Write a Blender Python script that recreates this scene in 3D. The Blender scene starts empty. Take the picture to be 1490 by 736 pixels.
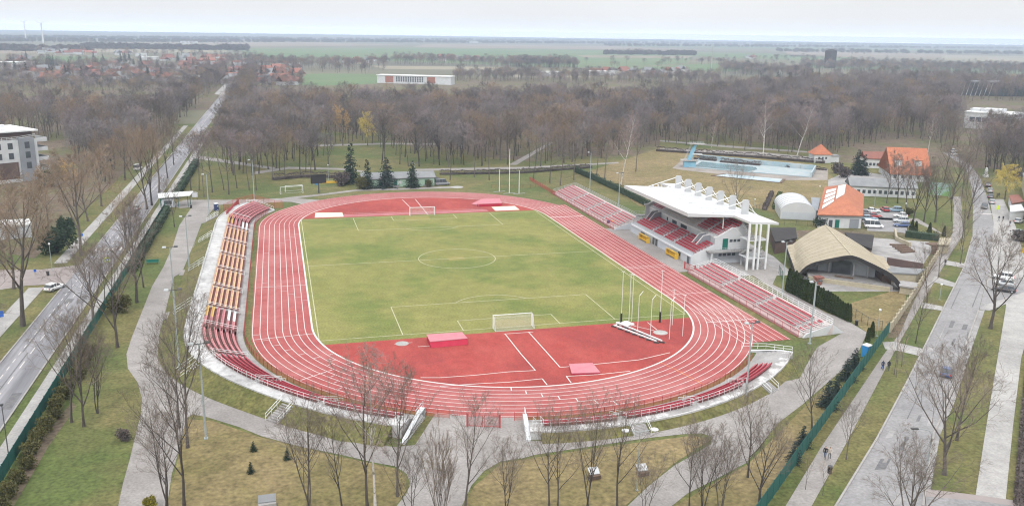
import bpy, bmesh, math, random
import numpy as np
from mathutils import Vector, Matrix
from mathutils.geometry import tessellate_polygon
R = math.radians
PI = math.pi
scene = bpy.context.scene
col = scene.collection

# ------------------------------------------------------------------ camera (solved from the pitch and the track)
F_PX, CAM = 1262.2187, Vector((-39.76731, -197.03661, 52.09081))
YAW, PIT, ROL = 0.26438, 0.24684, 0.01487
FWD = Vector((math.sin(YAW) * math.cos(PIT), math.cos(YAW) * math.cos(PIT), -math.sin(PIT)))
RT0 = Vector((math.cos(YAW), -math.sin(YAW), 0))
UP0 = RT0.cross(FWD)
RT = RT0 * math.cos(ROL) + UP0 * math.sin(ROL)
UPV = -RT0 * math.sin(ROL) + UP0 * math.cos(ROL)


def G(px, py, z=0.0):
    """survey: the point at height z seen at a place of the 1490 x 736 photograph"""
    d = FWD + RT * ((px - 745) / F_PX) + UPV * ((368 - py) / F_PX)
    return CAM + d * ((z - CAM.z) / d.z)


def hgt(px, py, pytop, z=0.0):
    """height of an upright thing with base (px, py) and its top at picture row pytop"""
    b = G(px, py, z)
    lo, hi = 0.0, 150.0
    for _ in range(40):
        m = (lo + hi) / 2
        d = b + Vector((0, 0, m)) - CAM
        y = 368 - F_PX * d.dot(UPV) / d.dot(FWD)
        if y > pytop:
            lo = m
        else:
            hi = m
    return lo


# ------------------------------------------------------------------ objects
ORG = {}


def tag(o, label=None, cat=None, group=None, kind=None):
    if label: o['label'] = label
    if cat: o['category'] = cat
    if group: o['group'] = group
    if kind: o['kind'] = kind
    return o


def thing(name, loc, label, cat, group=None, rz=None):
    o = bpy.data.objects.new(name, None)
    o.empty_display_size = 0.5
    col.objects.link(o)
    o.location = loc
    o.rotation_euler = (0, 0, rz or 0.0)
    ORG[o] = Vector(loc) if rz is None else Vector((0, 0, 0))   # with a turn given, the parts are built about the origin
    return tag(o, label, cat, group)


def kids(o):
    return [c for c in col.objects if c.parent == o]


def proto_tree(o):
    return (o, [proto_tree(c) for c in o.children])


def copy_tree(t, parent=None):
    c = t[0].copy()
    col.objects.link(c)
    c.parent = parent
    for k in t[1]:
        copy_tree(k, c)
    return c


class MB:
    def __init__(s):
        s.v, s.f, s.mi = [], [], []

    def add(s, vs, fs, mi=0):
        n = len(s.v)
        s.v.extend([tuple(v) for v in vs])
        for f in fs:
            s.f.append([i + n for i in f]); s.mi.append(mi)
        return s

    def hexa(s, p, mi=0):
        return s.add(p, [(3, 2, 1, 0), (4, 5, 6, 7), (0, 1, 5, 4), (1, 2, 6, 5), (2, 3, 7, 6), (3, 0, 4, 7)], mi)

    def box(s, a, b, mi=0):
        (x0, y0, z0), (x1, y1, z1) = a, b
        return s.hexa([(x0, y0, z0), (x1, y0, z0), (x1, y1, z0), (x0, y1, z0), (x0, y0, z1), (x1, y0, z1), (x1, y1, z1), (x0, y1, z1)], mi)

    def cbox(s, c, sz, rz=0.0, mi=0):
        """box standing on c, turned by rz"""
        ca, sa = math.cos(rz), math.sin(rz)
        p = []
        for z in (0, sz[2]):
            for x, y in ((-.5, -.5), (.5, -.5), (.5, .5), (-.5, .5)):
                x *= sz[0]; y *= sz[1]
                p.append((c[0] + x * ca - y * sa, c[1] + x * sa + y * ca, c[2] + z))
        return s.hexa(p, mi)

    def tube(s, a, b, r0, r1=None, n=6, caps=True, mi=0):
        a, b = Vector(a), Vector(b)
        r1 = r0 if r1 is None else r1
        d = (b - a)
        if d.length < 1e-6: return s
        d.normalize()
        u = d.orthogonal().normalized(); w = d.cross(u)
        vs = []
        for c, r in ((a, r0), (b, r1)):
            for i in range(n):
                t = 2 * PI * i / n
                vs.append(c + u * (r * math.cos(t)) + w * (r * math.sin(t)))
        fs = [(i, (i + 1) % n, n + (i + 1) % n, n + i) for i in range(n)]
        if caps: fs += [tuple(range(n))[::-1], tuple(range(n, 2 * n))]
        return s.add(vs, fs, mi)

    def line(s, pts, r, n=5, mi=0):
        for a, b in zip(pts[:-1], pts[1:]): s.tube(a, b, r, r, n, True, mi)
        return s

    def beam(s, a, b, w, h, mi=0):
        """rectangular bar from a to b, w wide, h tall (centred)"""
        a, b = Vector(a), Vector(b)
        d = (b - a).normalized()
        u = Vector((0, 0, 1)).cross(d)
        u = Vector((1, 0, 0)) if u.length < 1e-4 else u.normalized()
        k = d.cross(u)
        p = []
        for c in (a, b):
            p += [c - u * w / 2 - k * h / 2, c + u * w / 2 - k * h / 2, c + u * w / 2 + k * h / 2, c - u * w / 2 + k * h / 2]
        return s.add(p, [(3, 2, 1, 0), (4, 5, 6, 7), (0, 1, 5, 4), (1, 2, 6, 5), (2, 3, 7, 6), (3, 0, 4, 7)], mi)

    def sheet(s, poly, z=None, mi=0):
        pts = [Vector((p[0], p[1], (p[2] if len(p) > 2 else 0) if z is None else z)) for p in poly]
        tr = tessellate_polygon([pts])
        fs = []
        for t in tr:
            a, b, c = (pts[i] for i in t)
            fs.append(tuple(t) if (b - a).cross(c - a).z > 0 else tuple(t)[::-1])
        return s.add(pts, fs, mi)

    def prism(s, poly, z0, z1, mi=0, mtop=None):
        n = len(poly)
        area = sum(poly[i][0] * poly[(i + 1) % n][1] - poly[(i + 1) % n][0] * poly[i][1] for i in range(n))
        if area < 0: poly = poly[::-1]
        pts = [Vector((p[0], p[1], 0)) for p in poly]
        tr = [tuple(t) for t in tessellate_polygon([pts])]
        out = []
        for t in tr:
            a, b, c = (pts[i] for i in t)
            out.append(t if (b - a).cross(c - a).z > 0 else t[::-1])
        vs = [(p[0], p[1], z0) for p in poly] + [(p[0], p[1], z1) for p in poly]
        s.add(vs, [(i, (i + 1) % n, n + (i + 1) % n, n + i) for i in range(n)] + [t[::-1] for t in out], mi)
        return s.add(vs, [tuple(i + n for i in t) for t in out], mi if mtop is None else mtop)

    def slab(s, pts, th, mi=0):
        """a thick plate under a 3-D outline"""
        n = len(pts)
        vs = [tuple(p) for p in pts] + [(p[0], p[1], p[2] - th) for p in pts]
        fs = [tuple(range(n)), tuple(range(n, 2 * n))[::-1]] + [(i, n + i, n + (i + 1) % n, (i + 1) % n) for i in range(n)]
        return s.add(vs, fs, mi)

    def sphere(s, c, r, n=8, m=5, mi=0, sz=1.0):
        vs, fs = [], []
        for j in range(m + 1):
            t = PI * j / m
            for i in range(n):
                a = 2 * PI * i / n
                vs.append((c[0] + r * math.sin(t) * math.cos(a), c[1] + r * math.sin(t) * math.sin(a), c[2] + sz * r * math.cos(t)))
        for j in range(m):
            for i in range(n):
                fs.append((j * n + i, (j + 1) * n + i, (j + 1) * n + (i + 1) % n, j * n + (i + 1) % n))
        return s.add(vs, fs, mi)

    def loft(s, rings, mi=0, closed=True, caps=True):
        n = len(rings[0])
        vs = [p for r in rings for p in r]
        fs = []
        for k in range(len(rings) - 1):
            for i in range(n if closed else n - 1):
                j = (i + 1) % n
                fs.append((k * n + i, k * n + j, (k + 1) * n + j, (k + 1) * n + i))
        if caps and closed: fs += [tuple(range(n))[::-1], tuple(range((len(rings) - 1) * n, len(rings) * n))]
        return s.add(vs, fs, mi)

    def mesh(s, name, mats, off=Vector((0, 0, 0)), smooth=False):
        me = bpy.data.meshes.new(name)
        ox, oy, oz = off
        me.from_pydata([(x - ox, y - oy, z - oz) for x, y, z in s.v], [], s.f)
        if not isinstance(mats, (list, tuple)): mats = [mats]
        for m in mats: me.materials.append(m)
        if len(mats) > 1: me.polygons.foreach_set('material_index', s.mi)
        if smooth: me.polygons.foreach_set('use_smooth', [True] * len(s.f))
        me.update()
        return me

    def build(s, name, mats, parent=None, smooth=False, off=None):
        if off is None:
            off = ORG.get(parent, Vector((0, 0, 0))) if parent else Vector((0, 0, 0))
        o = bpy.data.objects.new(name, s.mesh(name, mats, off, smooth))
        col.objects.link(o)
        if parent: o.parent = parent
        ORG[o] = off
        return o


# ------------------------------------------------------------------ materials
def new_mat(name):
    m = bpy.data.materials.new(name)
    m.use_nodes = True
    nt = m.node_tree
    return m, nt, nt.nodes['Principled BSDF']


def mat(name, c1, c2=None, scale=1.0, rough=0.8, detail=5.0, lo=0.35, hi=0.65, metal=0.0, c3=None, scale3=None, f3=0.5,
        bump=0.0, bscale=None, stretch=None, lo3=0.45, hi3=0.6, spec=0.3, grain=0.0, gscale=6.0, rnd=0.0, blotch=0.0, bsc=.5):
    """colour c1..c2 by noise, an optional second noise layer towards c3, optional fine grain, bump and per-object variation"""
    m, nt, b = new_mat(name)
    N, L = nt.nodes.new, nt.links.new
    b.inputs['Roughness'].default_value = rough
    b.inputs['Metallic'].default_value = metal
    b.inputs['Specular IOR Level'].default_value = spec
    b.inputs['Base Color'].default_value = (*c1, 1)
    tc = N('ShaderNodeTexCoord')
    vec = tc.outputs['Object']
    if stretch:
        mp = N('ShaderNodeMapping'); mp.inputs['Scale'].default_value = stretch
        L(vec, mp.inputs['Vector']); vec = mp.outputs['Vector']
    out = None

    def layer(prev, ca, cb, sc, a, z, fac=1.0):
        nz = N('ShaderNodeTexNoise'); nz.inputs['Scale'].default_value = sc; nz.inputs['Detail'].default_value = detail
        nz.inputs['Roughness'].default_value = 0.6
        L(vec, nz.inputs['Vector'])
        mr = N('ShaderNodeMapRange'); mr.inputs['From Min'].default_value = a; mr.inputs['From Max'].default_value = z
        mr.inputs['To Max'].default_value = fac
        L(nz.outputs['Fac'], mr.inputs['Value'])
        mx = N('ShaderNodeMix'); mx.data_type = 'RGBA'
        L(mr.outputs['Result'], mx.inputs['Factor'])
        if prev is None: mx.inputs['A'].default_value = (*ca, 1)
        else: L(prev, mx.inputs['A'])
        mx.inputs['B'].default_value = (*cb, 1)
        return mx.outputs['Result']
    if c2: out = layer(None, c1, c2, scale, lo, hi)
    if c3:
        out = layer(out, c1, c3, scale3 or scale * 0.2, lo3, hi3, f3)
    for grain, gscale in ((grain, gscale), (blotch, bsc)):
        if not grain: continue
        nz = N('ShaderNodeTexNoise'); nz.inputs['Scale'].default_value = gscale; nz.inputs['Detail'].default_value = 3
        L(vec, nz.inputs['Vector'])
        mr = N('ShaderNodeMapRange'); mr.inputs['From Min'].default_value = 0.25; mr.inputs['From Max'].default_value = 0.75
        mr.inputs['To Min'].default_value = 1 - grain; mr.inputs['To Max'].default_value = 1 + grain
        L(nz.outputs['Fac'], mr.inputs['Value'])
        vm = N('ShaderNodeVectorMath'); vm.operation = 'SCALE'
        if out is None: vm.inputs[0].default_value = c1
        else: L(out, vm.inputs[0])
        L(mr.outputs['Result'], vm.inputs['Scale'])
        out = vm.outputs['Vector']
    if rnd:
        oi = N('ShaderNodeObjectInfo')
        mr = N('ShaderNodeMapRange'); mr.inputs['To Min'].default_value = 1 - rnd; mr.inputs['To Max'].default_value = 1 + rnd
        L(oi.outputs['Random'], mr.inputs['Value'])
        vm = N('ShaderNodeVectorMath'); vm.operation = 'SCALE'
        if out is None: vm.inputs[0].default_value = c1
        else: L(out, vm.inputs[0])
        L(mr.outputs['Result'], vm.inputs['Scale'])
        out = vm.outputs['Vector']
    if out is not None: L(out, b.inputs['Base Color'])
    if bump:
        nz = N('ShaderNodeTexNoise'); nz.inputs['Scale'].default_value = bscale or scale * 4; nz.inputs['Detail'].default_value = 4
        L(vec, nz.inputs['Vector'])
        bp = N('ShaderNodeBump'); bp.inputs['Strength'].default_value = bump; bp.inputs['Distance'].default_value = 0.05
        L(nz.outputs['Fac'], bp.inputs['Height']); L(bp.outputs['Normal'], b.inputs['Normal'])
    return m


M = {}
M['grass'] = mat('park_grass', (.104, .104, .036), (.148, .132, .053), .13, .95, c3=(.070, .098, .026), scale3=.035, f3=.9, grain=.42, gscale=1.9, bump=.6, bscale=2.5, blotch=.22, bsc=.4)
M['bank'] = mat('bank_grass', (.080, .095, .027), (.13, .122, .043), .2, .95, c3=(.14, .115, .056), scale3=.06, f3=.6, grain=.42, gscale=2.0, bump=.6, bscale=2.5, blotch=.22, bsc=.5)
M['lawn_gold'] = mat('dry_lawn', (.185, .148, .070), (.14, .122, .049), .12, .95, c3=(.22, .168, .09), scale3=.04, f3=.7, grain=.42, gscale=1.7, bump=.6, bscale=2.5, blotch=.25, bsc=.45)
M['litter'] = mat('leaf_litter', (.112, .085, .064), (.135, .105, .076), .15, .95, c3=(.098, .102, .040), scale3=.03, f3=.9, grain=.45, gscale=1.4, bump=.4, bscale=2, blotch=.25, bsc=.3)
M['pitch'] = mat('pitch_grass', (.166, .172, .048), (.20, .195, .062), .075, .95, c3=(.112, .145, .034), scale3=.05, f3=.9, grain=.28, gscale=2.6, bump=.4, bscale=4, blotch=.14, bsc=.35)
M['track'] = mat('track_rubber', (.28, .060, .060), (.315, .082, .080), .35, .85, c3=(.35, .13, .125), scale3=.05, f3=.75, grain=.15, gscale=5, blotch=.12, bsc=.6)
M['dzone'] = mat('red_rubber', (.285, .042, .036), (.325, .060, .050), .22, .85, c3=(.235, .036, .033), scale3=.07, f3=.9, grain=.2, gscale=4, stretch=(1, .6, 1), blotch=.12, bsc=.8)
M['runway'] = mat('runway_rubber', (.33, .10, .11), (.38, .15, .16), .3, .85, grain=.05)
M['paint'] = mat('white_paint', (.58, .55, .54), (.45, .42, .42), .8, .7, lo=.45, hi=.8)
M['paint_faint'] = mat('chalk_line', (.44, .44, .32), (.29, .28, .15), .7, .9, lo=.4, hi=.75)
M['paint_orange'] = mat('orange_paint', (.55, .22, .08), (.45, .12, .08), .9, .8)
M['paving'] = mat('block_paving', (.245, .232, .225), (.295, .28, .272), .25, .9, c3=(.195, .183, .177), scale3=.07, f3=.6, grain=.2, gscale=3, blotch=.08, bsc=.6)
M['asphalt'] = mat('worn_asphalt', (.17, .172, .19), (.215, .217, .235), .6, .9, c3=(.31, .31, .33), scale3=.25, f3=.7, grain=.16, gscale=2.2, stretch=(1, .06, 1), blotch=.1, bsc=.8)
M['asphalt_r'] = mat('patched_asphalt', (.205, .203, .21), (.25, .247, .253), .3, .9, c3=(.30, .297, .30), scale3=.06, f3=.5, grain=.2, gscale=2.2, blotch=.08, bsc=.5)
M['kerb'] = mat('kerb_stone', (.34, .33, .32), (.27, .26, .25), .6, .9)
M['walk'] = mat('light_paving', (.31, .305, .30), (.365, .36, .352), .3, .9, c3=(.24, .235, .23), scale3=.08, f3=.6, grain=.16, gscale=3, blotch=.1, bsc=.7)
M['redpave'] = mat('red_paving', (.25, .22, .215), (.29, .258, .25), .5, .9)
M['concrete'] = mat('grey_concrete', (.27, .265, .265), (.34, .335, .335), .5, .9, c3=(.20, .19, .19), scale3=.2, f3=.6, grain=.12, gscale=3)
M['worn_white'] = mat('worn_white_concrete', (.48, .485, .49), (.32, .32, .325), .22, .85, lo=.42, hi=.70, c3=(.20, .20, .20), scale3=.9, f3=.7, lo3=.5, hi3=.7, grain=.14, gscale=4)
M['tread'] = mat('dark_tread', (.13, .045, .045), (.17, .07, .065), .8, .85)
M['tread_grey'] = mat('pale_tread', (.52, .46, .455), (.44, .38, .375), .8, .85)
M['pylon'] = mat('pylon_sheet', (.47, .485, .50), (.43, .445, .46), .6, .5)
M['white_steel'] = mat('white_steel', (.72, .74, .75), (.6, .62, .63), .5, .5)
M['galv'] = mat('galvanised_steel', (.42, .45, .46), (.36, .39, .40), 1, .5, metal=.3)
M['lamp_steel'] = mat('lamp_pole_steel', (.36, .41, .43), (.31, .36, .37), 1, .5, metal=.2)
M['dark_steel'] = mat('dark_steel', (.05, .055, .06), (.07, .07, .075), 1, .5)
M['black'] = mat('black_plastic', (.02, .02, .022), None, 1, .6)
M['glass'] = mat('dark_glass', (.05, .06, .07), (.08, .095, .11), .6, .12, spec=.6)
M['white_wall'] = mat('white_render', (.56, .58, .60), (.48, .50, .52), .4, .85, grain=.05)
M['grey_wall'] = mat('pale_grey_render', (.46, .49, .53), (.41, .44, .48), .3, .85, grain=.05)
M['mid_grey'] = mat('grey_render', (.26, .28, .31), (.22, .24, .27), .3, .85)
M['roof_white'] = mat('white_roof_sheet', (.52, .53, .545), (.47, .485, .50), .15, .5, grain=.03)
M['red_seat'] = mat('red_seat_plastic', (.41, .050, .075), (.35, .055, .075), 2.2, .5, rnd=.10)
M['pink_seat'] = mat('faded_red_seat', (.46, .125, .145), (.38, .075, .095), 1.7, .6, rnd=.08)
M['fresh_seat'] = mat('sunbleached_pink_seat', (.52, .24, .25), (.45, .165, .185), 1.4, .6, rnd=.08)
M['peach_seat'] = mat('peach_seat', (.64, .46, .24), (.56, .31, .25), 1.1, .6, lo=.42, hi=.58, detail=2, rnd=.08)
M['yellow_seat'] = mat('yellow_seat', (.58, .38, .12), (.52, .33, .10), 1.2, .6)
M['white_seat'] = mat('white_seat', (.68, .72, .74), (.58, .62, .64), 1.2, .6)
M['beige_seat'] = mat('beige_seat', (.46, .43, .40), (.38, .35, .33), 1.2, .6)
M['red_mesh'] = mat('red_fence_steel', (.44, .05, .06), (.36, .06, .06), 1.2, .6)
M['orange_net'] = mat('orange_fence_mesh', (.52, .13, .07), (.45, .10, .07), 1.2, .7)
M['green_panel'] = mat('green_fence_panel', (.012, .085, .075), (.02, .11, .095), .5, .6, rnd=.1)
M['mat_pink'] = mat('pink_mat_cover', (.47, .15, .19), (.44, .19, .22), .8, .6)
M['mat_red'] = mat('crimson_mat_side', (.42, .015, .05), (.36, .012, .04), .8, .6)
M['sand'] = mat('cream_sand_cover', (.66, .58, .48), (.60, .52, .43), .8, .9)
M['net'] = mat('white_net', (.7, .72, .72), None, 1, .8)
M['blue'] = mat('blue_plastic', (.02, .19, .45), (.03, .22, .50), 1, .5)
M['navy'] = mat('navy_plastic', (.03, .055, .15), None, 1, .5)
M['yellow'] = mat('yellow_plastic', (.66, .42, .05), (.60, .37, .05), 1, .5)
M['orange_tile'] = mat('orange_roof_tiles', (.40, .155, .085), (.33, .12, .07), .5, .8, grain=.2, gscale=3)
M['brown_tile'] = mat('brown_roof_tiles', (.24, .10, .075), (.19, .085, .07), .5, .8, grain=.2, gscale=3)
M['grey_roof'] = mat('grey_roof_felt', (.18, .19, .20), (.23, .24, .25), .4, .85)
M['tan_roof'] = mat('tan_roof_felt', (.335, .30, .225), (.375, .335, .26), .25, .9, c3=(.28, .245, .18), scale3=.5, f3=.5, grain=.09, gscale=2)
M['tar'] = mat('black_tar', (.022, .021, .023), (.035, .032, .032), .5, .8)
M['brick'] = mat('dark_brick', (.10, .07, .065), (.13, .09, .08), .3, .9)
M['cream'] = mat('cream_render', (.40, .36, .27), (.34, .305, .23), .4, .9, grain=.1, gscale=2)
M['pool_blue'] = mat('pool_paint', (.25, .36, .42), (.33, .42, .46), .35, .7, c3=(.42, .46, .48), scale3=.15, f3=.8)
M['pool_white'] = mat('peeling_pool_floor', (.36, .39, .40), (.27, .35, .38), .3, .8)
M['water'] = mat('dull_water', (.13, .23, .27), (.18, .30, .34), .2, .15, spec=.6)
M['mint'] = mat('mint_render', (.36, .50, .40), (.30, .44, .35), .5, .85)
M['teal'] = mat('teal_paint', (.01, .13, .10), None, 1, .5)
M['wood'] = mat('weathered_wood', (.15, .10, .075), (.11, .08, .06), 1.5, .85)
M['bark'] = mat('grey_brown_bark', (.085, .073, .066), (.125, .11, .10), 1.5, .95, rnd=.25)
M['bark_dark'] = mat('dark_bark', (.055, .047, .043), (.088, .076, .069), 1.5, .95, rnd=.25)
M['bark_birch'] = mat('birch_bark', (.50, .48, .46), (.15, .14, .135), 2.2, .9, lo=.5, hi=.64)
M['twig'] = mat('grey_twigs', (.150, .136, .138), (.20, .18, .182), .4, .95, rnd=.3)
M['twig_warm'] = mat('warm_brown_twigs', (.225, .17, .125), (.27, .205, .15), .4, .95, rnd=.25)
M['twig_dark'] = mat('dark_twigs', (.088, .081, .086), (.118, .108, .112), .4, .95, rnd=.25)
M['twig_yellow'] = mat('yellow_willow_twigs', (.46, .37, .10), (.54, .44, .13), .6, .95, rnd=.1)
M['twig_gold'] = mat('golden_twigs', (.44, .28, .12), (.48, .33, .15), .6, .95, rnd=.1)
M['twig_birch'] = mat('pale_birch_twigs', (.22, .17, .16), (.27, .205, .19), .6, .95, rnd=.15)
M['twig_near'] = mat('near_twigs', (.15, .122, .102), (.19, .158, .135), .5, .95, rnd=.18)
M['twig_mauve'] = mat('mauve_twigs', (.19, .158, .162), (.23, .192, .195), .4, .95, rnd=.3)
M['town_tile'] = mat('weathered_tiles', (.27, .12, .09), (.22, .10, .08), .5, .85, rnd=.3)
M['worn_grey'] = mat('worn_grey_concrete', (.25, .245, .245), (.34, .335, .335), .3, .9, c3=(.54, .545, .55), scale3=.5, f3=.9, lo3=.48, hi3=.6, grain=.14, gscale=4)
M['patch_dark'] = mat('dark_asphalt_patch', (.13, .13, .138), (.16, .16, .168), .5, .9, grain=.2, gscale=2)
M['deck'] = mat('pool_deck_slabs', (.25, .225, .205), (.30, .275, .255), .3, .9, c3=(.18, .16, .145), scale3=.1, f3=.7, grain=.15, gscale=2)
M['moss'] = mat('mossy_leaves', (.16, .145, .015), (.22, .19, .02), 1.1, .95)
M['tower_brick'] = mat('sooty_brick', (.045, .036, .036), (.06, .05, .05), .3, .9)
M['tower_blue'] = mat('diving_tower_paint', (.16, .36, .50), (.24, .44, .55), .5, .7)
M['needle'] = mat('spruce_needles', (.014, .030, .020), (.026, .048, .026), 1.1, .95, rnd=.2)
M['needle_blue'] = mat('blue_spruce_needles', (.022, .038, .034), (.034, .052, .044), 1.1, .95, rnd=.2)
M['thuja'] = mat('thuja_leaves', (.030, .052, .014), (.052, .074, .022), 1.3, .95, rnd=.2)
M['hedge'] = mat('hedge_leaves', (.022, .045, .026), (.038, .062, .034), 1.1, .95, rnd=.15)
M['shrub'] = mat('olive_shrub_leaves', (.062, .064, .020), (.095, .088, .032), 1.1, .95, rnd=.2)
M['brownhedge'] = mat('dark_bare_hedge', (.085, .070, .066), (.12, .10, .095), .8, .95)
M['tyre'] = mat('tyre_rubber', (.02, .02, .02), None, 1, .8)
M['skin'] = mat('skin', (.45, .28, .21), None, 1, .6)
M['amber'] = mat('red_lens', (.5, .02, .02), None, 1, .3)
M['lens'] = mat('clear_lens', (.7, .72, .74), None, 1, .2)
M['sign_yellow'] = mat('fluorescent_sign', (.62, .78, .05), None, 1, .5)
M['sign_blue'] = mat('blue_sign', (.02, .12, .50), None, 1, .5)
M['field_green'] = mat('winter_wheat', (.082, .138, .058), (.10, .16, .07), .01, .95, c3=(.13, .15, .08), scale3=.003, f3=.6)
M['field_brown'] = mat('ploughed_soil', (.20, .16, .125), (.24, .20, .155), .01, .95, c3=(.16, .15, .10), scale3=.003, f3=.6)
M['field_tan'] = mat('stubble_field', (.27, .235, .18), (.22, .20, .145), .01, .95, c3=(.17, .17, .10), scale3=.003, f3=.6)
M['far_ground'] = mat('far_plain', (.125, .125, .075), (.15, .14, .10), .004, .95, c3=(.10, .095, .075), scale3=.0011, f3=.9, detail=8)
SKY_HOR, SKY_ZEN, SKY_TINT, HAZE, EXPO = 5.0, 21.0, (1.012, 1.0, .99), 1.9e-4, 0.14
# ------------------------------------------------------------------ the setting: ground, paths, roads
def struct(name, mb, m, label=None):
    o = mb.build(name, m)
    o['kind'] = 'structure'
    return o


def area(name, px, z, m):
    return struct(name, MB().sheet([G(*q) for q in px], z), m)


def ring_ground():
    b = MB()
    n = 96
    rs = [0, 300, 900, 2500, 7000, 15500]
    vs = [(60, 300, -.06)]
    for r in rs[1:]:
        for i in range(n):
            a = 2 * PI * i / n
            vs.append((60 + r * math.cos(a), 300 + r * math.sin(a), -.06))
    fs = [(0, 1 + i, 1 + (i + 1) % n) for i in range(n)]
    for k in range(len(rs) - 2):
        for i in range(n):
            j = (i + 1) % n
            fs.append((1 + k * n + i, 1 + (k + 1) * n + i, 1 + (k + 1) * n + j, 1 + k * n + j))
    return b.add(vs, fs)


struct('ground', ring_ground(), M['far_ground'])
struct('lawn', MB().sheet([(-420, -260), (500, -260), (560, 330), (-420, 330)], -.02), M['grass'])
# leaf litter under the wood behind the stadium, left of the left road and around the pool
struct('forest_floor', MB().sheet([(-60, 185), (40, 150), (110, 160), (200, 128), (330, 60), (900, 420), (760, 900), (-330, 800), (-600, 420), (-420, 150), (-140, 60), (-96, 20), (-96, 190), (-100, 420), (-64, 420), (-62, 195)], 0.0), M['litter'])
area('dry_lawn', [(271, 609), (310, 612), (380, 636), (495, 664), (575, 681), (592, 692), (590, 717), (574, 736), (520, 850), (235, 850), (243, 736), (262, 654)], .005, M['lawn_gold'])
area('dry_lawn', [(690, 707), (730, 673), (861, 652), (1010, 633), (1033, 640), (979, 675), (911, 734), (840, 850), (640, 850), (674, 736)], .005, M['lawn_gold'])
area('dry_lawn', [(979, 738), (1043, 699), (1088, 675), (1200, 562), (1240, 560), (1120, 730), (1040, 850), (900, 850)], .005, M['lawn_gold'])
area('dry_lawn', [(800, 268), (960, 215), (1180, 238), (1250, 280), (1190, 300), (1150, 312), (1060, 296), (930, 300), (860, 250)], .006, M['lawn_gold'])
area('dirt_bank', [(1130, 336), (1300, 332), (1352, 350), (1350, 372), (1300, 366), (1266, 350), (1130, 348)], .012, M['litter'])
area('dry_lawn', [(1240, 440), (1318, 418), (1318, 440), (1296, 478), (1262, 484), (1222, 452)], .009, M['lawn_gold'])
area('leaf_strip', [(1290, 492), (1318, 440), (1372, 356), (1386, 352), (1340, 436), (1308, 490)], .012, M['litter'])
area('leaf_strip', [(0, 730), (66, 628), (105, 585), (112, 590), (70, 650), (20, 736)], .012, M['litter'])
# verges beside the right road
area('verge', [(1186, 736), (1240, 638), (1308, 505), (1326, 470), (1372, 372), (1388, 372), (1352, 446), (1338, 486), (1275, 615), (1212, 736), (1150, 850), (1120, 850)], .012, M['grass'])

# paths (block paving)
for k_, px in enumerate((
        [(278, 602), (303, 607), (348, 621), (380, 634), (439, 650), (495, 661), (547, 673), (575, 678), (592, 689), (640, 660), (604, 647), (575, 650), (533, 645), (495, 642), (455, 630), (415, 616), (380, 604), (313, 579), (270, 562)],
        [(592, 689), (597, 703), (592, 717), (577, 736), (520, 850), (640, 850), (672, 736), (686, 706), (704, 685), (728, 671), (760, 666), (772, 641), (768, 604), (680, 602), (633, 602), (604, 647), (600, 665)],
        [(758, 667), (780, 661), (861, 649), (941, 637), (997, 631), (1021, 630), (1060, 622), (1120, 600), (1141, 555), (1120, 573), (1082, 589), (1038, 605), (945, 623), (901, 629), (812, 641), (770, 641)],
        [(1021, 630), (1035, 635), (1035, 645), (1013, 659), (981, 677), (941, 709), (913, 736), (820, 850), (890, 850), (977, 736), (1001, 717), (1041, 697), (1086, 673), (1122, 628), (1128, 590), (1060, 615)],
        [(1118, 632), (1135, 613), (1168, 588), (1201, 559), (1230, 534), (1250, 510), (1262, 484), (1230, 465), (1218, 476), (1226, 484), (1189, 505), (1174, 530), (1164, 550), (1141, 555), (1115, 582)],
        [(1240, 473), (1230, 465), (1202, 455), (1166, 435), (1143, 423), (1124, 414), (1133, 395), (1110, 380), (1060, 380), (1100, 404), (1140, 430), (1175, 455), (1208, 469), (1226, 484)])):
    area('path', px, .02 + .0012 * k_, M['paving'])
area('lawn', [(300, 246), (340, 264), (400, 258), (520, 257), (640, 252), (760, 250), (765, 234), (640, 222), (560, 205), (470, 188), (375, 200), (340, 225)], .012, M['grass'])
area('lawn', [(960, 213), (1090, 218), (1205, 230), (1205, 222), (1090, 206), (960, 203)], .012, M['grass'])
area('path', [(312, 292), (282, 297), (261, 328), (251, 359), (238, 388), (221, 417), (206, 455), (192, 490), (184, 515), (186, 536), (200, 556), (207, 581), (205, 602), (198, 630), (188, 671), (179, 703), (172, 736),
              (150, 850), (215, 850), (243, 736), (250, 689), (261, 654), (271, 609), (279, 603), (281, 568), (262, 558), (240, 540), (231, 515), (231, 490), (238, 464), (253, 403), (265, 396), (282, 355), (294, 323), (314, 300)], .024, M['paving'])
area('path', [(248, 299), (268, 291), (330, 291), (380, 290), (411, 288.5), (421, 287), (461, 283), (518, 276), (580, 274), (664, 271), (664, 273.5), (580, 276.4), (518, 278.3), (461, 285.5), (431, 289), (466, 291), (440, 297.5), (424, 294), (411, 293.7), (380, 296), (345, 296), (300, 300), (262, 303)], .028, M['paving'])
for px in ([(284, 352), (303, 350), (300, 356), (281, 360)], [(264, 393), (289, 392), (287, 398), (260, 401)], [(240, 455), (268, 449), (266, 459), (236, 466)], [(293, 318), (308, 315), (305, 322), (292, 326)]):
    area('path', px, .032, M['paving'])
struct('apron', MB().sheet([(46.9, 24), (52.6, 24), (52.6, -22.6), (46.9, -22.6)], .026), M['paving'])
struct('yard', MB().sheet([(52.7, 26), (52.7, -19), (54, -27.5), (72, -30.5), (76.5, -14), (80, 22), (62, 30), (57, 90), (60.5, 92), (63, 30)], .023), M['concrete'])
struct('path', MB().sheet([(56.2, 80), (60.4, 80), (61.5, 30), (56.4, 30)], .027), M['paving'])
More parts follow.
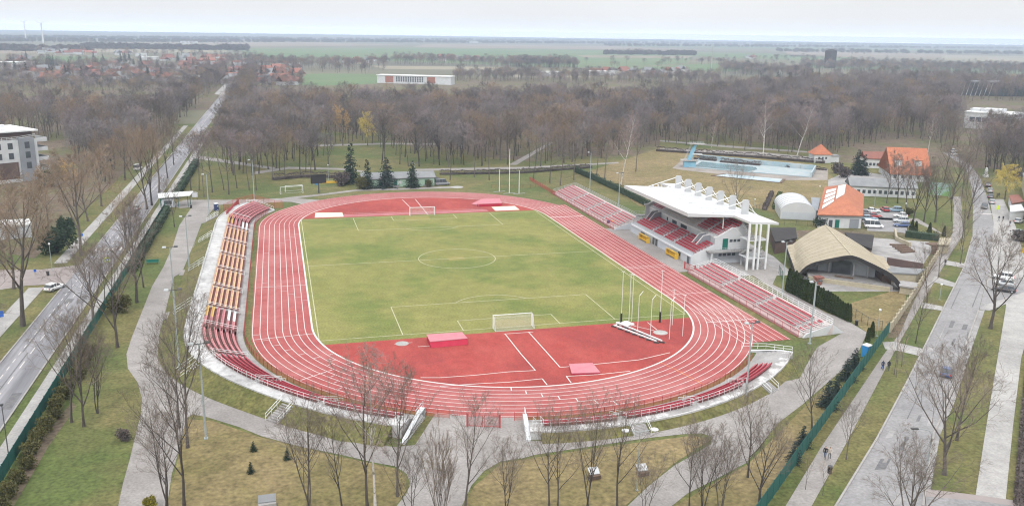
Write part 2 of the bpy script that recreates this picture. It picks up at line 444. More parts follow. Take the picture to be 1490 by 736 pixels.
# paths through the wood
for q in ([(370, 250), (420, 243), (500, 245), (530, 249), (530, 251), (500, 247.5), (420, 246), (370, 254)],
          [(455, 211), (560, 208), (640, 209), (640, 211), (560, 210.5), (455, 213.5)],
          [(960, 216), (1100, 221), (1215, 232), (1215, 236), (1100, 226), (960, 219)],
          [(740, 240), (800, 207), (806, 207), (752, 240)],
          [(280, 225), (400, 244), (400, 247), (276, 230)],
          [(1380, 345), (1395, 352), (1330, 322), (1240, 318), (1240, 316), (1335, 318)],
          [(600, 246), (760, 243), (900, 236), (900, 238), (760, 246), (600, 249)],
          [(960, 204), (1060, 212), (1200, 222), (1200, 224), (1060, 215), (960, 206)]):
    area('path', q, .03, M['paving'])

# left road: straight, parallel to the stadium
def strip(name, x0, x1, y0, y1, z, m): return struct(name, MB().box((x0, y0, z - .12), (x1, y1, z)), m)
struct('road', MB().sheet([(-84.4, -330), (-77.6, -330), (-77.6, 420), (-77.0, 900), (-85, 900), (-84.4, 420)], .03), M['asphalt'])
strip('kerb', -77.6, -77.35, -330, 420, .14, M['kerb'])
strip('kerb', -84.65, -84.4, -330, -4, .14, M['kerb'])
strip('kerb', -84.65, -84.4, 12, 420, .14, M['kerb'])
struct('sidewalk', MB().sheet([(-76.1, -330), (-73.9, -330), (-73.9, 72), (-74.4, 300), (-76.2, 300), (-76.1, 72)], .06), M['walk'])
struct('sidewalk', MB().sheet([(-90.6, 14), (-87.9, 14), (-88.2, 320), (-90.6, 320)], .06), M['walk'])
struct('sidewalk', MB().sheet([(-91.5, -330), (-88.2, -330), (-88.0, -6), (-91.0, -6)], .06), M['walk'])
struct('side_road', MB().sheet([(-84.4, -4), (-84.4, 12), (-92, 9), (-110, 12), (-110, -10), (-92, -4)], .034), M['redpave'])
struct('parking_yard', MB().sheet([(-92, 9), (-110, 12), (-160, 22), (-160, -40), (-110, -12), (-92, -4)], .03), M['walk'])
mk = MB()
rr = random.Random(3)
y = -190
while y < 420:
    if not (-6 < y < 13): mk.sheet([(-81.05, y), (-80.9, y), (-80.9, y + 3), (-81.05, y + 3)], .036)
    y += 6.5
y = -190
while y < 60:
    mk.sheet([(-82.75, y), (-82.62, y), (-82.62, y + 1.6), (-82.75, y + 1.6)], .036)
    y += 3.4
for i in range(7):
    mk.sheet([(-84 + i * .92, 24.5), (-83.5 + i * .92, 24.5), (-83.5 + i * .92, 27.5), (-84 + i * .92, 27.5)], .036)
struct('road_markings', mk, M['paint'])
# patches and manholes of the roads
rp = random.Random(8)
La, Lb = [(1216, 736), (1276, 638), (1318, 559), (1343, 509), (1376, 442), (1402, 390), (1415, 345)], [(1343, 736), (1359, 630), (1376, 592), (1401, 513), (1424, 451), (1440, 392), (1446, 326)]
mk, md = MB(), MB()
for i in range(26):
    k = rp.randrange(6); f = rp.random()
    a = G(*La[k]).lerp(G(*La[k + 1]), f); z = G(*Lb[k]).lerp(G(*Lb[k + 1]), f)
    d = (G(*La[k + 1]) - G(*La[k])).normalized(); u = rp.uniform(.1, .8); w_ = rp.uniform(.05, .16) if i % 3 else rp.uniform(.02, .04); l_ = rp.uniform(1.5, 5) if i % 3 else rp.uniform(12, 26)
    p, q = a.lerp(z, u), a.lerp(z, u + w_)
    (mk if i % 2 else md).sheet([p, q, q + d * l_, p + d * l_], .0335 + .0004 * i)
struct('road_patches', md, M['patch_dark']); struct('road_patches', mk, M['concrete'])
mk = MB()
for i in range(16):
    y = rp.uniform(-90, 130); x = rp.uniform(-83.5, -79); w_, l_ = (rp.uniform(.8, 1.8), rp.uniform(2, 7)) if i % 2 else (.25, rp.uniform(15, 30))
    mk.sheet([(x, y), (x + w_, y), (x + w_, y + l_), (x, y + l_)], .0325 + .0003 * i)
struct('road_patches', mk, M['patch_dark'])
# the orange tint of the cycle crossing

# right road, verge and walks
roadR = [(1150, 850), (1216, 736), (1276, 638), (1318, 559), (1343, 509), (1376, 442), (1402, 390), (1415, 345), (1416, 300), (1412, 268), (1404, 244), (1372, 222), (1380, 221), (1412, 240), (1427, 261), (1437, 288), (1446, 326), (1440, 392), (1424, 451), (1401, 513), (1376, 592), (1359, 630), (1343, 736), (1330, 850)]
area('road', roadR, .03, M['asphalt_r'])
def kerb_line(px, w=.25):
    p = [G(*q) for q in px]
    b = MB()
    for a, c in zip(p[:-1], p[1:]):
        d = (c - a).normalized(); n = Vector((-d.y, d.x, 0)) * w / 2
        b.prism([a - n, a + n, c + n, c - n], -.05, .14)
    return b
struct('kerb', kerb_line([(1150, 850), (1216, 736), (1276, 638), (1318, 559), (1343, 509), (1376, 442), (1402, 390), (1415, 345)]), M['kerb'])
struct('kerb', kerb_line([(1343, 736), (1359, 630), (1376, 592), (1401, 513), (1424, 451)]), M['kerb'])
area('road_edge', [(1350, 736), (1344, 736), (1360, 630), (1377, 592), (1402, 513), (1425, 451), (1433, 451), (1412, 513), (1389, 585), (1368, 632)], .022, M['concrete'])
area('sidewalk', [(1418, 730), (1435, 620), (1450, 530), (1463, 451), (1464, 440), (1490, 430), (1520, 430), (1500, 470), (1486, 521), (1474, 620), (1463, 730), (1440, 850), (1395, 850)], .05, M['walk'])
area('sidewalk', [(1440, 392), (1446, 326), (1440, 290), (1460, 290), (1478, 330), (1492, 380), (1520, 430), (1464, 442), (1440, 452), (1425, 450)], .045, M['walk'])
area('side_road', [(1425, 448), (1445, 440), (1490, 425), (1560, 415), (1560, 400), (1490, 405), (1438, 408)], .05, M['asphalt_r'])
area('side_road', [(1342, 760), (1346, 714), (1420, 724), (1490, 734), (1540, 742), (1540, 800), (1330, 800)], .054, M['asphalt_r'])
area('side_road', [(1343, 722), (1346, 711), (1420, 720), (1490, 730), (1540, 738), (1540, 746), (1490, 738), (1420, 728)], .058, M['redpave'])
area('sidewalk', [(1143, 736), (1195, 650), (1285, 517), (1310, 484), (1330, 438), (1366, 372), (1386, 340), (1388, 300), (1386, 286), (1398, 286), (1402, 340), (1382, 372), (1343, 438), (1325, 470), (1305, 505), (1235, 638), (1181, 736), (1120, 850), (1070, 850)], .05, M['paving'])
area('path', [(1284, 498), (1300, 497), (1345, 508), (1338, 518), (1305, 510), (1288, 508)], .055, M['walk'])
area('path', [(1360, 402), (1390, 412), (1388, 418), (1356, 410)], .055, M['walk'])
area('path', [(1370, 378), (1405, 384), (1403, 390), (1368, 384)], .055, M['walk'])
area('path', [(1342, 440), (1372, 446), (1370, 452), (1340, 448)], .055, M['walk'])
area('car_park', [(1256, 304), (1310, 302), (1322, 340), (1308, 338), (1262, 336)], .03, M['asphalt_r'])
area('yard', [(1205, 262), (1238, 247), (1330, 262), (1330, 274), (1240, 276), (1205, 282)], .03, M['concrete'])
area('stage_yard', [(1196, 424), (1318, 424), (1356, 365), (1352, 352), (1270, 346), (1180, 356), (1160, 400)], .018, M['concrete'])
mk = MB()
for i in range(5):
    q = G(1431 + i * 3.4, 311.5); mk.cbox((q.x, q.y, .036), (.6, 2.8, .004), R(45))
struct('road_markings', mk, M['paint'])

# ------------------------------------------------------------------ pitch, track and their markings
TX, TY, TS, TR0, LANE = .3, .43, 43.7, 35.9, 1.3
TR1 = TR0 + 8 * LANE
HL, HW = 51.1, 34.7


def loop(r, n=64):
    p = []
    for i in range(n + 1):
        a = PI * i / n
        p.append((TX + r * math.cos(a), TY + TS + r * math.sin(a)))
    for i in range(n + 1):
        a = PI + PI * i / n
        p.append((TX + r * math.cos(a), TY - TS + r * math.sin(a)))
    return p


def band(b, pa, pb, z, closed=True):
    n = len(pa)
    vs = [(x, y, z) for x, y in pa] + [(x, y, z) for x, y in pb]
    return b.add(vs, [(i, n + i, n + (i + 1) % n, (i + 1) % n) for i in range(n if closed else n - 1)])


SEGN = [0]


def seg(b, p, q, w, z):
    SEGN[0] += 1
    z += .0006 * (SEGN[0] % 16)
    p, q = Vector((p[0], p[1], 0)), Vector((q[0], q[1], 0))
    d = q - p
    if d.length < .01: return
    d.normalize(); n = Vector((-d.y, d.x, 0)) * w / 2
    b.add([(v.x, v.y, z) for v in (p - n, q - n, q + n, p + n)], [(0, 1, 2, 3)])


def poly(b, pts, w, z):
    for p, q in zip(pts[:-1], pts[1:]): seg(b, p, q, w, z)


struct('pitch', MB().sheet(loop(TR0 + .1), .02), M['pitch'])
b = MB(); band(b, loop(TR1 + .25), loop(TR0), .03)
struct('running_track', b, M['track'])
CH0, CH1 = -68.6, 59.5
b = MB().sheet([(TX + TR0 + .1, CH0), (TX + TR1 + .25, CH0), (TX + TR1 + .25, CH1), (TX + TR0 + 5, CH1 - 1), (TX + TR0 + .1, 46)], .034)
struct('sprint_straight', b, M['track'])


def dzone(yc, s):
    a0 = math.asin((abs(yc - TY) - TS) / TR0)
    p = []
    for i in range(41):
        a = a0 + (PI - 2 * a0) * i / 40
        p.append((TX + TR0 * math.cos(a), TY + s * (TS + TR0 * math.sin(a))))
    return p if s > 0 else p[::-1]


struct('field_event_area', MB().sheet(dzone(-53.3, -1), .036), M['dzone'])
struct('field_event_area', MB().sheet(dzone(52.6, 1), .036), M['dzone'])
# lane lines
mk = MB()
for k in range(9):
    r = TR0 + k * LANE
    w = .32 if k == 0 else .12
    band(mk, loop(r + w / 2), loop(r - w / 2), .044 + (.006 if k == 0 else 0))
    x = TX + r
    if k: seg(mk, (x, CH0 + (k * .0)), (x, TY - TS), .12, .046); seg(mk, (x, TY + TS), (x, CH1 - (8 - k) * .5), .12, .046)
pxs = [((801, 317), (846, 314), .5), ((840, 335.4), (878, 332), .14), ((907, 386), (962, 389), .14), ((972, 428), (1062, 424), .14), ((1040, 467), (1106, 465), .2), ((1078, 508), (1140, 494), .3),
       ((369, 420), (440, 414), .16), ((905, 393), (975, 386), .12)]
for a, c, w in pxs:
    p, q = G(*a), G(*c)
    ym = (p.y + q.y) / 2
    if abs(ym - TY) < TS + 24:
        s = 1 if p.x > 0 else -1
        seg(mk, (TX + s * TR0, ym), (TX + s * TR1, ym), w, .049)
def rad(ax, k0, k1, w, b=mk, z=.048, s=-1):
    """a cross line over lanes k0..k1 of a bend at angle ax"""
    cy = TY + s * TS
    seg(b, (TX + (TR0 + k0 * LANE) * math.cos(ax), cy + (TR0 + k0 * LANE) * math.sin(ax)), (TX + (TR0 + k1 * LANE) * math.cos(ax), cy + (TR0 + k1 * LANE) * math.sin(ax)), w, z)
for i in range(8):
    rad(R(257.5 + 3.3 * i), i, i + 1, .16)
    rad(R(183 + 4.2 * (7 - i)), i, i + 1, .12)
    rad(R(204 + 3.0 * i), i + .2, i + .8, .12)
rad(R(186), 0, 8, .16)
rad(R(213), 4, 8, .16)
for i in range(7):
    rad(R(168 - 3.1 * (7 - i)), i, i + 1, .12, s=1)
    seg(mk, (TX - TR0 - i * LANE, TY + 33 - 3.2 * i), (TX - TR0 - (i + 1) * LANE, TY + 33 - 3.2 * i), .12, .049)
    seg(mk, (TX - TR0 - i * LANE, TY - 27 + 2.4 * i), (TX - TR0 - (i + 1) * LANE, TY - 27 + 2.4 * i), .1, .049)
struct('track_markings', mk, M['paint'])
mk = MB()
for i in range(8):
    rad(R(221 + 1.2 * i), i + .1, i + .9, .2, mk); rad(R(301.5 - .5 * i), i, i + 1, .2, mk)
seg(mk, (TX - TR0 - 2.6, TY - 33), (TX - TR0 - 3.6, TY - 33), .2, .05)
struct('relay_marks', mk, M['paint_orange'])
# field-event lines
mk = MB()
A = lambda *q: [G(*p)[:2] for p in q]
poly(mk, A((735, 486), (758, 515), (779, 539)), .17, .05)
poly(mk, A((779, 539), (740, 541), (690, 546), (640, 549.5), (612, 549.5)), .17, .05)
poly(mk, A((769, 483), (795, 512), (815, 534.5), (870, 529.5), (930, 523.5), (975, 513)), .17, .05)
poly(mk, A((733, 486), (776, 483)), .17, .05)
poly(mk, A((640, 562), (700, 558), (740, 556), (789, 551), (796, 560)), .17, .05)
poly(mk, A((831, 557), (824, 547.5), (870, 545), (917, 540)), .17, .05)
poly(mk, A((585, 290.5), (598, 303)), .2, .05); poly(mk, A((604, 290), (623, 313)), .2, .05)
poly(mk, A((574, 500.6), (580, 500)), .14, .05); poly(mk, A((592, 499), (600, 498.5)), .14, .05); poly(mk, A((608, 504.5), (630, 503)), .14, .05)
poly(mk, A((917, 473), (952, 481)), .15, .05); poly(mk, A((942, 469), (956, 480)), .15, .05)
struct('field_event_markings', mk, M['paint'])
b = MB()
b.sheet([(x, y) for x, y in ((-25.5, 53.6), (20.6, 53.6), (20.6, 56.6), (-25.5, 56.6))], .042)
struct('runway', b, M['runway'])
mk = MB()
for yy in (53.6, 56.6, 58.4): seg(mk, (-24.5, yy), (20, yy), .1, .05)
seg(mk, (-24.5, 57.0), (-24.5, 59.6), .12, .05)
struct('runway_lines', mk, M['paint'])
# football lines
mk = MB()
LW, z = .17, .03
poly(mk, [(-HW, -HL), (HW, -HL), (HW, HL), (-HW, HL), (-HW, -HL)], LW, z)
seg(mk, (-HW, 0), (HW, 0), LW, z + .004)
poly(mk, [(9.15 * math.cos(2 * PI * i / 64), 9.15 * math.sin(2 * PI * i / 64)) for i in range(65)], LW, z + .008)
for s in (-1, 1):
    poly(mk, [(-20.16, s * HL), (-20.16, s * (HL - 16.5)), (20.16, s * (HL - 16.5)), (20.16, s * HL)], LW, z + .004)
    poly(mk, [(-9.16, s * HL), (-9.16, s * (HL - 5.5)), (9.16, s * (HL - 5.5)), (9.16, s * HL)], LW, z + .008)
    a0 = math.asin(5.5 / 9.15)
    poly(mk, [(9.15 * math.cos(a0 + (PI - 2 * a0) * i / 24), s * (HL - 11 - 9.15 * math.sin(a0 + (PI - 2 * a0) * i / 24))) for i in range(25)], LW, z + .012)
struct('pitch_markings', mk, M['paint_faint'])
M['turf_worn'] = mat('worn_turf', (.24, .205, .066), (.20, .19, .06), .5, .95, grain=.15)
for q in ([(-5.4, 52.4 - 7.4), (1.4, 52.4 - 7.4), (1.4, 50.2), (-5.4, 50.2)], [(-2.2, -1.7), (1.8, -1.7), (1.8, 1.9), (-2.2, 1.9)], [(-4.6, -50.9), (4.4, -50.9), (3.0, -47.8), (.4, -46.6), (-2.6, -47.6)]):
    struct('worn_turf', MB().sheet(q, .026), M['turf_worn'])
def disc(c, r, z, n=28): return [(c[0] + r * math.cos(2 * PI * i / n), c[1] + r * math.sin(2 * PI * i / n), z) for i in range(n)]
for nm, q, r in (('throwing_circle', (585, 500), 1.15), ('throwing_circle', (961, 484), 1.3), ('throwing_circle', (665, 272.5), 2.2)):
    c = G(*q); b = MB()
    b.prism([(x, y) for x, y, _ in disc(c, r, 0)], .0, .07)
    struct(nm, b, M['walk'])
for q in ([(459, 310), (498, 309.5), (500, 315.5), (458, 317)], [(715, 301.5), (749, 300), (756, 305.6), (721, 307)]):
    b = MB(); b.prism([tuple(G(*p)[:2]) for p in q], .0, .09)
    struct('sand_pit', b, M['sand'])
# embankment of grass round the stands
TC = [(TX, TY + TS), (TX, TY - TS)]


def frames(a0, a1, step=2.5):
    """(c, n, s): base point, outward direction; from the far bend at a0 round the left side to the near bend at a1 (degrees)"""
    out = []
    a = a0
    if a0 < 180:
        k = max(1, int((180 - a0) / step))
        for i in range(k + 1):
            t = R(a0 + (180 - a0) * i / k); out.append((Vector((TX, TY + TS, 0)), Vector((math.cos(t), math.sin(t), 0))))
        for i in range(1, 24):
            out.append((Vector((TX, TY + TS - 2 * TS * i / 24, 0)), Vector((-1, 0, 0))))
        a0 = 180
    k = max(1, int((a1 - a0) / step))
    for i in range(k + 1):
        t = R(a0 + (a1 - a0) * i / k); out.append((Vector((TX, TY - TS, 0)), Vector((math.cos(t), math.sin(t), 0))))
    return out


WARP = [False]


def warp_f(n):
    """the left stand narrows round the near bend towards the plaza"""
    if not WARP[0] or n.y >= 0: return 0.0
    a = math.degrees(math.atan2(n.y, n.x)) % 360
    t = min(1, max(0, (a - 190) / 32))
    return t * t * (3 - 2 * t)


def WR(n, r): return 47.85 + (r - 47.85) * (1 - .265 * warp_f(n))
def WZ(n, z): return z * (1 - .16 * warp_f(n)) if z > 0 else z


def sweep(fr, prof, b=None, caps=True):
    """prof: closed cross-section [(r, z)...] run along the frames"""
    b = b or MB()
    rings = [[tuple(c + n * WR(n, r) + Vector((0, 0, WZ(n, z)))) for r, z in prof] for c, n in fr]
    return b.loft(rings, caps=caps)


WARP[0] = True
struct('embankment', sweep(frames(150, 240), [(61.8, -.02), (57.35, 1.93), (56.4, 1.90), (56.4, -.02)]), M['bank'])
WARP[0] = False
struct('embankment', sweep(frames(261, 318), [(54.9, -.02), (53.45, .95), (52.4, .9), (52.4, -.02)]), M['bank'])
# ------------------------------------------------------------------ stands
def obox(b, c, n, r0, r1, t0, t1, z0, z1, mi=0):
    """box in a frame: n outward, t along, r along n from c"""
    t = Vector((-n.y, n.x, 0))
    p = []
    for z in (z0, z1):
        for r, s in ((r0, t0), (r1, t0), (r1, t1), (r0, t1)):
            q = c + n * WR(n, r) + t * s
            p.append((q.x, q.y, WZ(n, z)))
    return b.hexa(p, mi)


def place(u):
    """u: ('s', y) on the left straight or ('a', degrees) on a bend; returns (c, n)"""
    k, v = u
    if k == 's': return Vector((TX, v, 0)), Vector((-1, 0, 0))
    t = R(v)
    return (Vector((TX, TY + (TS if v < 180 else -TS), 0)), Vector((math.cos(t), math.sin(t), 0)))


def row_spots(kind, a, z, r, pitch=.5):
    """frames of the seats of one row between parameters a and z"""
    ln = abs(z - a) if kind == 's' else R(abs(z - a)) * r
    n = max(1, int(ln / pitch))
    return [(place((kind, a + (z - a) * (i + .5) / n)), (i + .5) / n) for i in range(n)]


def seat_row(parent, kind, a, z, r, zz, mats, pick, back=.26, pitch=.5, name='seat_row', label=None, w=.46):
    b = MB()
    for (c, n), f in row_spots(kind, a, z, r, pitch):
        mi = pick(f)
        obox(b, c, n, r - .17, r + .22, -w / 2, w / 2, zz + .32, zz + .42, mi)
        obox(b, c, n, r + .17, r + .25, -w / 2, w / 2, zz + .425, zz + .42 + back, mi)
    # the bar that carries the seats
    for (c, n), f in row_spots(kind, a, z, r, 2.0):
        obox(b, c, n, r - .05, r + .05, -1.02, 1.02, zz + .25, zz + .315, len(mats) - 1)
        obox(b, c, n, r - .04, r + .04, -.04, .04, zz, zz + .25, len(mats) - 1)
    o = b.build(name, mats, parent)
    if label: o['label'] = label
    return o


def rail_run(pts, h=.95, step=2.0, rails=(.5, .95), r=.03, b=None):
    """posts and rails along a 3-D polyline"""
    b = b or MB()
    for p, q in zip(pts[:-1], pts[1:]):
        p, q = Vector(p), Vector(q)
        k = max(1, int((q - p).length / step))
        for i in range(k + 1):
            s = p.lerp(q, i / k)
            b.tube(s, s + Vector((0, 0, h)), r, r, 5)
        for z in rails:
            b.tube(p + Vector((0, 0, z)), q + Vector((0, 0, z)), r, r, 5)
    return b


def bar_fence(b, pts, h, step=.1, w=.02, z0=.05):
    """thin upright bars: a see-through mesh panel"""
    for p, q in zip(pts[:-1], pts[1:]):
        p, q = Vector(p), Vector(q)
        d = q - p
        k = max(1, int(d.length / step))
        t = d.normalized()
        for i in range(k):
            s = p.lerp(q, (i + .5) / k)
            a = s - t * w / 2; e = s + t * w / 2
            b.add([(a.x, a.y, s.z + z0), (e.x, e.y, s.z + z0), (e.x, e.y, s.z + h), (a.x, a.y, s.z + h)], [(0, 1, 2, 3)])
    return b


ROWP, ROWR = .93, .30
PT_ = lambda c, n, r, z: c + n * WR(n, r) + Vector((0, 0, WZ(n, z)))


def curved_stand(label, fr_a, fr_b, modules, nrows, ztop, r_front, name='grandstand', rw=57.3):
    c0, n0 = place(('a', (fr_a + fr_b) / 2))
    root = thing(name, c0 + n0 * (r_front + 4), label, 'grandstand')
    rt = r_front + 1.1 + nrows * ROWP
    z0 = ztop - nrows * ROWR
    prof = [(rw, -.05), (rw, ztop), (rt, ztop)]
    for i in range(nrows - 1, -1, -1):
        r = r_front + 1.1 + i * ROWP
        prof += [(r, z0 + (i + 1) * ROWR), (r, z0 + i * ROWR)]
    prof += [(r_front, z0), (r_front, -.05)]
    fr = frames(fr_a, fr_b)
    sweep(fr, prof).build('terrace', M['concrete'], root)
    # worn white surface of the rear walkway
    b = MB()
    vs = []
    for c, n in fr:
        for r in (rw - .05, rt + .15): vs.append(tuple(PT_(c, n, r, ztop + .012)))
    b.add(vs, [(2 * i, 2 * i + 1, 2 * i + 3, 2 * i + 2) for i in range(len(fr) - 1)])
    b.build('rear_walkway', M['worn_white' if nrows > 4 else 'worn_grey'], root)
    sweep(fr, [(rw + .2, -.04), (rw + .2, ztop + .16), (rw - .02, ztop + .16), (rw - .02, -.04)]).build('parapet', M['worn_white'], root)
    tr = MB(); steps = MB(); rl = MB()
    for (kind, a, z, rows, pickers) in modules:
        n = 2 if kind == 's' else max(2, int(abs(z - a) / 2.5))
        for i in range(nrows):
            r = r_front + 1.1 + i * ROWP
            zz = z0 + (i + 1) * ROWR
            vs = []
            for k in range(n + 1):
                c, nn = place((kind, a + (z - a) * k / n))
                for q in (r + .02, r + ROWP - .02): vs.append(tuple(PT_(c, nn, q, zz + .01)))
            up = 1 if (kind == 's' and a > z) or (kind == 'a') else -1
            tr.add(vs, [(2 * k, 2 * k + 1, 2 * k + 3, 2 * k + 2)[::up] for k in range(n)])
            mats, pick = pickers(i)
            seat_row(root, kind, a, z, r + .55, zz, mats + [M['galv']], pick)
        # stairs with hand rails at the start of the module
        g = (1.1 if kind == 's' else math.degrees(1.1 / 52)) * (-1 if kind == 's' else 1)
        c, nn = place((kind, a - g * .5))
        for i in range(nrows):
            r = r_front + 1.1 + i * ROWP
            zz = z0 + i * ROWR
            obox(steps, c, nn, r - .3, r, -.42, .42, zz, zz + ROWR * .5)
        steps.build('stair_steps', M['walk'], root); steps = MB()
        t = Vector((-nn.y, nn.x, 0))
        for sd in (-.5, .5):
            p = [PT_(c, nn, r_front + .9 + i * ROWP, z0 + i * ROWR) + t * sd for i in range(0, nrows + 1, 2)]
            rail_run(p, .9, 2.0, (.9,), .035).build('stair_railing', M['white_steel'], root)
    tr.build('terrace_treads', M['tread'], root)
    return root, rt


RED = ([M['fresh_seat']], lambda f: 0)
RED2 = ([M['red_seat']], lambda f: 0)
PEACH = ([M['peach_seat']], lambda f: 0)


def mixed_hi(i):   # upper module: yellow back rows, white front rows at the near end
    if i >= 4: return ([M['yellow_seat'], M['fresh_seat']], lambda f: 0 if f < .75 else 1)
    if i <= 1: return ([M['fresh_seat'], M['white_seat']], lambda f: 1 if f > .45 else 0)
    return RED


def mixed_lo(i):   # lower module: yellow back rows, white front rows at the far end
    if i >= 4: return ([M['yellow_seat'], M['fresh_seat']], lambda f: 0 if f < .47 else 1)
    if i <= 1: return ([M['fresh_seat'], M['white_seat']], lambda f: 1 if f < .5 else 0)
    return RED


ys = [G(x, y, 1.95).y for x, y in ((325, 313), (323, 330.6), (321, 350), (316, 369.7), (310.5, 391), (304.5, 417), (298, 446), (291, 481))]
mods = [('a', 152, 176.6, 6, lambda i: RED)]
mods.append(('s', ys[0] - .6, ys[1] + .6, 6, mixed_hi))
for k in range(1, 6): mods.append(('s', ys[k] - .6, ys[k + 1] + .6, 6, lambda i: PEACH))
mods.append(('s', ys[6] - .6, ys[7] + .6, 6, mixed_lo))
BREAKS = [180.6, 197, 212, 226.5, 240]
for k in range(4):
    mods.append(('a', BREAKS[k] + .7, BREAKS[k + 1] - .7, 6, (lambda i: RED) if k == 0 else (lambda i: RED2)))
WARP[0] = True
stand_l, rtl = curved_stand('long curved grandstand of peach, pink and red seats left of the track', 152, 241.5, mods, 6, 1.95, 47.85)
# railing behind the top row on the bend
def rail_bend(a, z, r, zz, step=4.0):
    k = int((z - a) / step)
    return [PT_(*place(('a', a + (z - a) * i / k)), r, zz) for i in range(k + 1)]
rail_run(rail_bend(196, 241, rtl + .1, 1.95), .95, 1.0, (.5, .95), .03).build('rear_railing', M['white_steel'], stand_l)
rail_run([tuple(place(('s', y))[0] + place(('s', y))[1] * 57.4 + Vector((0, 0, 2.1))) for y in (40, 20, 0, -20, -42)], .5, 2.0, (.5,), .025).build('parapet_railing', M['white_steel'], stand_l)
WARP[0] = False
ROWP, ROWR = .74, .225
mods = [('a', a + .7, z - .7, 4, lambda i: RED2) for a, z in ((261, 274), (274, 288), (288, 301), (301, 313))]
stand_r, rtr = curved_stand('low curved grandstand of red seat rows round the near right bend', 259.5, 321, mods, 4, 1.0, 47.6, rw=53.3)
rail_run(rail_bend(260, 300, rtr + .1, 1.0), .95, 1.0, (.5, .95), .03).build('rear_railing', M['white_steel'], stand_r)


def wing_wall(p, q, h, parent, rail=True):
    """sloping white end wall of the stand with a short railing"""
    p, q = Vector(p), Vector(q)
    d = (q - p).normalized(); n = Vector((-d.y, d.x, 0)) * .3
    b = MB()
    vs = []
    for s in (-1, 1):
        vs += [p + n * s, q + n * s, q + n * s + Vector((0, 0, .25)), p + n * s + Vector((0, 0, h)), p + d * 2 + n * s + Vector((0, 0, h))]
    b.add(vs, [(0, 1, 2, 4, 3), (9, 8, 7, 6, 5)[::1], (0, 5, 6, 1), (1, 6, 7, 2), (2, 7, 9, 4), (4, 9, 8, 3), (3, 8, 5, 0)])
    b.build('end_wall', M['white_wall'], parent)
    if rail:
        rail_run([p + Vector((0, 0, h)), p + d * 3 + Vector((0, 0, h))], .9, 1.0, (.45, .9), .035).build('end_railing', M['white_steel'], parent)


c, n = place(('a', 242.2)); wing_wall(c + n * 48.2, c + n * 56.6, 1.6, stand_l)
c, n = place(('a', 259.2)); wing_wall(c + n * 47.4, c + n * 54.0, 1.05, stand_r)
c, n = place(('a', 321.3)); wing_wall(c + n * 53.4, c + n * 46.6, 1.0, stand_r, False)
rail_run([tuple(c + n * 53.3 + Vector((0, 0, 1.0))), tuple(c + n * 49 + Vector((0, 0, .9))), tuple(c + n * 45.0 + Vector((0, 0, .3)))], .9, 1.2, (.45, .9), .04).build('end_railing', M['white_steel'], stand_r)
c, n = place(('a', 151.6)); wing_wall(c + n * 57.2, c + n * 48.2, 1.95, stand_l)


def bank_stair(q, ang_c, ztop, lab, w=2.2, run=3.2, r0=57.55):
    """flight of concrete steps up the bank, from outside towards the walkway"""
    c, n = place(q)
    root = thing('bank_stairs', c + n * (r0 + run), lab, 'stairs', 'stairs up the bank behind the stands')
    b = MB(); k = 8
    for i in range(k):
        f0 = WARP[0]; WARP[0] = False
        obox(b, c, n, r0 + run * i / k, r0 + run * (i + 1) / k + .02, -w / 2, w / 2, 0, ztop * (k - i) / (k + 1))
        WARP[0] = f0
    b.build('steps', M['concrete'], root)
    t = Vector((-n.y, n.x, 0))
    for s in (-1, 1):
        p0 = c + n * (r0 + run) + t * (w / 2 + .08) * s; p1 = c + n * r0 + t * (w / 2 + .08) * s + Vector((0, 0, ztop))
        rail_run([p0, p1], 1.0, 1.1, (.5, 1.0), .045).build('handrail', M['white_steel'], root)


for q, lab in ((('s', G(303, 322).y), 'white railed stairs up the bank nearest the far end of the curved stand'),
               (('s', G(290, 354).y), 'white railed stairs up the bank, second flight from the far end of the promenade'),
               (('s', G(279, 395).y), 'white railed stairs up the bank behind the middle peach seats'),
               (('s', G(262, 457).y), 'white railed stairs up the bank behind the mixed yellow and white seats'),
               (('a', 199), 'white railed stairs up the bank beside the near left floodlight'),
               (('a', 222.5), 'concrete stairs with thick white rails up to the near left bend')):
    cc_, nn_ = place(q); WARP[0] = True; zq = WZ(nn_, 1.95); rq = WR(nn_, 57.4); WARP[0] = False
    bank_stair(q, 0, zq, lab, r0=rq + .12)
bank_stair(('a', 275.5), 0, 1.0, 'short stairs up to the near right bend by the twin-headed lamp', 2.4, 1.6, 53.55)
bank_stair(('a', 304), 0, 1.0, 'short stairs up to the right part of the near right bend', 2.4, 1.6, 53.55)


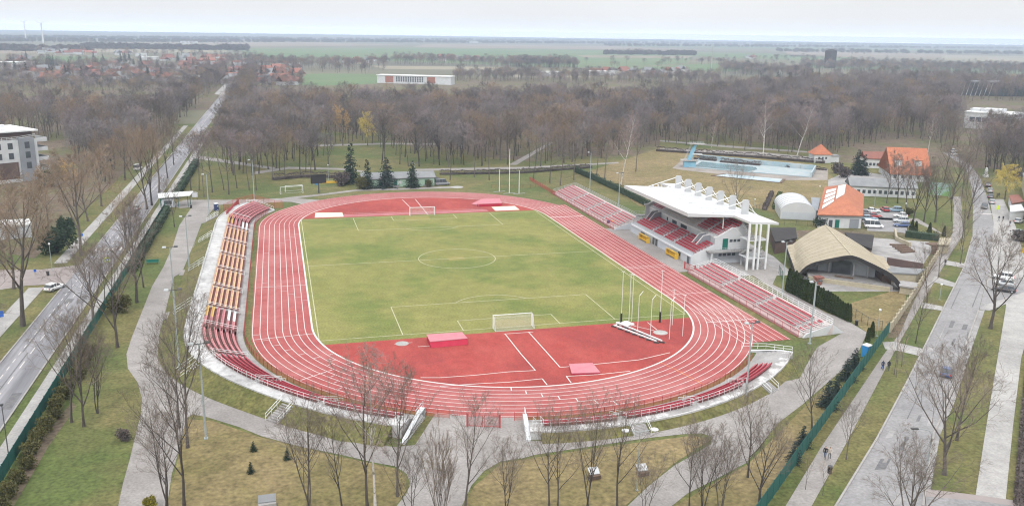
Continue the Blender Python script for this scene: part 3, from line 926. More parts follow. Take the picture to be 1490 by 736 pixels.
# ---- straight open stands on the right side
def straight_stand(label, x0, y0, y1, nrows, zt, gaps, side_wall_at):
    root = thing('bleachers', (x0 + 2.5, (y0 + y1) / 2, 0), label, 'bleachers')
    rp = (5.9 if nrows == 6 else 4.6) / nrows
    rr_ = (zt - .45) / nrows
    b = MB()
    prof = [(x0 + 1.0 + nrows * rp + 1.3, .0), (x0 + 1.0 + nrows * rp + 1.3, zt)]
    for i in range(nrows - 1, -1, -1):
        prof += [(x0 + 1.0 + i * rp, .45 + (i + 1) * rr_), (x0 + 1.0 + i * rp, .45 + i * rr_)]
    prof += [(x0, .45), (x0, .0)]
    rings = [[(x, y, z) for x, z in prof] for y in (y1, y0)]
    b.loft(rings)
    b.build('terrace', M['tread_grey'], root)
    xb = prof[0][0]
    edges = [y1] + gaps + [y0]
    for a, z in zip(edges[:-1], edges[1:]):
        for i in range(nrows):
            sb = MB()
            ya, yz = a - .6, z + .6
            n = int((ya - yz) / .5)
            x = x0 + 1.0 + i * rp + .42; zz = .45 + (i + 1) * rr_
            for k in range(n):
                y = ya - (k + .5) * (ya - yz) / n
                sb.box((x - .16, y - .23, zz + .22), (x + .17, y + .23, zz + .30))
                sb.box((x + .11, y - .23, zz + .305), (x + .17, y + .23, zz + .5))
            sb.box((x - .05, yz, zz + .0), (x + .05, ya, zz + .215), 1)
            sb.build('seat_row', [M['pink_seat'] if (i % 2 == 0) else M['fresh_seat'], M['galv']], root)
    st = MB(); rl = MB()
    for g in gaps:
        for i in range(nrows):
            x = x0 + 1.0 + i * rp; zz = .45 + i * rr_
            st.box((x - .3, g - .42, zz), (x, g + .42, zz + rr_ * .5))
        for i in range(0, nrows, 2):
            for s in (-.5, .5):
                x = x0 + 1.0 + i * rp; zz = .45 + i * rr_
                rail_run([(x - .2, g + s, zz), (x + rp * 1.3, g + s, zz + rr_ * 1.3)], .85, 1.2, (.45, .85), .035, rl)
    st.build('stair_steps', M['walk'], root)
    rl.build('stair_railing', M['galv'], root)
    rail_run([(x0 + .3, y1 - .05, .45), (xb - .1, y1 - .05, zt), (xb - .1, y0 + .05, zt), (x0 + .3, y0 + .05, .45)], 1.1, 1.8, (.35, .72, 1.1), .045).build('railing', M['galv'] if nrows == 6 else M['white_steel'], root)
    b = MB(); bar_fence(b, [(x0 - .12, y1, 0), (x0 - .12, y0, 0)], 1.35, .09, .03)
    b.build('front_mesh', M['pink_seat'], root)
    rail_run([(x0 - .16, y1, 0), (x0 - .16, y0, 0)], 1.4, 2.5, (.06, 1.38), .035).build('front_fence_frame', M['red_mesh'], root)
    return root, xb


bl1, xb1 = straight_stand('open bleachers of faded red seats on the far right side beyond the roofed stand', 48.8, 22.3, 78.8, 6, 2.5, [G(*q, 1.6).y for q in ((840, 288), (861, 301), (883, 314))], 22)
bl2, xb2 = straight_stand('open bleachers of faded red seats on the near right side below the roofed stand', 48.8, -68.0, -23.6, 5, 1.9, [G(*q, 1.3).y for q in ((1055, 412), (1103, 440), (1160, 473))], -68)
# grey end walls
b = MB(); b.add([(48.8, 21.9, 0), (55.9, 21.9, 0), (55.9, 21.9, 2.5), (49.3, 21.9, .5), (48.8, 22.2, 0), (55.9, 22.2, 0), (55.9, 22.2, 2.5), (49.3, 22.2, .5)], [(0, 1, 2, 3), (7, 6, 5, 4), (0, 4, 5, 1), (1, 5, 6, 2), (2, 6, 7, 3), (3, 7, 4, 0)])
b.build('end_wall', M['grey_wall'], bl1)
b = MB(); b.add([(49.4, -68.1, 0), (58.6, -67.2, 0), (55.6, -67.6, 2.0), (50.0, -68.1, .7), (49.4, -68.5, 0), (58.6, -67.6, 0), (55.6, -68.0, 2.0), (50.0, -68.5, .7)], [(3, 2, 1, 0), (4, 5, 6, 7), (0, 4, 5, 1)[::-1], (1, 5, 6, 2)[::-1], (2, 6, 7, 3)[::-1], (3, 7, 4, 0)[::-1]])
b.build('end_wall', M['white_wall'], bl2)

# ---- the roofed main stand
ms = thing('roofed_grandstand', (60, 1, 0), 'white roofed main grandstand with rounded pylons and red and beige seats', 'grandstand')
YA, YB = -17.5, 19.0
b = MB()
b.loft([[(x, y, z) for x, z in ((52.5, 0), (59.5, 0), (59.5, 4.4), (58.0, 4.4), (52.5, 2.1))] for y in (YB, YA)])
b.build('lower_block', M['grey_wall'], ms)
b = MB()
b.loft([[(x, y, z) for x, z in ((59.4, 3.3), (66.9, 3.3), (66.9, 9.3), (65.6, 9.3), (59.4, 6.0))] for y in (23.0, YA + .02)])
b.build('upper_block', M['white_wall'], ms)
b = MB(); b.box((59.6, YA + .3, 0), (66.6, 22.8, 3.28)); b.build('ground_floor', M['grey_wall'], ms)
# lower tier
st = MB()
for i in range(6):
    x = 53.4 + i * .82
    st.box((x, YA + .05, 2.0 + i * .36), (x + .82, YB - .05, 2.45 + i * .36))
st.build('lower_terrace', M['concrete'], ms)
gy = [19.0, 7.6, 1.0, -5.2, -17.5]
for a, z in zip(gy[:-1], gy[1:]):
    for i in range(6):
        x = 53.4 + i * .82 + .42; zz = 2.45 + i * .36
        sb = MB(); ya, yz = a - .55, z + .55
        n = int((ya - yz) / .5)
        for k in range(n):
            y = ya - (k + .5) * (ya - yz) / n
            sb.box((x - .2, y - .23, zz + .3), (x + .2, y + .23, zz + .4)); sb.box((x + .14, y - .23, zz + .405), (x + .22, y + .23, zz + .7))
        sb.box((x - .05, yz, zz), (x + .05, ya, zz + .295), 1)
        sb.build('seat_row', [M['red_seat'], M['galv']], ms)
rl = MB()
for g in gy[1:-1]:
    for s in (-.5, .5):
        rail_run([(53.5, g + s, 2.2), (58, g + s, 4.2)], .85, 1.1, (.42, .85), .035, rl)
rail_run([(53.0, YB - .1, 2.1), (53.0, YA + .1, 2.1), (58.3, YA + .1, 4.4)], 1.0, 1.2, (.33, .66, 1.0), .03, rl)
rail_run([(53.0, YB - .1, 2.1), (58.3, YB - .1, 4.4)], 1.0, 1.2, (.33, .66, 1.0), .03, rl)
rl.build('front_railing', M['galv'], ms)
b = MB(); b.box((52.3, YA - .05, 1.9), (53.35, YB + .05, 2.12)); b.build('front_ledge', M['white_wall'], ms)
# front wall doors and windows
b = MB()
for y in (4.0, 2.2): b.box((52.42, y - .6, 0.02), (52.49, y + .6, 1.85))
b.build('tunnel_door', M['dark_steel'], ms)
for ya, yb, za, zb in ((-16.6, -15.4, .02, 1.85), (-11.8, -10.6, .8, 1.7), (9.8, 12.2, .9, 1.6)):
    b = MB(); b.box((52.4, ya, za), (52.47, yb, zb)); b.build('front_window', M['glass'], ms)
# vomitories: stair heads with white parapets
for yc in (15.8, -12.2):
    b = MB()
    b.box((56.6, yc - 1.0, 3.7), (59.35, yc + 1.0, 4.02))
    b.build('stair_head', M['dark_steel'], ms)
    rl = MB()
    for s in (-1.1, 1.1):
        for p, q in (((55.6, 3.9), (57.4, 6.0)), ((57.4, 6.0), (59.2, 6.2))):
            rl.beam((p[0], yc + s, p[1]), (q[0], yc + s, q[1]), .12, .18)
        rl.add([(55.6, yc + s - .05, 3.5), (59.3, yc + s - .05, 4.4), (59.2, yc + s - .05, 6.15), (57.4, yc + s - .05, 5.95), (55.6, yc + s + .05, 3.5), (59.3, yc + s + .05, 4.4), (59.2, yc + s + .05, 6.15), (57.4, yc + s + .05, 5.95)],
               [(0, 1, 2, 3), (7, 6, 5, 4), (2, 6, 7, 3), (3, 7, 4, 0)], 1)
    rl.build('stair_parapet', [M['white_steel'], M['mid_grey']], ms)
# windows in the upper front wall
for y0_ in (11.0, 7.6, 6.7, 5.8, 2.6, 1.7, .8, -.1):
    f = MB(); f.box((59.33, y0_ - .38, 4.55), (59.39, y0_ + .38, 5.45)); f.build('window', M['glass'], ms)
b = MB(); b.box((59.30, -17.4, 5.75), (59.42, 22.9, 6.05)); b.build('upper_ledge', M['white_steel'], ms)
# upper tier
for i in range(7):
    x = 59.9 + i * .82; zz = 6.1 + i * .47
    st = MB(); st.box((x, YA + .1, zz - .35), (x + .8, 22.9, zz)); st.build('upper_terrace', M['concrete'], ms)
    for a, z, kind in ((22.6, 16.6, 'red'), (15.4, 6.0, 'beige'), (5.0, -3.4, 'beige2'), (-4.4, -9.6, 'mid'), (-10.6, -17.1, 'red')):
        m = {'red': 'red_seat', 'beige': 'beige_seat' if i < 6 else 'yellow_seat', 'beige2': 'beige_seat' if i < 4 else 'red_seat', 'mid': 'yellow_seat' if i > 4 else 'red_seat'}[kind]
        n = int((a - z) / .5); sb = MB()
        for k in range(n):
            y = a - (k + .5) * .5
            sb.box((x + .2, y - .23, zz + .3), (x + .6, y + .23, zz + .4)); sb.box((x + .54, y - .23, zz + .405), (x + .62, y + .23, zz + .75))
        sb.box((x + .35, z, zz), (x + .45, a, zz + .295), 1)
        sb.build('seat_row', [M[m], M['galv']], ms)
rail_run([(59.5, 22.9, 6.05), (59.5, YA + .1, 6.05)], .8, 1.5, (.4, .8), .025).build('upper_railing', M['galv'], ms)
# side walls with their parapets
for yy, sg in ((YA, -1), (23.0, 1)):
    o1, o2 = (yy - .22, yy - .02) if sg < 0 else (yy + .02, yy + .22)
    b = MB()
    prof = [(58.2, 3.5), (66.9, 3.5), (66.9, 5.3), (66.3, 5.4), (63.4, 8.4), (62.6, 8.5), (58.8, 6.5), (58.2, 6.5)]
    b.loft([[(x, y, z) for x, z in prof] for y in (o2, o1)])
    b.build('side_wall', M['white_wall'], ms)
    pa = MB()
    for p, q in (((57.8, 6.55), (58.9, 6.6)), ((58.8, 6.6), (62.7, 8.6)), ((62.6, 8.6), (63.5, 8.5)), ((63.4, 8.5), (66.4, 5.45)), ((66.3, 5.4), (67.2, 5.3))):
        pa.beam((p[0], (o1 + o2) / 2, p[1]), (q[0], (o1 + o2) / 2, q[1]), .3, .28)
    pa.build('parapet_cap', M['white_steel'], ms)
    rail_run([(57.8, o1, 6.6), (58.8, o1, 6.7), (62.6, o1, 8.6)], .8, 1.0, (.4, .8), .03).build('side_railing', M['galv'], ms)
    # balcony with its columns
    ya, yb = (yy - 2.3, yy - .24) if sg < 0 else (yy + .24, yy + 2.3)
    b = MB(); b.box((56.0, ya, 3.25), (66.9, yb, 3.48)); b.build('balcony', M['concrete'], ms)
    for x in (56.6, 64.4):
        b = MB(); b.box((x - .16, ya + .1 if sg < 0 else yb - .42, 0), (x + .16, ya + .42 if sg < 0 else yb - .1, 3.24)); b.build('balcony_column', M['white_wall'], ms)
    yo = ya + .06 if sg < 0 else yb - .06
    rail_run([(56.0, yo, 3.48), (66.6, yo, 3.48)], .95, 1.2, (.5, .95), .035).build('balcony_railing', M['galv'], ms)
    oy = o1 - .03 if sg < 0 else o2 + .03
    b = MB(); b.box((60.2, min(oy, oy - .03 * sg), 3.55), (61.6, max(oy, oy - .03 * sg), 6.1)); b.build('side_door', M['teal'], ms)
    for x in (62.4, 63.4, 64.4):
        b = MB(); b.box((x - .38, min(oy, oy - .03 * sg), 5.2), (x + .38, max(oy, oy - .03 * sg), 5.85)); b.build('window', M['glass'], ms)
    gyy = yy + .3 if sg < 0 else yy - .2
    for x in (60.0, 61.2, 62.4, 63.6):
        b = MB(); b.box((x - .45, gyy - .06 if sg < 0 else gyy, 1.75), (x + .45, gyy if sg < 0 else gyy + .06, 2.4)); b.build('window', M['glass'], ms)
# lower side triangles (front end walls)
for yy in (YA - .14, YB + .02):
    b = MB(); b.loft([[(x, y, z) for x, z in ((52.4, 0), (58.4, 0), (58.4, 4.75), (57.9, 4.75), (52.4, 2.35))] for y in (yy + .12, yy)])
    b.build('end_wall', M['white_wall'], ms)
# roof
ZF = lambda x: 12.15 - (x - 52) * .072
out = [(51.7, 23.4), (51.7, -15.9), (63.3, -16.6), (63.3, -23.9), (70.8, -23.9), (70.8, 31.0), (66.0, 31.0), (66.0, 23.4)]
b = MB()
pts = [Vector((x, y, 0)) for x, y in out]
n = len(out)
vs = [(x, y, ZF(x)) for x, y in out] + [(x, y, ZF(x) - (.85 if x < 60 else .5)) for x, y in out]
tri = [tuple(t) for t in tessellate_polygon([pts])]
fs = []
for t in tri:
    a_, b_, c_ = (pts[i] for i in t)
    t = t if (b_ - a_).cross(c_ - a_).z > 0 else t[::-1]
    fs.append(t); fs.append(tuple(i + n for i in t[::-1]))
fs += [(i, n + i, n + (i + 1) % n, (i + 1) % n) for i in range(n)]
b.add(vs, fs)
b.build('roof', M['roof_white'], ms)
b = MB()
for k in range(12):
    y = 22.9 - 38.4 * k / 11
    b.beam((51.9, y, ZF(51.9) + .03), (70.6, y, ZF(70.6) + .03), .10, .07)
b.build('roof_ribs', M['white_steel'], ms)
for k in range(7):
    y = 22.7 - 36.8 * k / 6
    f = MB()
    prof = [(66.7, 10.6), (68.4, 10.6), (68.4, 14.15)] + [(67.55 + .85 * math.cos(R(a)) ** .5, 14.15 + .35 * math.sin(R(a))) for a in (30, 60, 90)] + [(67.55 - .85 * math.cos(R(a)) ** .5, 14.15 + .35 * math.sin(R(a))) for a in (60, 30)] + [(66.7, 14.15)]
    f.loft([[(x, yy, z) for x, z in prof] for yy in (y + .22, y - .22)])
    f.build('pylon', M['pylon'], ms)
    f = MB()
    for dy in (-.12, .12): f.tube((66.8, y + dy, 14.0), (58.6, y + dy, ZF(58.6) + .05), .07, .07, 6)
    f.tube((68.2, y, 14.0), (70.6, y + .3, ZF(70.6)), .08, .08, 6)
    f.tube((68.2, y, 12.6), (70.4, y - 1.6, ZF(70.4)), .06, .06, 6)
    if k < 6:
        f.tube((68.3, y, 13.6), (69.8, y - 3.1, ZF(69.8)), .07, .07, 6); f.tube((69.8, y - 3.1, ZF(69.8)), (68.3, y - 6.13, 13.6), .07, .07, 6)
    f.build('roof_stay', M['white_steel'], ms)
for y in (-15.5, 22.6):
    b = MB()
    b.tube((61.2, y, 8.0), (61.2, y, ZF(61.2) - .5), .12, .12, 8)
    b.build('roof_post', M['white_steel'], ms)
# stair towers at both ends
for sg, y0_, y1_ in ((-1, -24.2, -19.9), (1, 25.4, 30.0)):
    yo = y0_ if sg < 0 else y1_
    for x in (63.2, 64.9, 66.0, 68.0):
        b = MB(); b.box((x - .2, yo - .2, 0), (x + .2, yo + .2, ZF(x) - .45)); b.build('tower_column', M['white_steel'], ms)
    b = MB()
    for z in (2.6, 6.8):
        b.box((63.4, min(y0_, y1_), z), (68.2, max(y0_, y1_) - .0, z + .22))
    b.build('landing', M['white_wall'], ms)
    yi = y1_ if sg < 0 else y0_
    for x, (za, zb), (p, q) in ((67.2, (0, 2.7), (yo, yi)), (64.2, (2.8, 5.2), (yi, yo)), (67.2, (2.8, 6.9), (yo, yi)), (64.2, (7, 10), (yo, yi))):
        f = MB()
        for k in range(8):
            ya = p + (q - p) * k / 8; yb = p + (q - p) * (k + 1) / 8
            z = za + (zb - za) * (k + 1) / 8
            f.box((x - .6, min(ya, yb), z - .28), (x + .6, max(ya, yb), z))
        f.build('stair_flight', M['concrete'], ms)
        rail_run([(x - .6, p, za), (x - .6, q, zb)], .95, 1.1, (.5, .95), .03).build('stair_railing', M['galv'], ms)
# team shelters
for q, lab in (((934, 351), 'long yellow team bench shelter before the roofed stand, the one nearer the far end'), ((972, 374), 'long yellow team bench shelter before the roofed stand, the one nearer the camera')):
    p = G(*q); p.x = 51.3
    root = thing('team_shelter', p, lab, 'shelter', 'yellow team benches')
    b = MB()
    b.loft([[(p.x + x, p.y + y, z) for x, z in ((.7, 0), (.7, 1.35), (.45, 1.6), (-.35, 1.75), (-.35, 1.66), (.38, 1.5), (.6, 1.3), (.6, 0))] for y in (2.6, -2.6)])
    b.build('shell', M['yellow'], root)
    b = MB(); b.box((p.x - .2, p.y - 2.4, .35), (p.x + .45, p.y + 2.4, .45)); b.box((p.x + .4, p.y - 2.4, .45), (p.x + .5, p.y + 2.4, .9)); b.build('bench', M['yellow'], root)
    for s in (-2.55, 2.55):
        b = MB(); b.box((p.x - .3, p.y + s - .03, 0), (p.x + .62, p.y + s + .03, 1.4)); b.build('side_panel', M['yellow'], root)
# ------------------------------------------------------------------ fences round the track
def fence_thing(name, pts, label, h, m, post_m, step=2.5, bars=.1, w=.022, cat='fence', prad=.04):
    root = thing(name, pts[0], label, cat)
    b = MB(); bar_fence(b, pts, h, bars, w)
    b.build('mesh_panel', m, root)
    b = MB()
    for p, q in zip(pts[:-1], pts[1:]):
        p, q = Vector(p), Vector(q)
        k = max(1, round((q - p).length / step))
        for i in range(k + 1):
            s = p.lerp(q, i / k); b.tube(s, s + Vector((0, 0, h + .12)), prad, prad, 5)
        b.tube(p + Vector((0, 0, h)), q + Vector((0, 0, h)), .03, .03, 4)
    b.build('posts', post_m, root)
    return root


def bend_pts(a, z, r, k):
    out = []
    for i in range(k + 1):
        c, n = place(('a', a + (z - a) * i / k)); p = c + n * r
        out.append((p.x, p.y, 0.02))
    return out


pts = bend_pts(158, 179.9, 47.6, 10) + [(TX - 47.6, y, .02) for y in (20, 0, -20)] + bend_pts(181, 196, 47.6, 8)
fence_thing('track_fence', pts, 'bright red mesh fence between the curved stand and the left straight', 1.2, M['red_mesh'], M['red_mesh'], 2.5, .09, .035)
fence_thing('track_fence', bend_pts(196, 246.5, 47.6, 26), 'brownish orange mesh fence with red posts round the near left bend', 1.15, M['orange_net'], M['red_mesh'], 2.6, .09, .042)
fence_thing('track_fence', bend_pts(257.5, 316, 47.6, 30), 'brownish orange mesh fence with red posts round the near right bend', 1.15, M['orange_net'], M['red_mesh'], 2.6, .09, .042)
p = [G(332, 316), G(326, 309), G(345, 300), G(368, 294), G(400, 303), G(411, 303)]
fence_thing('track_fence', [tuple(q) for q in p], 'tall orange-red net fence wrapping the far end of the curved stand', 2.4, M['orange_net'], M['red_mesh'], 3, .1, .03)
b = MB()
q0, q1 = G(330, 322), G(325, 309)
b.beam(q0 + Vector((0, 0, 1.6)), G(348, 303) * 1 + Vector((0, 0, 1.6)), .06, 2.6)
o = b.build('fence_panel', M['red_mesh']); tag(o, 'solid red fence panel at the far corner of the curved stand by the blue toilet', 'fence')
p = [G(770, 262), G(808, 285)]
fence_thing('track_fence', [tuple(q) for q in p], 'low rust red fence behind the far bleachers running from the field', 1.3, M['red_mesh'], M['red_mesh'], 2.2, .08, .04)
p = [G(715, 274), G(772, 274), G(800, 268)]
fence_thing('wire_fence', [tuple(q) for q in p], 'thin rusty wire fence on the dry grass behind the white posts', 1.2, M['orange_net'], M['wood'], 3, .25, .02)
# red gates
for (qa, qb, lab, h) in (((680, 620), (727, 622), 'red double mesh gate to the track in the gap between the two curved stands', 1.7), ((996, 391), (1011, 397), 'red mesh gate beside the roofed stand', 1.5)):
    a, z = G(*qa), G(*qb)
    root = thing('mesh_gate', a, lab, 'gate')
    for s, e in ((0, .48), (.52, 1)):
        p, q = a.lerp(z, s), a.lerp(z, e)
        b = MB(); bar_fence(b, [tuple(p), tuple(q)], h - .05, .09, .03)
        for zz in (.15, h): b.tube(p + Vector((0, 0, zz)), q + Vector((0, 0, zz)), .04, .04, 5)
        for t in (p, q): b.tube(t, t + Vector((0, 0, h)), .04, .04, 5)
        b.build('gate_leaf', M['red_mesh'], root)
    for t in (a, z):
        b = MB(); b.cbox((t.x, t.y, 0), (.22, .22, h + .3)); b.build('gate_post', M['red_mesh'], root)

# green fences along the roads
def panel_fence(name, a, z, n, h, label):
    root = thing(name, a, label, 'fence')
    a, z = Vector(a), Vector(z)
    d = (z - a); L_ = d.length / n; t = d.normalized(); nn = Vector((-t.y, t.x, 0))
    for i in range(n):
        p = a + t * (L_ * i + .06); q = a + t * (L_ * (i + 1) - .06)
        b = MB()
        b.beam(p + Vector((0, 0, .1 + (h - .1) / 2)), q + Vector((0, 0, .1 + (h - .1) / 2)), .035, h - .1)
        for zz in (.35, h * .55, h - .15): b.beam(p + Vector((0, 0, zz)) + nn * .03, q + Vector((0, 0, zz)) + nn * .03, .03, .06)
        b.build('fence_panel', M['green_panel'], root)
    b = MB()
    for i in range(n + 1):
        p = a + t * L_ * i; b.cbox((p.x, p.y, 0), (.09, .09, h + .1), math.atan2(t.y, t.x))
    b.build('fence_posts', M['green_panel'], root)


panel_fence('panel_fence', (-73.3, -140, 0), (-73.4, 74, 0), 84, 2.0, 'long solid dark green panel fence between the left road and the park')
a, z = G(1118, 733), G(1293, 484)
a2 = a + (a - z).normalized() * 40
panel_fence('panel_fence', tuple(a2), tuple(z), 46, 2.3, 'solid dark green panel fence between the stadium park and the right walk')
# concrete wall with stepped top beyond it
root = thing('stepped_wall', G(1294, 482), 'pale stepped concrete wall with piers running uphill beyond the green fence', 'wall')
wp = [G(1295, 483), G(1316, 452), G(1334, 425), G(1352, 392), G(1372, 362)]
b = MB(); pb = MB()
for p, q in zip(wp[:-1], wp[1:]):
    k = max(2, int((q - p).length / 3.0))
    for i in range(k):
        s, e = p.lerp(q, i / k), p.lerp(q, (i + 1) / k - .02)
        b.beam(s + Vector((0, 0, .8)), e + Vector((0, 0, .8)), .22, 1.6)
        pb.cbox((s.x, s.y, 0), (.42, .42, 1.95), math.atan2((q - p).y, (q - p).x))
b.build('wall_panel', M['cream'], root); pb.build('wall_piers', M['cream'], root)
p = [G(1228, 452), G(1262, 474), G(1283, 480)]
fence_thing('wire_fence', [tuple(q) for q in p], 'green wire mesh fence on the dry lawn behind the thuja row', 1.7, M['needle'], M['dark_steel'], 2.6, .16, .02)
p = [G(1133, 398), G(1140, 410)]
fence_thing('wire_fence', [tuple(q) for q in p], 'short teal mesh fence between the yard and the thuja row', 1.9, M['teal'], M['dark_steel'], 2.0, .08, .04)
p = [G(1222, 305), G(1120, 310), G(1130, 318), G(1240, 326)]
fence_thing('wire_fence', [(112, 47, 0), (92, 31, 0), (97, 20, 0), (108, 14, 0)], 'dark wire fence round the white arched hall', 1.5, M['dark_steel'], M['dark_steel'], 3, .2, .02)

# ------------------------------------------------------------------ goals and sports gear
def goal(name, c, rz, label, w=7.32, h=2.44, d=2.0, m='white_steel', net=True, group=None):
    root = thing(name, c, label, 'goal', group, rz)
    b = MB()
    for s in (-1, 1): b.tube((s * w / 2, 0, 0), (s * w / 2, 0, h), .07, .07, 8)
    b.tube((-w / 2 - .07, 0, h), (w / 2 + .07, 0, h), .07, .07, 8)
    b.build('goal_frame', M[m], root)
    b = MB()
    for s in (-1, 1):
        b.tube((s * w / 2, 0, h), (s * w / 2, d * .45, h), .03, .03, 5); b.tube((s * w / 2, d * .45, h), (s * w / 2, d, .03), .03, .03, 5)
        b.tube((s * w / 2, 0, .03), (s * w / 2, d, .03), .03, .03, 5)
    b.tube((-w / 2, d, .03), (w / 2, d, .03), .03, .03, 5)
    b.build('net_support', M[m], root)
    if net:
        b = MB()
        k = 74
        for i in range(k + 1):
            x = -w / 2 + w * i / k
            for p, q in (((x, .02, h), (x, d * .45, h)), ((x, d * .45, h), (x, d, .05))):
                b.tube(p, q, .007, .007, 3, False)
        for i in range(24):
            y = d * .45 + (d * .55) * i / 23; z = h - (h - .05) * i / 23
            b.tube((-w / 2, y, z), (w / 2, y, z), .007, .007, 3, False)
            for s in (-1, 1): b.tube((s * w / 2, 0, z), (s * w / 2, y, z), .011, .011, 3, False)
        for i in range(12):
            for s in (-1, 1): b.tube((s * w / 2, d * .45 * i / 12, .03), (s * w / 2, d * .45 * i / 12, h), .011, .011, 3, False)
        b.build('goal_net', M['net'], root)
    return root


goal('football_goal', (0, -HL, .03), PI, 'white netted football goal at the near end of the pitch')
goal('football_goal', (0, HL + .1, .03), 0, 'white netted football goal at the far end of the pitch')
gp = G(425, 282)
goal('spare_goal', gp, R(12), 'larger of two empty white goal frames parked on grass beyond the far left bend', 7.3, 2.4, 1.7, net=False)
gp2 = G(428, 278.5)
goal('spare_goal', gp2, R(12), 'smaller inner one of two empty white goal frames parked beyond the far left bend', 5.6, 2.0, 1.4, net=False)


def landing_mat(q, label, h, step=False):
    p = [G(*k) for k in q]
    c = sum(p, Vector()) / len(p)
    root = thing('landing_mat', c, label, 'mat')
    b = MB(); b.prism([(v.x, v.y) for v in p], .05, h - .12); b.build('mat_body', M['mat_red'], root)
    ins = [c + (v - c) * 1.015 for v in p]
    b = MB(); b.prism([(v.x, v.y) for v in ins], h - .118, h); b.build('mat_cover', M['mat_pink'], root)
    return root, p, c


root, p, c = landing_mat([(626, 505), (680, 500), (672, 491), (621, 494.5)], 'pink topped high jump mat with crimson skirt on the near red area', 1.05)
b = MB(); a, z = p[0], p[1]
d = (z - a).normalized(); n = Vector((d.y, -d.x, 0))
b.loft([[tuple(e + n * .02 + Vector((0, 0, .9))), tuple(e + n * .55 + Vector((0, 0, .06))), tuple(e + n * .5 + Vector((0, 0, .04))), tuple(e + n * .01 + Vector((0, 0, .04)))] for e in (a, z)])
b.build('mat_skirt', M['mat_red'], root)
landing_mat([(832, 545.5), (873, 544), (862, 530.5), (828, 532)], 'flat pink square mat on the near red area at right', .35)
root, p, c = landing_mat([(694, 301), (730, 299.5), (727, 293), (700, 293.5)], 'pink pole vault mat with sloping front on the far red area', .9)
b = MB()
for s in ([(686, 297), (697, 301.5), (701, 293.5), (694, 293)],):
    v = [G(*k) for k in s]
    b.add([tuple(k + Vector((0, 0, .1))) for k in v] + [tuple(v[1] + Vector((0, 0, .7))), tuple(v[2] + Vector((0, 0, .7)))], [(0, 1, 4), (0, 4, 5, 3), (3, 5, 2), (0, 3, 2, 1)])
b.build('mat_wing', M['mat_pink'], root)

# throwing cage poles
cage = [((903.6, 471), 395, True, 'left black padded pole of the throwing cage beside the white rails'), ((960, 469), 394, True, 'black padded tall pole in the middle of the throwing cage'),
        ((915, 468), 399, False, 'thin pale pole just right of the left padded cage pole'), ((919, 467.5), 400, False, 'thin pale pole second right of the left padded cage pole'),
        ((927.6, 483), 430.5, 'bent', 'bent-top white cage pole left of the throwing circle'), ((946, 491), 436, 'bent', 'bent-top white cage pole nearest to the end of the white rails'),
        ((973.7, 493.5), 439, 'bent', 'bent-top white cage pole just right of the throwing circle'), ((978, 473), 421.6, False, 'thin pale cage pole behind the throwing circle'), ((993, 489), 429, False, 'rightmost white cage pole near the kerb of the bend')]
for q, top, kind, lab in cage:
    p = G(*q); h = hgt(*q, top)
    root = thing('cage_pole', p, lab, 'pole', 'poles of the throwing cage')
    b = MB(); b.tube(p, p + Vector((0, 0, h)), .055, .045, 7)
    if kind == 'bent': b.tube(p + Vector((0, 0, h)), p + Vector((1.1, .9, h + .55)), .05, .05, 6)
    else: b.tube(p + Vector((-.35, 0, h)), p + Vector((.35, 0, h)), .04, .04, 6)
    b.build('pole', M['white_steel'], root)
    if kind is True:
        b = MB(); b.tube(p, p + Vector((0, 0, 2.1)), .2, .2, 8); b.build('padding', M['black'], root)
root = thing('barrier_rails', G(925, 487), 'pair of long white rails lying on black feet beside the throwing circle', 'barrier')
for a, z in (((902, 474), (963, 499)), ((893, 476), (955, 499.5))):
    p, q = G(*a), G(*z); b = MB()
    b.beam(p + Vector((0, 0, .45)), q + Vector((0, 0, .45)), .2, .22); b.build('rail', M['white_steel'], root)
    for i in range(7):
        b = MB(); s = p.lerp(q, i / 6); b.beam(s + Vector((-.4, .3, .12)), s + Vector((.4, -.3, .12)), .1, .4)
        b.build('rail_foot', M['dark_steel'], root)
c = G(911, 473)
b = MB(); b.sphere((c.x, c.y, .3), 1.0, 10, 6, sz=.45); b.cbox((c.x + .9, c.y - .3, 0.04), (.9, .7, .35), .4); b.cbox((c.x - 1.3, c.y + .2, 0.04), (.5, 1.2, .5), .7)
o = b.build('covered_bundle', M['net'], smooth=False); tag(o, 'white covered bundle at the end of the long white rails', 'bundle')
# white posts on the far lawn
for q, top, lab in (((726.5, 279), 247, 'left short white post of three behind the far bend'), ((755.2, 282), 248, 'right short white post of three behind the far bend'), ((741, 281.5), 217, 'tall white middle post of three behind the far bend')):
    p = G(*q); h = hgt(*q, top)
    root = thing('white_post', p, lab, 'post')
    b = MB(); b.tube(p, p + Vector((0, 0, h)), .13, .10, 8); b.build('pole', M['white_steel'], root)
    b = MB(); b.beam(p + Vector((-2.2, -.5, .08)), p + Vector((2.2, .5, .08)), .14, .14); b.build('base_bar', M['galv'], root)
# scoreboard
p = G(464, 281)
root = thing('scoreboard', p, 'black electronic scoreboard on a single dark post beyond the far bend', 'scoreboard')
b = MB(); b.cbox((p.x, p.y, 0), (.35, .35, 3.4), .2); b.build('post', M['dark_steel'], root)
b = MB(); b.cbox((p.x, p.y - .05, 3.3), (5.0, .35, 2.9), .2); b.build('display', M['black'], root)
b = MB(); b.cbox((p.x + .03, p.y - .1, 3.28), (5.15, .25, 3.0), .2); b.build('case', M['black'], root)
b = MB(); b.cbox((p.x - .7, p.y - .2, 2.85), (1.0, .3, .4), .2); b.build('horn_box', M['blue'], root)
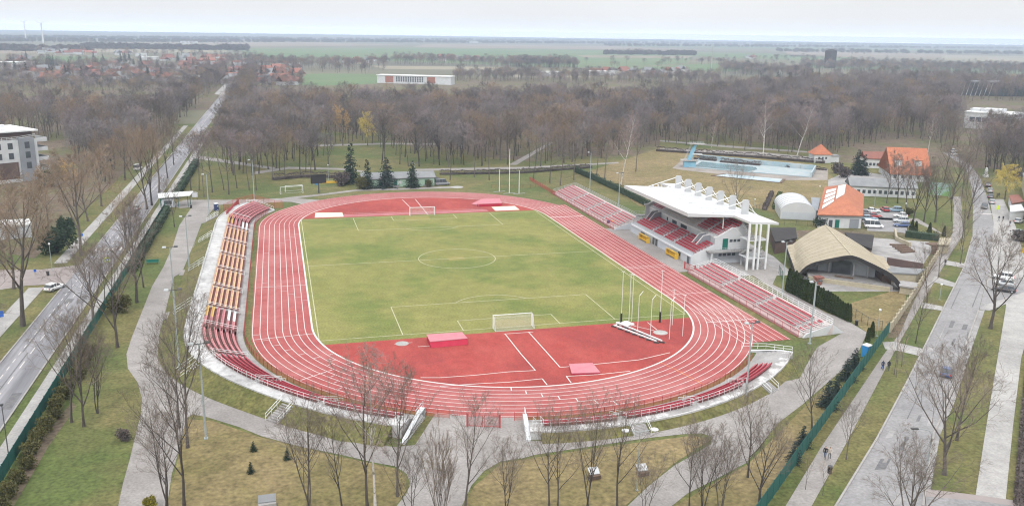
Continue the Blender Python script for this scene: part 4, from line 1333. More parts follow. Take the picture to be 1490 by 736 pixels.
# yellow and white gear right of the scoreboard
p = G(497, 266)
root = thing('tarpaulin_stack', p, 'orange and white tarpaulin covered stack right of the scoreboard', 'stack')
b = MB(); b.cbox((p.x, p.y, 0), (2.6, 1.8, 1.6), .2); b.build('stack', M['yellow'], root)
b = MB(); b.cbox((p.x + .6, p.y - 1.6, 0), (2.4, 1.0, 1.0), .3); b.build('cover', M['white_wall'], root)
b = MB(); q = G(480, 266.5); b.cbox((q.x, q.y, 0), (5.5, .5, .7), .1); o = b.build('yellow_barrier', M['yellow']); tag(o, 'low yellow barrier stretching right from the scoreboard', 'barrier')

# ------------------------------------------------------------------ lamps
def mast(q, top, label, arms='twin', group='floodlight masts'):
    p = G(*q); h = hgt(*q, top)
    root = thing('floodlight_mast', p, label, 'street lamp', group)
    b = MB(); b.tube(p, p + Vector((0, 0, h)), .15, .09, 8); b.cbox((p.x, p.y, 0), (.5, .5, .16)); b.build('pole', M['lamp_steel'], root)
    b = MB(); b.beam(p + Vector((-1.0, -.1, h)), p + Vector((1.0, .1, h)), .1, .1); b.build('crossbar', M['dark_steel'], root)
    for s, m in ((-1, 'lens'), (1, 'dark_steel')):
        b = MB(); c = p + Vector((s * .95, s * .1, h + .02))
        b.hexa([tuple(c + Vector(v) * .75) for v in ((-.45, -.3, -.05), (.45, -.3, -.05), (.45, .3, .1), (-.45, .3, .1), (-.4, -.25, .17), (.4, -.25, .17), (.4, .25, .3), (-.4, .25, .3))])
        b.build('lamp_head', M['galv'] if s < 0 else M['dark_steel'], root)


for q, top, lab in (((300, 638), 500, 'tall twin-headed floodlight mast in the dry lawn at the near left bend'), ((262, 545), 422, 'twin-headed floodlight mast behind the red bend of the curved stand'),
                    ((257, 477), 360, 'twin-headed floodlight mast beside the promenade behind the peach seats'), ((276, 396), 315, 'twin-headed floodlight mast on the left promenade behind the upper peach seats'),
                    ((305, 321), 254, 'twin-headed floodlight mast at the far end of the left promenade'), ((370, 290), 233, 'pale floodlight mast behind the far end of the curved stand'),
                    ((1137, 438), 352, 'twin-headed floodlight mast between the near bleachers and the thuja row'), ((1178, 500), 410, 'twin-headed floodlight mast at the low end of the near bleachers'),
                    ((1085, 582), 470, 'twin-headed floodlight mast behind the near right bend'), ((858, 279), 222, 'floodlight mast behind the far bleachers'), ((900, 300), 252, 'floodlight mast between the far bleachers and the roofed stand'),
                    ((603, 262), 238, 'thin grey lamp mast beside the green pavilion')):
    mast(q, top, lab)


def small_lamp(q, top, label, kind, group='park lamps'):
    p = G(*q); h = hgt(*q, top)
    root = thing('park_lamp', p, label, 'street lamp', group)
    b = MB(); b.tube(p, p + Vector((0, 0, h)), .07, .05, 7); b.cbox((p.x, p.y, 0), (.3, .3, .1))
    b.build('pole', M['lamp_steel'] if kind != 'old' else M['dark_steel'], root)
    if kind == 'double':
        for s in (-1, 1):
            b = MB(); b.tube(p + Vector((0, 0, h)), p + Vector((s * 1.4, -.2 * s, h + .25)), .04, .04, 6); b.build('arm', M['lamp_steel'], root)
            b = MB(); c = p + Vector((s * 1.7, -.25 * s, h + .25)); b.sphere(tuple(c), .5, 10, 5, sz=.3); b.build('lamp_head', M['lens'], root, True)
    elif kind == 'arm':
        b = MB(); b.line([p + Vector((0, 0, h)), p + Vector((-.5, .1, h + .5)), p + Vector((-2.0, .4, h + .8))], .045, 6); b.build('arm', M['lamp_steel'], root)
        b = MB(); c = p + Vector((-2.3, .45, h + .8)); b.cbox((c.x, c.y, c.z - .1), (.9, .35, .16), -.2); b.build('lamp_head', M['dark_steel'], root)
    elif kind == 'old':
        b = MB(); b.cbox((p.x, p.y, h), (.3, .3, .25)); b.build('lamp_head', M['dark_steel'], root)
    else:
        b = MB(); b.sphere((p.x, p.y, h + .18), .24, 10, 6); b.build('lamp_globe', M['lens'], root, True)


small_lamp((926.6, 713), 628, 'grey lamp with two white heads on the lawn below the near right bend', 'double')
small_lamp((1350, 672), 503 + 128, 'curved arm street lamp standing beside the right road', 'arm')
small_lamp((14, 672), 590, 'dark leaning street lamp post at the left edge beside the road', 'old')
small_lamp((1276, 489), 452, 'white globe lamp by the end of the green fence', 'globe')
small_lamp((1184, 455), 411, 'dark headed lamp post in front of the thuja row', 'arm')
for q, top, lab in (((76, 394), 356, 'thin lamp at the hedge left of the left road'), ((1192, 282), 272, 'small globe lamp on the pool lawn near the red roofed hall'), ((1070, 291), 283, 'small globe lamp on the pool lawn behind the roofed stand'),
                    ((1098, 299), 291, 'small globe lamp on the pool lawn near the shrubs'), ((1310, 330), 310, 'globe lamp behind the parked cars'), ((1316, 318), 297, 'globe lamp on the grass right of the car park'),
                    ((1272, 300), 277, 'globe lamp before the long grey roofed house'), ((1367, 436), 415, 'short lamp beside the right walk'), ((478, 262), 241, 'small lamp right of the scoreboard')):
    small_lamp(q, top, lab, 'globe')
# shelter and boards at the far left entrance
p = G(255, 300)
root = thing('entrance_shelter', p, 'grey flat roofed shelter with ticket booth at the far left entrance', 'shelter')
b = MB(); b.slab([(p.x - 5, p.y + 2.6, 3.7), (p.x - 4.2, p.y - 2.6, 3.2), (p.x + 4.6, p.y - 2.2, 3.6), (p.x + 5.2, p.y + 2.8, 4.0)], .22); b.build('roof', M['white_steel'], root)
for dx, dy in ((-3.8, -2), (1.2, -1.9), (3.9, -1.8), (4.2, 2.2), (-4.2, 2.2)):
    b = MB(); b.cbox((p.x + dx, p.y + dy, 0), (.16, .16, 3.3 + .02 * dx)); b.build('post', M['green_panel'], root)
b = MB(); b.cbox((p.x - 1.8, p.y - .6, 0), (3.4, 2.4, 2.6), .05); b.build('booth', M['grey_wall'], root)
b = MB(); b.cbox((p.x - 1.8, p.y - 1.82, 1.0), (2.2, .06, 1.1), .05); b.build('window', M['glass'], root)
p = G(284, 291)
root = thing('notice_board', p, 'white house-shaped notice board at the far left entrance', 'board')
b = MB()
for s in (-.6, .6): b.cbox((p.x + s, p.y, 0), (.1, .1, 1.0))
b.build('leg', M['dark_steel'], root)
b = MB(); b.prism([(p.x - .8, p.y - .05), (p.x + .8, p.y - .05), (p.x + .8, p.y + .05), (p.x - .8, p.y + .05)], .9, 2.3); b.build('panel', M['white_wall'], root)
b = MB(); b.beam((p.x - .95, p.y, 2.3), (p.x, p.y, 2.7), .2, .06); b.beam((p.x + .95, p.y, 2.3), (p.x, p.y, 2.7), .2, .06); b.build('hood', M['white_wall'], root)
# portable toilets
def toilet(q, label, m, roof='white_wall', rz=0.3):
    p = G(*q)
    root = thing('portable_toilet', p, label, 'toilet')
    ca = lambda x, y: (p.x + x * math.cos(rz) - y * math.sin(rz), p.y + x * math.sin(rz) + y * math.cos(rz))
    b = MB(); b.cbox((p.x, p.y, 0.05), (1.15, 1.15, 2.0), rz); b.build('cabin', M[m], root)
    b = MB()
    rings = []
    for k, (s, z) in enumerate(((.62, 2.05), (.62, 2.15), (.5, 2.28), (.2, 2.36))):
        rings.append([(*ca(x * s, y * s), z) for x, y in ((-1, -1), (1, -1), (1, 1), (-1, 1))])
    b.loft(rings); b.build('roof', M[roof], root)
    b = MB(); c = ca(-.05, -.6); b.cbox((c[0], c[1], .15), (.85, .04, 1.75), rz); b.build('door', M[m], root)
    b = MB(); c = ca(.3, -.63); b.cbox((c[0], c[1], 1.3), (.3, .03, .3), rz); b.build('notice', M['white_wall'], root)


toilet((1260, 519), 'bright blue portable toilet with white roof beside the green fence', 'blue')
toilet((315, 306.5), 'dark navy portable toilet with white roof by the far left entrance', 'navy')
# info boards and small things on the lawns
for q, lab, s in (((865, 695), 'slanted white board on a brown plinth, the left one on the lawn', 1.0), ((935, 690), 'slanted white board on a brown plinth, right one by the twin-headed lamp', 1.0), ((389, 736), 'wide grey concrete table with white edges at the bottom of the dry lawn', 1.5)):
    p = G(*q)
    root = thing('board_table', p, lab, 'table')
    b = MB(); b.cbox((p.x, p.y - .1, 0), (1.3 * s, .8, .5), .1); b.build('plinth', M['wood'] if s == 1 else M['concrete'], root)
    b = MB(); b.slab([(p.x - .65 * s, p.y - .1, .62), (p.x + .65 * s, p.y - .1, .62), (p.x + .65 * s, p.y + .75, 1.1), (p.x - .65 * s, p.y + .75, 1.1)], .08); b.build('board_top', M['white_wall'] if s == 1 else M['grey_roof'], root)
    b = MB()
    for e in (-.5, .5): b.cbox((p.x + e * s, p.y + .55, 0), (.1, .1, .9), .1)
    b.build('leg', M['wood'], root)
def bin_(q, label, m='black'):
    p = G(*q); root = thing('litter_bin', p, label, 'bin')
    b = MB(); b.tube(p, p + Vector((0, 0, .9)), .26, .3, 10); b.build('drum', M[m], root)
    b = MB(); b.tube(p + Vector((0, 0, .9)), p + Vector((0, 0, 1.0)), .32, .28, 10); b.build('lid', M['dark_steel'], root)
for q, lab in (((278, 303), 'black litter bin near the far left entrance'), ((1246, 473), 'dark litter bin on the dry lawn behind the path corner'), ((1207, 704 - 16), 'black litter bin beside the walking couple'), ((70, 401), 'dark litter bin beside the left cycle path')): bin_(q, lab)
for q, lab, c in (((885, 327), 'navy blue', 'navy'), ((891.5, 327), 'yellow', 'yellow'), ((898, 327), 'black', 'black')):
    p = G(*q); b = MB(); b.tube(p, p + Vector((0, 0, 1.15)), .45, .45, 12)
    root = thing('waste_barrel', p, lab + ' waste barrel of three at the corner of the far bleachers', 'barrel', 'waste barrels by the bleachers')
    b.build('drum', M[c], root); b = MB(); b.tube(p + Vector((0, 0, 1.151)), p + Vector((0, 0, 1.22)), .47, .42, 12); b.build('lid', M[c], root)
# hurdle-like kit box on the promenade lawn
p = G(222, 384)
root = thing('park_bench', p, 'dark green bench frame on the lawn left of the promenade', 'bench')
b = MB(); b.cbox((p.x, p.y, .4), (2.6, .5, .08), .1); b.build('seat', M['teal'], root)
b = MB(); b.cbox((p.x, p.y + .28, .5), (2.6, .07, .5), .1); b.build('backrest', M['teal'], root)
for s in (-1.1, 1.1):
    b = MB(); b.cbox((p.x + s, p.y, 0), (.1, .5, .4), .1); b.build('leg', M['dark_steel'], root)
# road signs
def sign(q, top, label, m, sz=(.7, .9), rz=0.2, group='road signs'):
    p = G(*q); h = max(1.6, hgt(*q, top))
    root = thing('road_sign', p, label, 'sign', group)
    b = MB(); b.tube(p, p + Vector((0, 0, h)), .04, .04, 6); b.build('post', M['galv'], root)
    b = MB(); b.cbox((p.x, p.y - .05, h - sz[1]), (sz[0], .04, sz[1]), rz); pl = b.build('plate', M[m], root)
    return root, pl, p, h


root, pl, p, h = sign((158, 396), 374, 'fluorescent yellow crossing sign beside the left road', 'sign_yellow', (1.1, 1.1))
b = MB(); b.cbox((p.x - .02, p.y - .085, h - .85), (.6, .02, .6), .2); b.build('symbol', M['sign_blue'], pl)
b = MB(); b.cbox((p.x - .02, p.y - .1, h - .75), (.28, .012, .4), .2); b.build('figure', M['white_wall'], pl)
sign((1451, 309), 299, 'fluorescent yellow sign beside the right road crossing', 'sign_yellow', (1.3, 1.3))
sign((52, 402), 393, 'small blue sign left of the white car', 'sign_blue', (.5, .6))
sign((120, 349), 340, 'small dark blue sign on the left cycle path', 'sign_blue', (.5, .6))
sign((105, 380), 370, 'grey-blue sign at the far side of the left side road', 'mid_grey', (.8, .6))
sign((2, 464), 452, 'blue sign at the left picture edge near the parking yard', 'sign_blue', (.9, 1.2))
sign((1487, 372), 361, 'large yellow sign at the right edge by the parked cars', 'yellow', (1.5, 1.2))

# ------------------------------------------------------------------ pool and diving tower
A3 = lambda *q: [tuple(G(*p)[:2]) for p in q]
pool = A3((1003, 244), (1018, 231.5), (1186, 247.5), (1180, 258.5))
deck = A3((978, 245), (996, 230), (1205, 246), (1204, 262), (1130, 262.5), (1000, 248.5))
b = MB(); b.prism(deck, -.3, .02); struct('pool_deck', b, M['deck'])
root = thing('swimming_pool', G(1090, 246), 'long drained outdoor swimming pool with pale blue walls and a little water', 'pool')
DEP = .9
b = MB(); b.sheet(pool, .045); b.build('pool_floor', M['pool_white'], root)
P4 = [Vector((*p, 0)) for p in pool]
b = MB()
for i in range(4):
    p, q = P4[i], P4[(i + 1) % 4]
    h = 1.9 if i in (1, 2) else .35
    b.beam(p + Vector((0, 0, .05 + h / 2)), q + Vector((0, 0, .05 + h / 2)), .5, h)
b.build('pool_wall', M['pool_blue'], root)
b = MB(); b.sheet(A3((1010, 242.3), (1021, 235.5), (1100, 243.5), (1102, 247), (1085, 250.5)), .09); b.build('pool_water', M['water'], root)
b = MB()
for f in (.08, .24, .4, .56, .72, .88):
    p = P4[1].lerp(P4[2], f) + Vector((-.2, -.32, 0)); b.cbox((p.x, p.y, .05), (.5, .3, 1.4), R(-25))
b.build('wall_pilaster', M['pool_white'], root)
root = thing('paddling_pool', G(1087, 259), 'small shallow paddling pool with brown rim in front of the long pool', 'pool')
sp = A3((1034, 256.2), (1052, 253.5), (1143, 261.5), (1138, 266.8), (1128, 266))
b = MB(); b.prism(sp, 0, .25); b.build('pool_rim', M['wood'], root)
c = sum((Vector((*p, 0)) for p in sp), Vector()) / 5
b = MB(); b.sheet([tuple(c + (Vector((*p, 0)) - c) * .9) for p in sp], .27); b.build('pool_basin', M['pool_blue'], root)
p = G(1003, 243)
root = thing('diving_tower', p, 'pale blue diving tower with slanting column and platforms at the left end of the pool', 'tower')
b = MB(); b.cbox((p.x, p.y, 0), (5.0, 3.2, 2.6), -.4); b.build('base_block', M['tower_blue'], root)
b = MB(); b.cbox((p.x - .3, p.y, 2.61), (7.0, 4.2, .35), -.4); b.build('lower_platform', M['walk'], root)
b = MB(); b.add([tuple(p + Vector(v)) for v in ((-1.2, -.6, 2.97), (.5, -.6, 2.97), (.5, .6, 2.97), (-1.2, .6, 2.97), (1.6, -.5, 9.3), (2.6, -.5, 9.3), (2.6, .5, 9.3), (1.6, .5, 9.3))], [(3, 2, 1, 0), (4, 5, 6, 7), (0, 1, 5, 4), (1, 2, 6, 5), (2, 3, 7, 6), (3, 0, 4, 7)])
b.build('slanting_column', M['tower_blue'], root)
b = MB(); b.cbox((p.x + 2.6, p.y - .4, 9.3), (6.4, 2.4, .3), -.4); b.build('top_platform', M['walk'], root)
b = MB(); b.cbox((p.x + 2.6, p.y - .6, 5.2), (4.6, 1.6, .2), -.4); b.build('middle_platform', M['white_steel'], root)
rail_run([tuple(p + Vector(v)) for v in ((-.4, .8, 9.6), (-.8, -.8, 9.6), (4.6, -2.4, 9.6))], 1.0, 1.2, (.5, 1.0), .05).build('railing', M['galv'], root)
b = MB()
for i in range(16):
    z = 3 + i * .4; x = -1.9 + i * .17
    b.cbox((p.x + x, p.y + .9, z), (.8, .6, .06))
b.build('ladder', M['galv'], root)

# ------------------------------------------------------------------ band shell
root = thing('band_shell', (79.4, -36, 0), 'open air stage under a tan vaulted roof with a black front arch', 'stage')
FL, FR = Vector((71.4, -32.2, 0)), Vector((87.4, -47.2, 0))
ax = (FR - FL).normalized(); fm = (FL + FR) / 2
half = (FR - FL).length / 2
bk = Vector((10.6, 25.5, 0))
ARCH = [(0, 1), (.12, .97), (.42, .79), (.72, .59), (.86, .42), (.94, .25), (1, .05)]


def arch(t, zt, spread=1.0):
    """t -1..1 across; a flattened gable-like arch"""
    a = abs(t)
    for (a0, z0), (a1, z1) in zip(ARCH[:-1], ARCH[1:]):
        if a <= a1 + 1e-9: return zt * (z0 + (z1 - z0) * (a - a0) / (a1 - a0))
    return 0.0
NS, ND = 24, 10
th = .45
top, bot = [], []
for j in range(ND + 1):
    v = j / ND
    zt = 6.5 + .9 * v
    w = half
    lift = 3.3 * v
    row, rowb = [], []
    for i in range(NS + 1):
        t = -1 + 2 * i / NS
        z = max(arch(t, zt), 0.3 + lift)
        p = fm + bk * (v * (1 - .42 * abs(t) ** 1.1)) + ax * (t * w)
        row.append((p.x, p.y, z)); rowb.append((p.x, p.y, z - th))
    top.append(row); bot.append(rowb)
b = MB(); W_ = NS + 1
vs = [p for r in top for p in r] + [p for r in bot for p in r]
o2 = (ND + 1) * W_
fs = []
for j in range(ND):
    for i in range(NS):
        a = j * W_ + i
        fs.append((a, a + 1, a + W_ + 1, a + W_)); fs.append((o2 + a, o2 + a + W_, o2 + a + W_ + 1, o2 + a + 1))
for j in range(ND):
    for i in (0, NS):
        a = j * W_ + i; fs.append((a, a + W_, o2 + a + W_, o2 + a))
for i in range(NS):
    for j in (0, ND):
        a = j * W_ + i; fs.append((a, o2 + a, o2 + a + 1, a + 1))
b.add(vs, fs); b.build('vault_roof', M['tan_roof'], root)
b = MB()
for j in range(ND):
    p, q = Vector(top[j][NS // 2]), Vector(top[j + 1][NS // 2]); b.beam(p + Vector((0, 0, .06)), q + Vector((0, 0, .06)), .3, .1)
b.build('ridge_strip', M['cream'], root)
M['seam'] = mat('roof_seam', (.335, .29, .212), None, 1, .9)
b = MB()
for j in range(1, ND):
    b.line([tuple(Vector(q) + Vector((0, 0, .01))) for q in top[j]], .035, 4)
b.build('roof_seams', M['seam'], root)
b = MB()
fo = -bk.normalized() * .28
rings = []
for i in range(NS + 1):
    p = Vector(top[0][i]) + fo * .2
    t = -1 + 2 * i / NS
    dpt = .75 + .8 * max(0, t) ** 2
    rings.append([tuple(p + Vector((0, 0, .1))), tuple(p + fo + Vector((0, 0, .1))), tuple(p + fo + Vector((0, 0, -dpt))), tuple(p + Vector((0, 0, -dpt)))])
b.loft(rings); b.build('front_arch', M['tar'], root)
b = MB(); e = FR; b.beam(e + Vector((-.5, .5, 1.0)), e + Vector((.9, -1.3, -.1)), .7, 1.0); b.build('arch_foot', M['tar'], root)
b = MB()
for j in range(ND):
    p, q = Vector(top[j][0]), Vector(top[j + 1][0]); b.beam(p + Vector((0, 0, -.35)) - ax * .1, q + Vector((0, 0, -.35)) - ax * .1, .25, .6)
b.build('eave_board', M['tar'], root)
# stage floor, back wall, side walls
S = lambda t, v, z=0: tuple(fm + ax * (t * half) + bk * v + Vector((0, 0, z)))
b = MB(); b.prism([S(-.8, -.02)[:2], S(.8, -.02)[:2], S(.66, .5)[:2], S(-.72, .5)[:2]], 0, 1.0); b.build('stage_floor', M['concrete'], root)
b = MB(); b.loft([[S(-.74, .2, 1.01), S(-.74, .22, 1.01), S(-.74, .22, 3.2), S(-.74, .2, 3.2)], [S(0, .2, 1.01), S(0, .22, 1.01), S(0, .22, 6.0), S(0, .2, 6.0)], [S(.6, .2, 1.01), S(.6, .22, 1.01), S(.6, .22, 4.0), S(.6, .2, 4.0)]])
b.build('back_wall', M['grey_wall'], root)
b = MB()
for t in (-.5, -.3, .18, .45): b.loft([[S(t - .015, .18, 1.01), S(t + .015, .18, 1.01), S(t + .015, .198, 1.01), S(t - .015, .198, 1.01)], [S(t - .015, .18, 3.6), S(t + .015, .18, 3.6), S(t + .015, .198, 3.6), S(t - .015, .198, 3.6)]])
b.build('wall_pilaster', M['white_wall'], root)
b = MB(); b.loft([[S(-.24, .175, 1.02), S(.12, .175, 1.02), S(.12, .195, 1.02), S(-.24, .195, 1.02)], [S(-.24, .175, 3.9), S(.12, .175, 3.9), S(.12, .195, 3.9), S(-.24, .195, 3.9)]]); b.build('stage_opening', M['glass'], root)
b = MB(); b.loft([[S(-.8, -.06, 0), S(.72, -.06, 0), S(.72, -.03, 0), S(-.8, -.03, 0)], [S(-.8, -.06, .9), S(.72, -.06, .9), S(.72, -.03, .9), S(-.8, -.03, .9)]]); b.build('stage_front', M['cream'], root)
for t0, t1, nm in ((-.84, -.74, 'side_wall'), (.66, .84, 'side_wall')):
    b = MB(); b.prism([S(t0, .1)[:2], S(t1, .1)[:2], S(t1, .5)[:2], S(t0, .5)[:2]], 0, 2.4); b.build(nm, M['wood'], root)
b = MB(); b.beam(S(-.25, .05, 1.2), S(.1, .05, 1.2), .5, .25); b.build('stage_bench', M['wood'], root)
p = G(1190, 413)
b = MB(); b.cbox((p.x, p.y, 0), (1.6, 1.6, 1.4), -.7); b.prism([(p.x - .9, p.y - .9), (p.x + .9, p.y - .9), (p.x + .9, p.y + .9), (p.x - .9, p.y + .9)], 1.41, 1.7); o = b.build('kiosk', M['brown_tile']); tag(o, 'small reddish kiosk in front of the left side of the stage', 'kiosk')
# dark flat roofs beside the shell
def block(name, px, z, label, wall, roof, cat='building', z0=0.0, over=.4, wins=0):
    """walls from a roof outline surveyed at height z"""
    p = [G(*q, z) for q in px]
    c = sum(p, Vector()) / len(p)
    root = thing(name, (c.x, c.y, 0), label, cat)
    ins = [c + (v - c) * (1 - over / max(3, (v - c).length)) for v in p]
    b = MB(); b.prism([tuple(v[:2]) for v in ins], z0, z - .3); b.build('wall', M[wall], root)
    b = MB(); b.prism([tuple(v[:2]) for v in p], z - .298, z); b.build('roof', M[roof], root)
    return root, ins


block('flat_roofed_shed', [(1120, 331), (1158, 331), (1160, 346), (1128, 352)], 3.2, 'black flat roofed shed behind the left side of the tan stage roof', 'brick', 'tar')
block('flat_roofed_shed', [(1229, 338), (1272, 342), (1269, 362), (1240, 352)], 3.2, 'black flat roofed shed behind the right side of the tan stage roof', 'brick', 'tar')
b = MB()
for i in range(5):
    a, z = G(1295 + i * 4, 357 + i * 2.8), G(1318 + i * 3, 357.5 + i * 2.2)
    b.beam(a + Vector((0, 0, .2)), z + Vector((0, 0, .2)), .7, .35)
o = b.build('terrace_benches', M['wood']); tag(o, 'rows of weathered wooden benches on the grey yard behind the stage', 'benches')
b = MB()
for a, z in (((1302, 338), (1304, 350)), ((1304, 350), (1324, 359))):
    b.beam(G(*a) + Vector((0, 0, .5)), G(*z) + Vector((0, 0, .5)), .5, 1.2)
o = b.build('retaining_wall', M['cream']); tag(o, 'cream retaining wall with a corner above the yard benches', 'wall')
def small_box(px, z, label, wall, roof, cat='building', name='small_building'):
    return block(name, px, z, label, wall, roof, cat)
small_box([(1367, 346), (1384, 346), (1381, 356), (1364, 355)], 2.6, 'small cream garden building at the corner of the dark hedge', 'cream', 'cream')
small_box([(1293, 388), (1346, 391), (1336, 398), (1290, 396)], 2.4, 'low cream shed with dark roof right of the stage arch', 'cream', 'grey_roof')
small_box([(1310, 408), (1336, 411), (1334, 419), (1308, 415)], 1.8, 'low cream block right of the foot of the stage arch', 'cream', 'concrete')
b = MB()
for a, z in (((1290, 385), (1342, 394)),):
    b.beam(G(*a) + Vector((0, 0, .9)), G(*z) + Vector((0, 0, .9)), .3, 1.8)
o = b.build('dark_fence', M['brick']); tag(o, 'dark brick fence along the yard edge right of the tan roof', 'fence')
p = G(1359, 368); b = MB(); b.cbox((p.x, p.y, 0), (3.6, 1.2, 2.2), .8); b.prism([(p.x - 2, p.y - 1.2), (p.x + 1.8, p.y - 1.2), (p.x + 2, p.y + 1.2), (p.x - 2, p.y + 1.2)], 2.21, 2.45); o = b.build('wooden_kiosk', M['wood']); tag(o, 'brown wooden kiosk between the stepped wall and the yard', 'kiosk')

# ------------------------------------------------------------------ houses near the pool
def gable_house(name, ridge, eave_h, ridge_h, width, label, wall, roof, wins=4, hip=0.0, group=None, ov=.5, floors=1, cat='house', chim=0, parts=True):
    """ridge: two ground points under the ridge ends"""
    a, z = Vector((*ridge[0], 0)), Vector((*ridge[1], 0))
    c = (a + z) / 2; L_ = (z - a).length; rz = math.atan2((z - a).y, (z - a).x)
    root = thing(name, c, label, cat, group, rz)
    w = width / 2; l = L_ / 2
    b = MB()
    b.prism([(-l, -w), (l, -w), (l, w), (-l, w)], 0, eave_h)
    if hip == 0:
        for s in (-1, 1):
            x0, x1 = (l - .2, l) if s > 0 else (-l, -l + .2)
            b.loft([[(x, -w, eave_h), (x, w, eave_h), (x, 0, ridge_h - .15)] for x in (x0, x1)])
    b.build('wall', M[wall], root)
    lo, wo = l + ov, w + ov
    ez = eave_h - (ridge_h - eave_h) * ov / w * .5
    hx = lo - hip
    vs = [(-lo, -wo, ez), (lo, -wo, ez), (lo, wo, ez), (-lo, wo, ez), (-hx, 0, ridge_h), (hx, 0, ridge_h)]
    b = MB()
    vs2 = vs + [(x, y, q - .22) for x, y, q in vs]
    b.add(vs2, [(0, 1, 5, 4), (2, 3, 4, 5), (0, 4, 3), (1, 2, 5), (7, 6, 10, 11), (9, 8, 11, 10), (10, 6, 9), (8, 7, 11), (0, 6, 7, 1), (1, 7, 8, 2), (2, 8, 9, 3), (3, 9, 6, 0)])
    rf = b.build('roof', M[roof], root)
    if parts:
        for f in range(floors):
            z0 = 1.0 + f * (eave_h / max(1, floors))
            for s in (-1, 1):
                for i in range(wins):
                    x = -l + (i + .5) * 2 * l / wins
                    fb = MB(); y0, y1 = (w + .005, w + .05) if s > 0 else (-w - .05, -w - .005)
                    fb.box((x - .5, y0, z0), (x + .5, y1, z0 + 1.2)); fb.build('window', M['glass'], root)
        for k in range(chim):
            fb = MB(); x = -l * .5 + k * l; fb.box((x - .35, .6, ridge_h - 1.6), (x + .35, 1.3, ridge_h + .7)); fb.build('chimney', M['brick'], rf)
    return root, l, w, rf


def gp2d(px, py, z): v = G(px, py, z); return (v.x, v.y)


# red roofed hall with white skylight strip
e = [G(*q, 4.0) for q in ((1189, 312), (1256, 313.5), (1257, 283), (1200, 272))]
Rg = [G(*q, 7.2) for q in ((1229, 285), (1232, 268))]
root = thing('red_roofed_hall', ((e[0] + e[1]) / 2).to_3d() * 1 - Vector((0, 0, 4.0)), 'white hall with orange-red hipped roof and white skylight strip', 'building')
c = sum(e, Vector()) / 4
b = MB(); b.prism([tuple((c + (v - c) * .95)[:2]) for v in e], 0, 3.75); b.build('wall', M['white_wall'], root)
cc = [Vector((v.x, v.y, 4.0)) for v in e]
r0, r1 = Vector((Rg[0].x, Rg[0].y, 7.2)), Vector((Rg[1].x, Rg[1].y, 7.2))
vs = cc + [r0, r1]
vs2 = vs + [v - Vector((0, 0, .25)) for v in vs]
b = MB(); b.add(vs2, [(0, 1, 4), (1, 2, 5, 4), (2, 3, 5), (3, 0, 4, 5), (7, 6, 10), (8, 7, 10, 11), (9, 8, 11), (6, 9, 11, 10), (0, 6, 7, 1), (1, 7, 8, 2), (2, 8, 9, 3), (3, 9, 6, 0)])
rf = b.build('roof', M['orange_tile'], root)
def on_slope(u, v, off):   # on the left slope 3-0-4-5: u along the ridge, v down the slope
    tpt = r0.lerp(r1, u); d = cc[0].lerp(cc[3], u); n = (cc[0] - r0).cross(r1 - r0).normalized()
    n = n if n.z > 0 else -n
    return tpt.lerp(d, v) + n * off
b = MB()
for u0, u1, v0, v1 in ((.15, .95, .02, .35),):
    q = [on_slope(u0, v0, .12), on_slope(u0, v1, .12), on_slope(u1, v1, .12), on_slope(u1, v0, .12)]; b.slab(q, .1)
b.build('skylight_strip', M['white_steel'], rf)
b = MB()
for i in range(4):
    q = [on_slope(.08 + i * .2, .42, .14), on_slope(.08 + i * .2, .85, .14), on_slope(.22 + i * .2, .85, .14), on_slope(.22 + i * .2, .42, .14)]; b.slab(q, .1)
b.build('skylight', M['white_steel'], rf)
d = (e[1] - e[0]).normalized(); n = Vector((d.y, -d.x, 0)); cw = [(c + (v - c) * .95) for v in e]
for f, w_, m_, zt in ((.12, 1.4, 'glass', 2.4), (.3, 1.0, 'glass', 2.2), (.45, 1.2, 'teal', 2.3), (.84, 2.6, 'mid_grey', 2.6)):
    s = cw[0].lerp(cw[1], f); b = MB(); b.cbox((s.x + n.x * .06, s.y + n.y * .06, .1), (w_, .06, zt), math.atan2(d.y, d.x)); b.build('door' if m_ != 'glass' else 'window', M[m_], root)
# the arched white hall
a0, a1 = G(1135, 318.5), G(1186, 321)
b1 = G(1187, 302); d = (a1 - a0); w = d.length; d.normalize(); nb = Vector((-d.y, d.x, 0))
root = thing('arched_hall', a0, 'white translucent arched sports hall left of the red roofed hall', 'building')
rings, inner = [], []
LEN = 17.0
prof = [(math.cos(t), math.sin(t)) for t in [PI * i / 18 for i in range(19)]]
rings = [[tuple(a0 + d * (w / 2 - x * w / 2) + nb * y + Vector((0, 0, 2.2 + 2.9 * z))) for x, z in prof] + [tuple(a0 + d * w + nb * y + Vector((0, 0, 0))), tuple(a0 + nb * y)] for y in (0, LEN)]
b = MB(); b.loft(rings); b.build('arch_shell', M['roof_white'], root, False)
for k in range(8):
    b = MB(); y = LEN * k / 7
    pr = [a0 + d * (w / 2 - x * (w / 2 + .04)) + nb * y + Vector((0, 0, 2.2 + 2.94 * z)) for x, z in prof]
    b.line([tuple(v) for v in pr], .06, 4)
    b.build('arch_rib', M['grey_wall'], root)
b = MB(); b.add([tuple(a0 + d * x + nb * -.05 + Vector((0, 0, z))) for x, z in ((.4, .1), (w - .4, .1), (w - .4, 2.2), (.4, 2.2))], [(0, 1, 2, 3)]); b.build('end_glazing', M['grey_wall'], root)
# low annexes between the two halls
small_box([(1180, 287), (1194, 288), (1190, 306), (1182, 306)], 2.6, 'small dark grey link building between the arched hall and the red roofed hall', 'mid_grey', 'mid_grey')
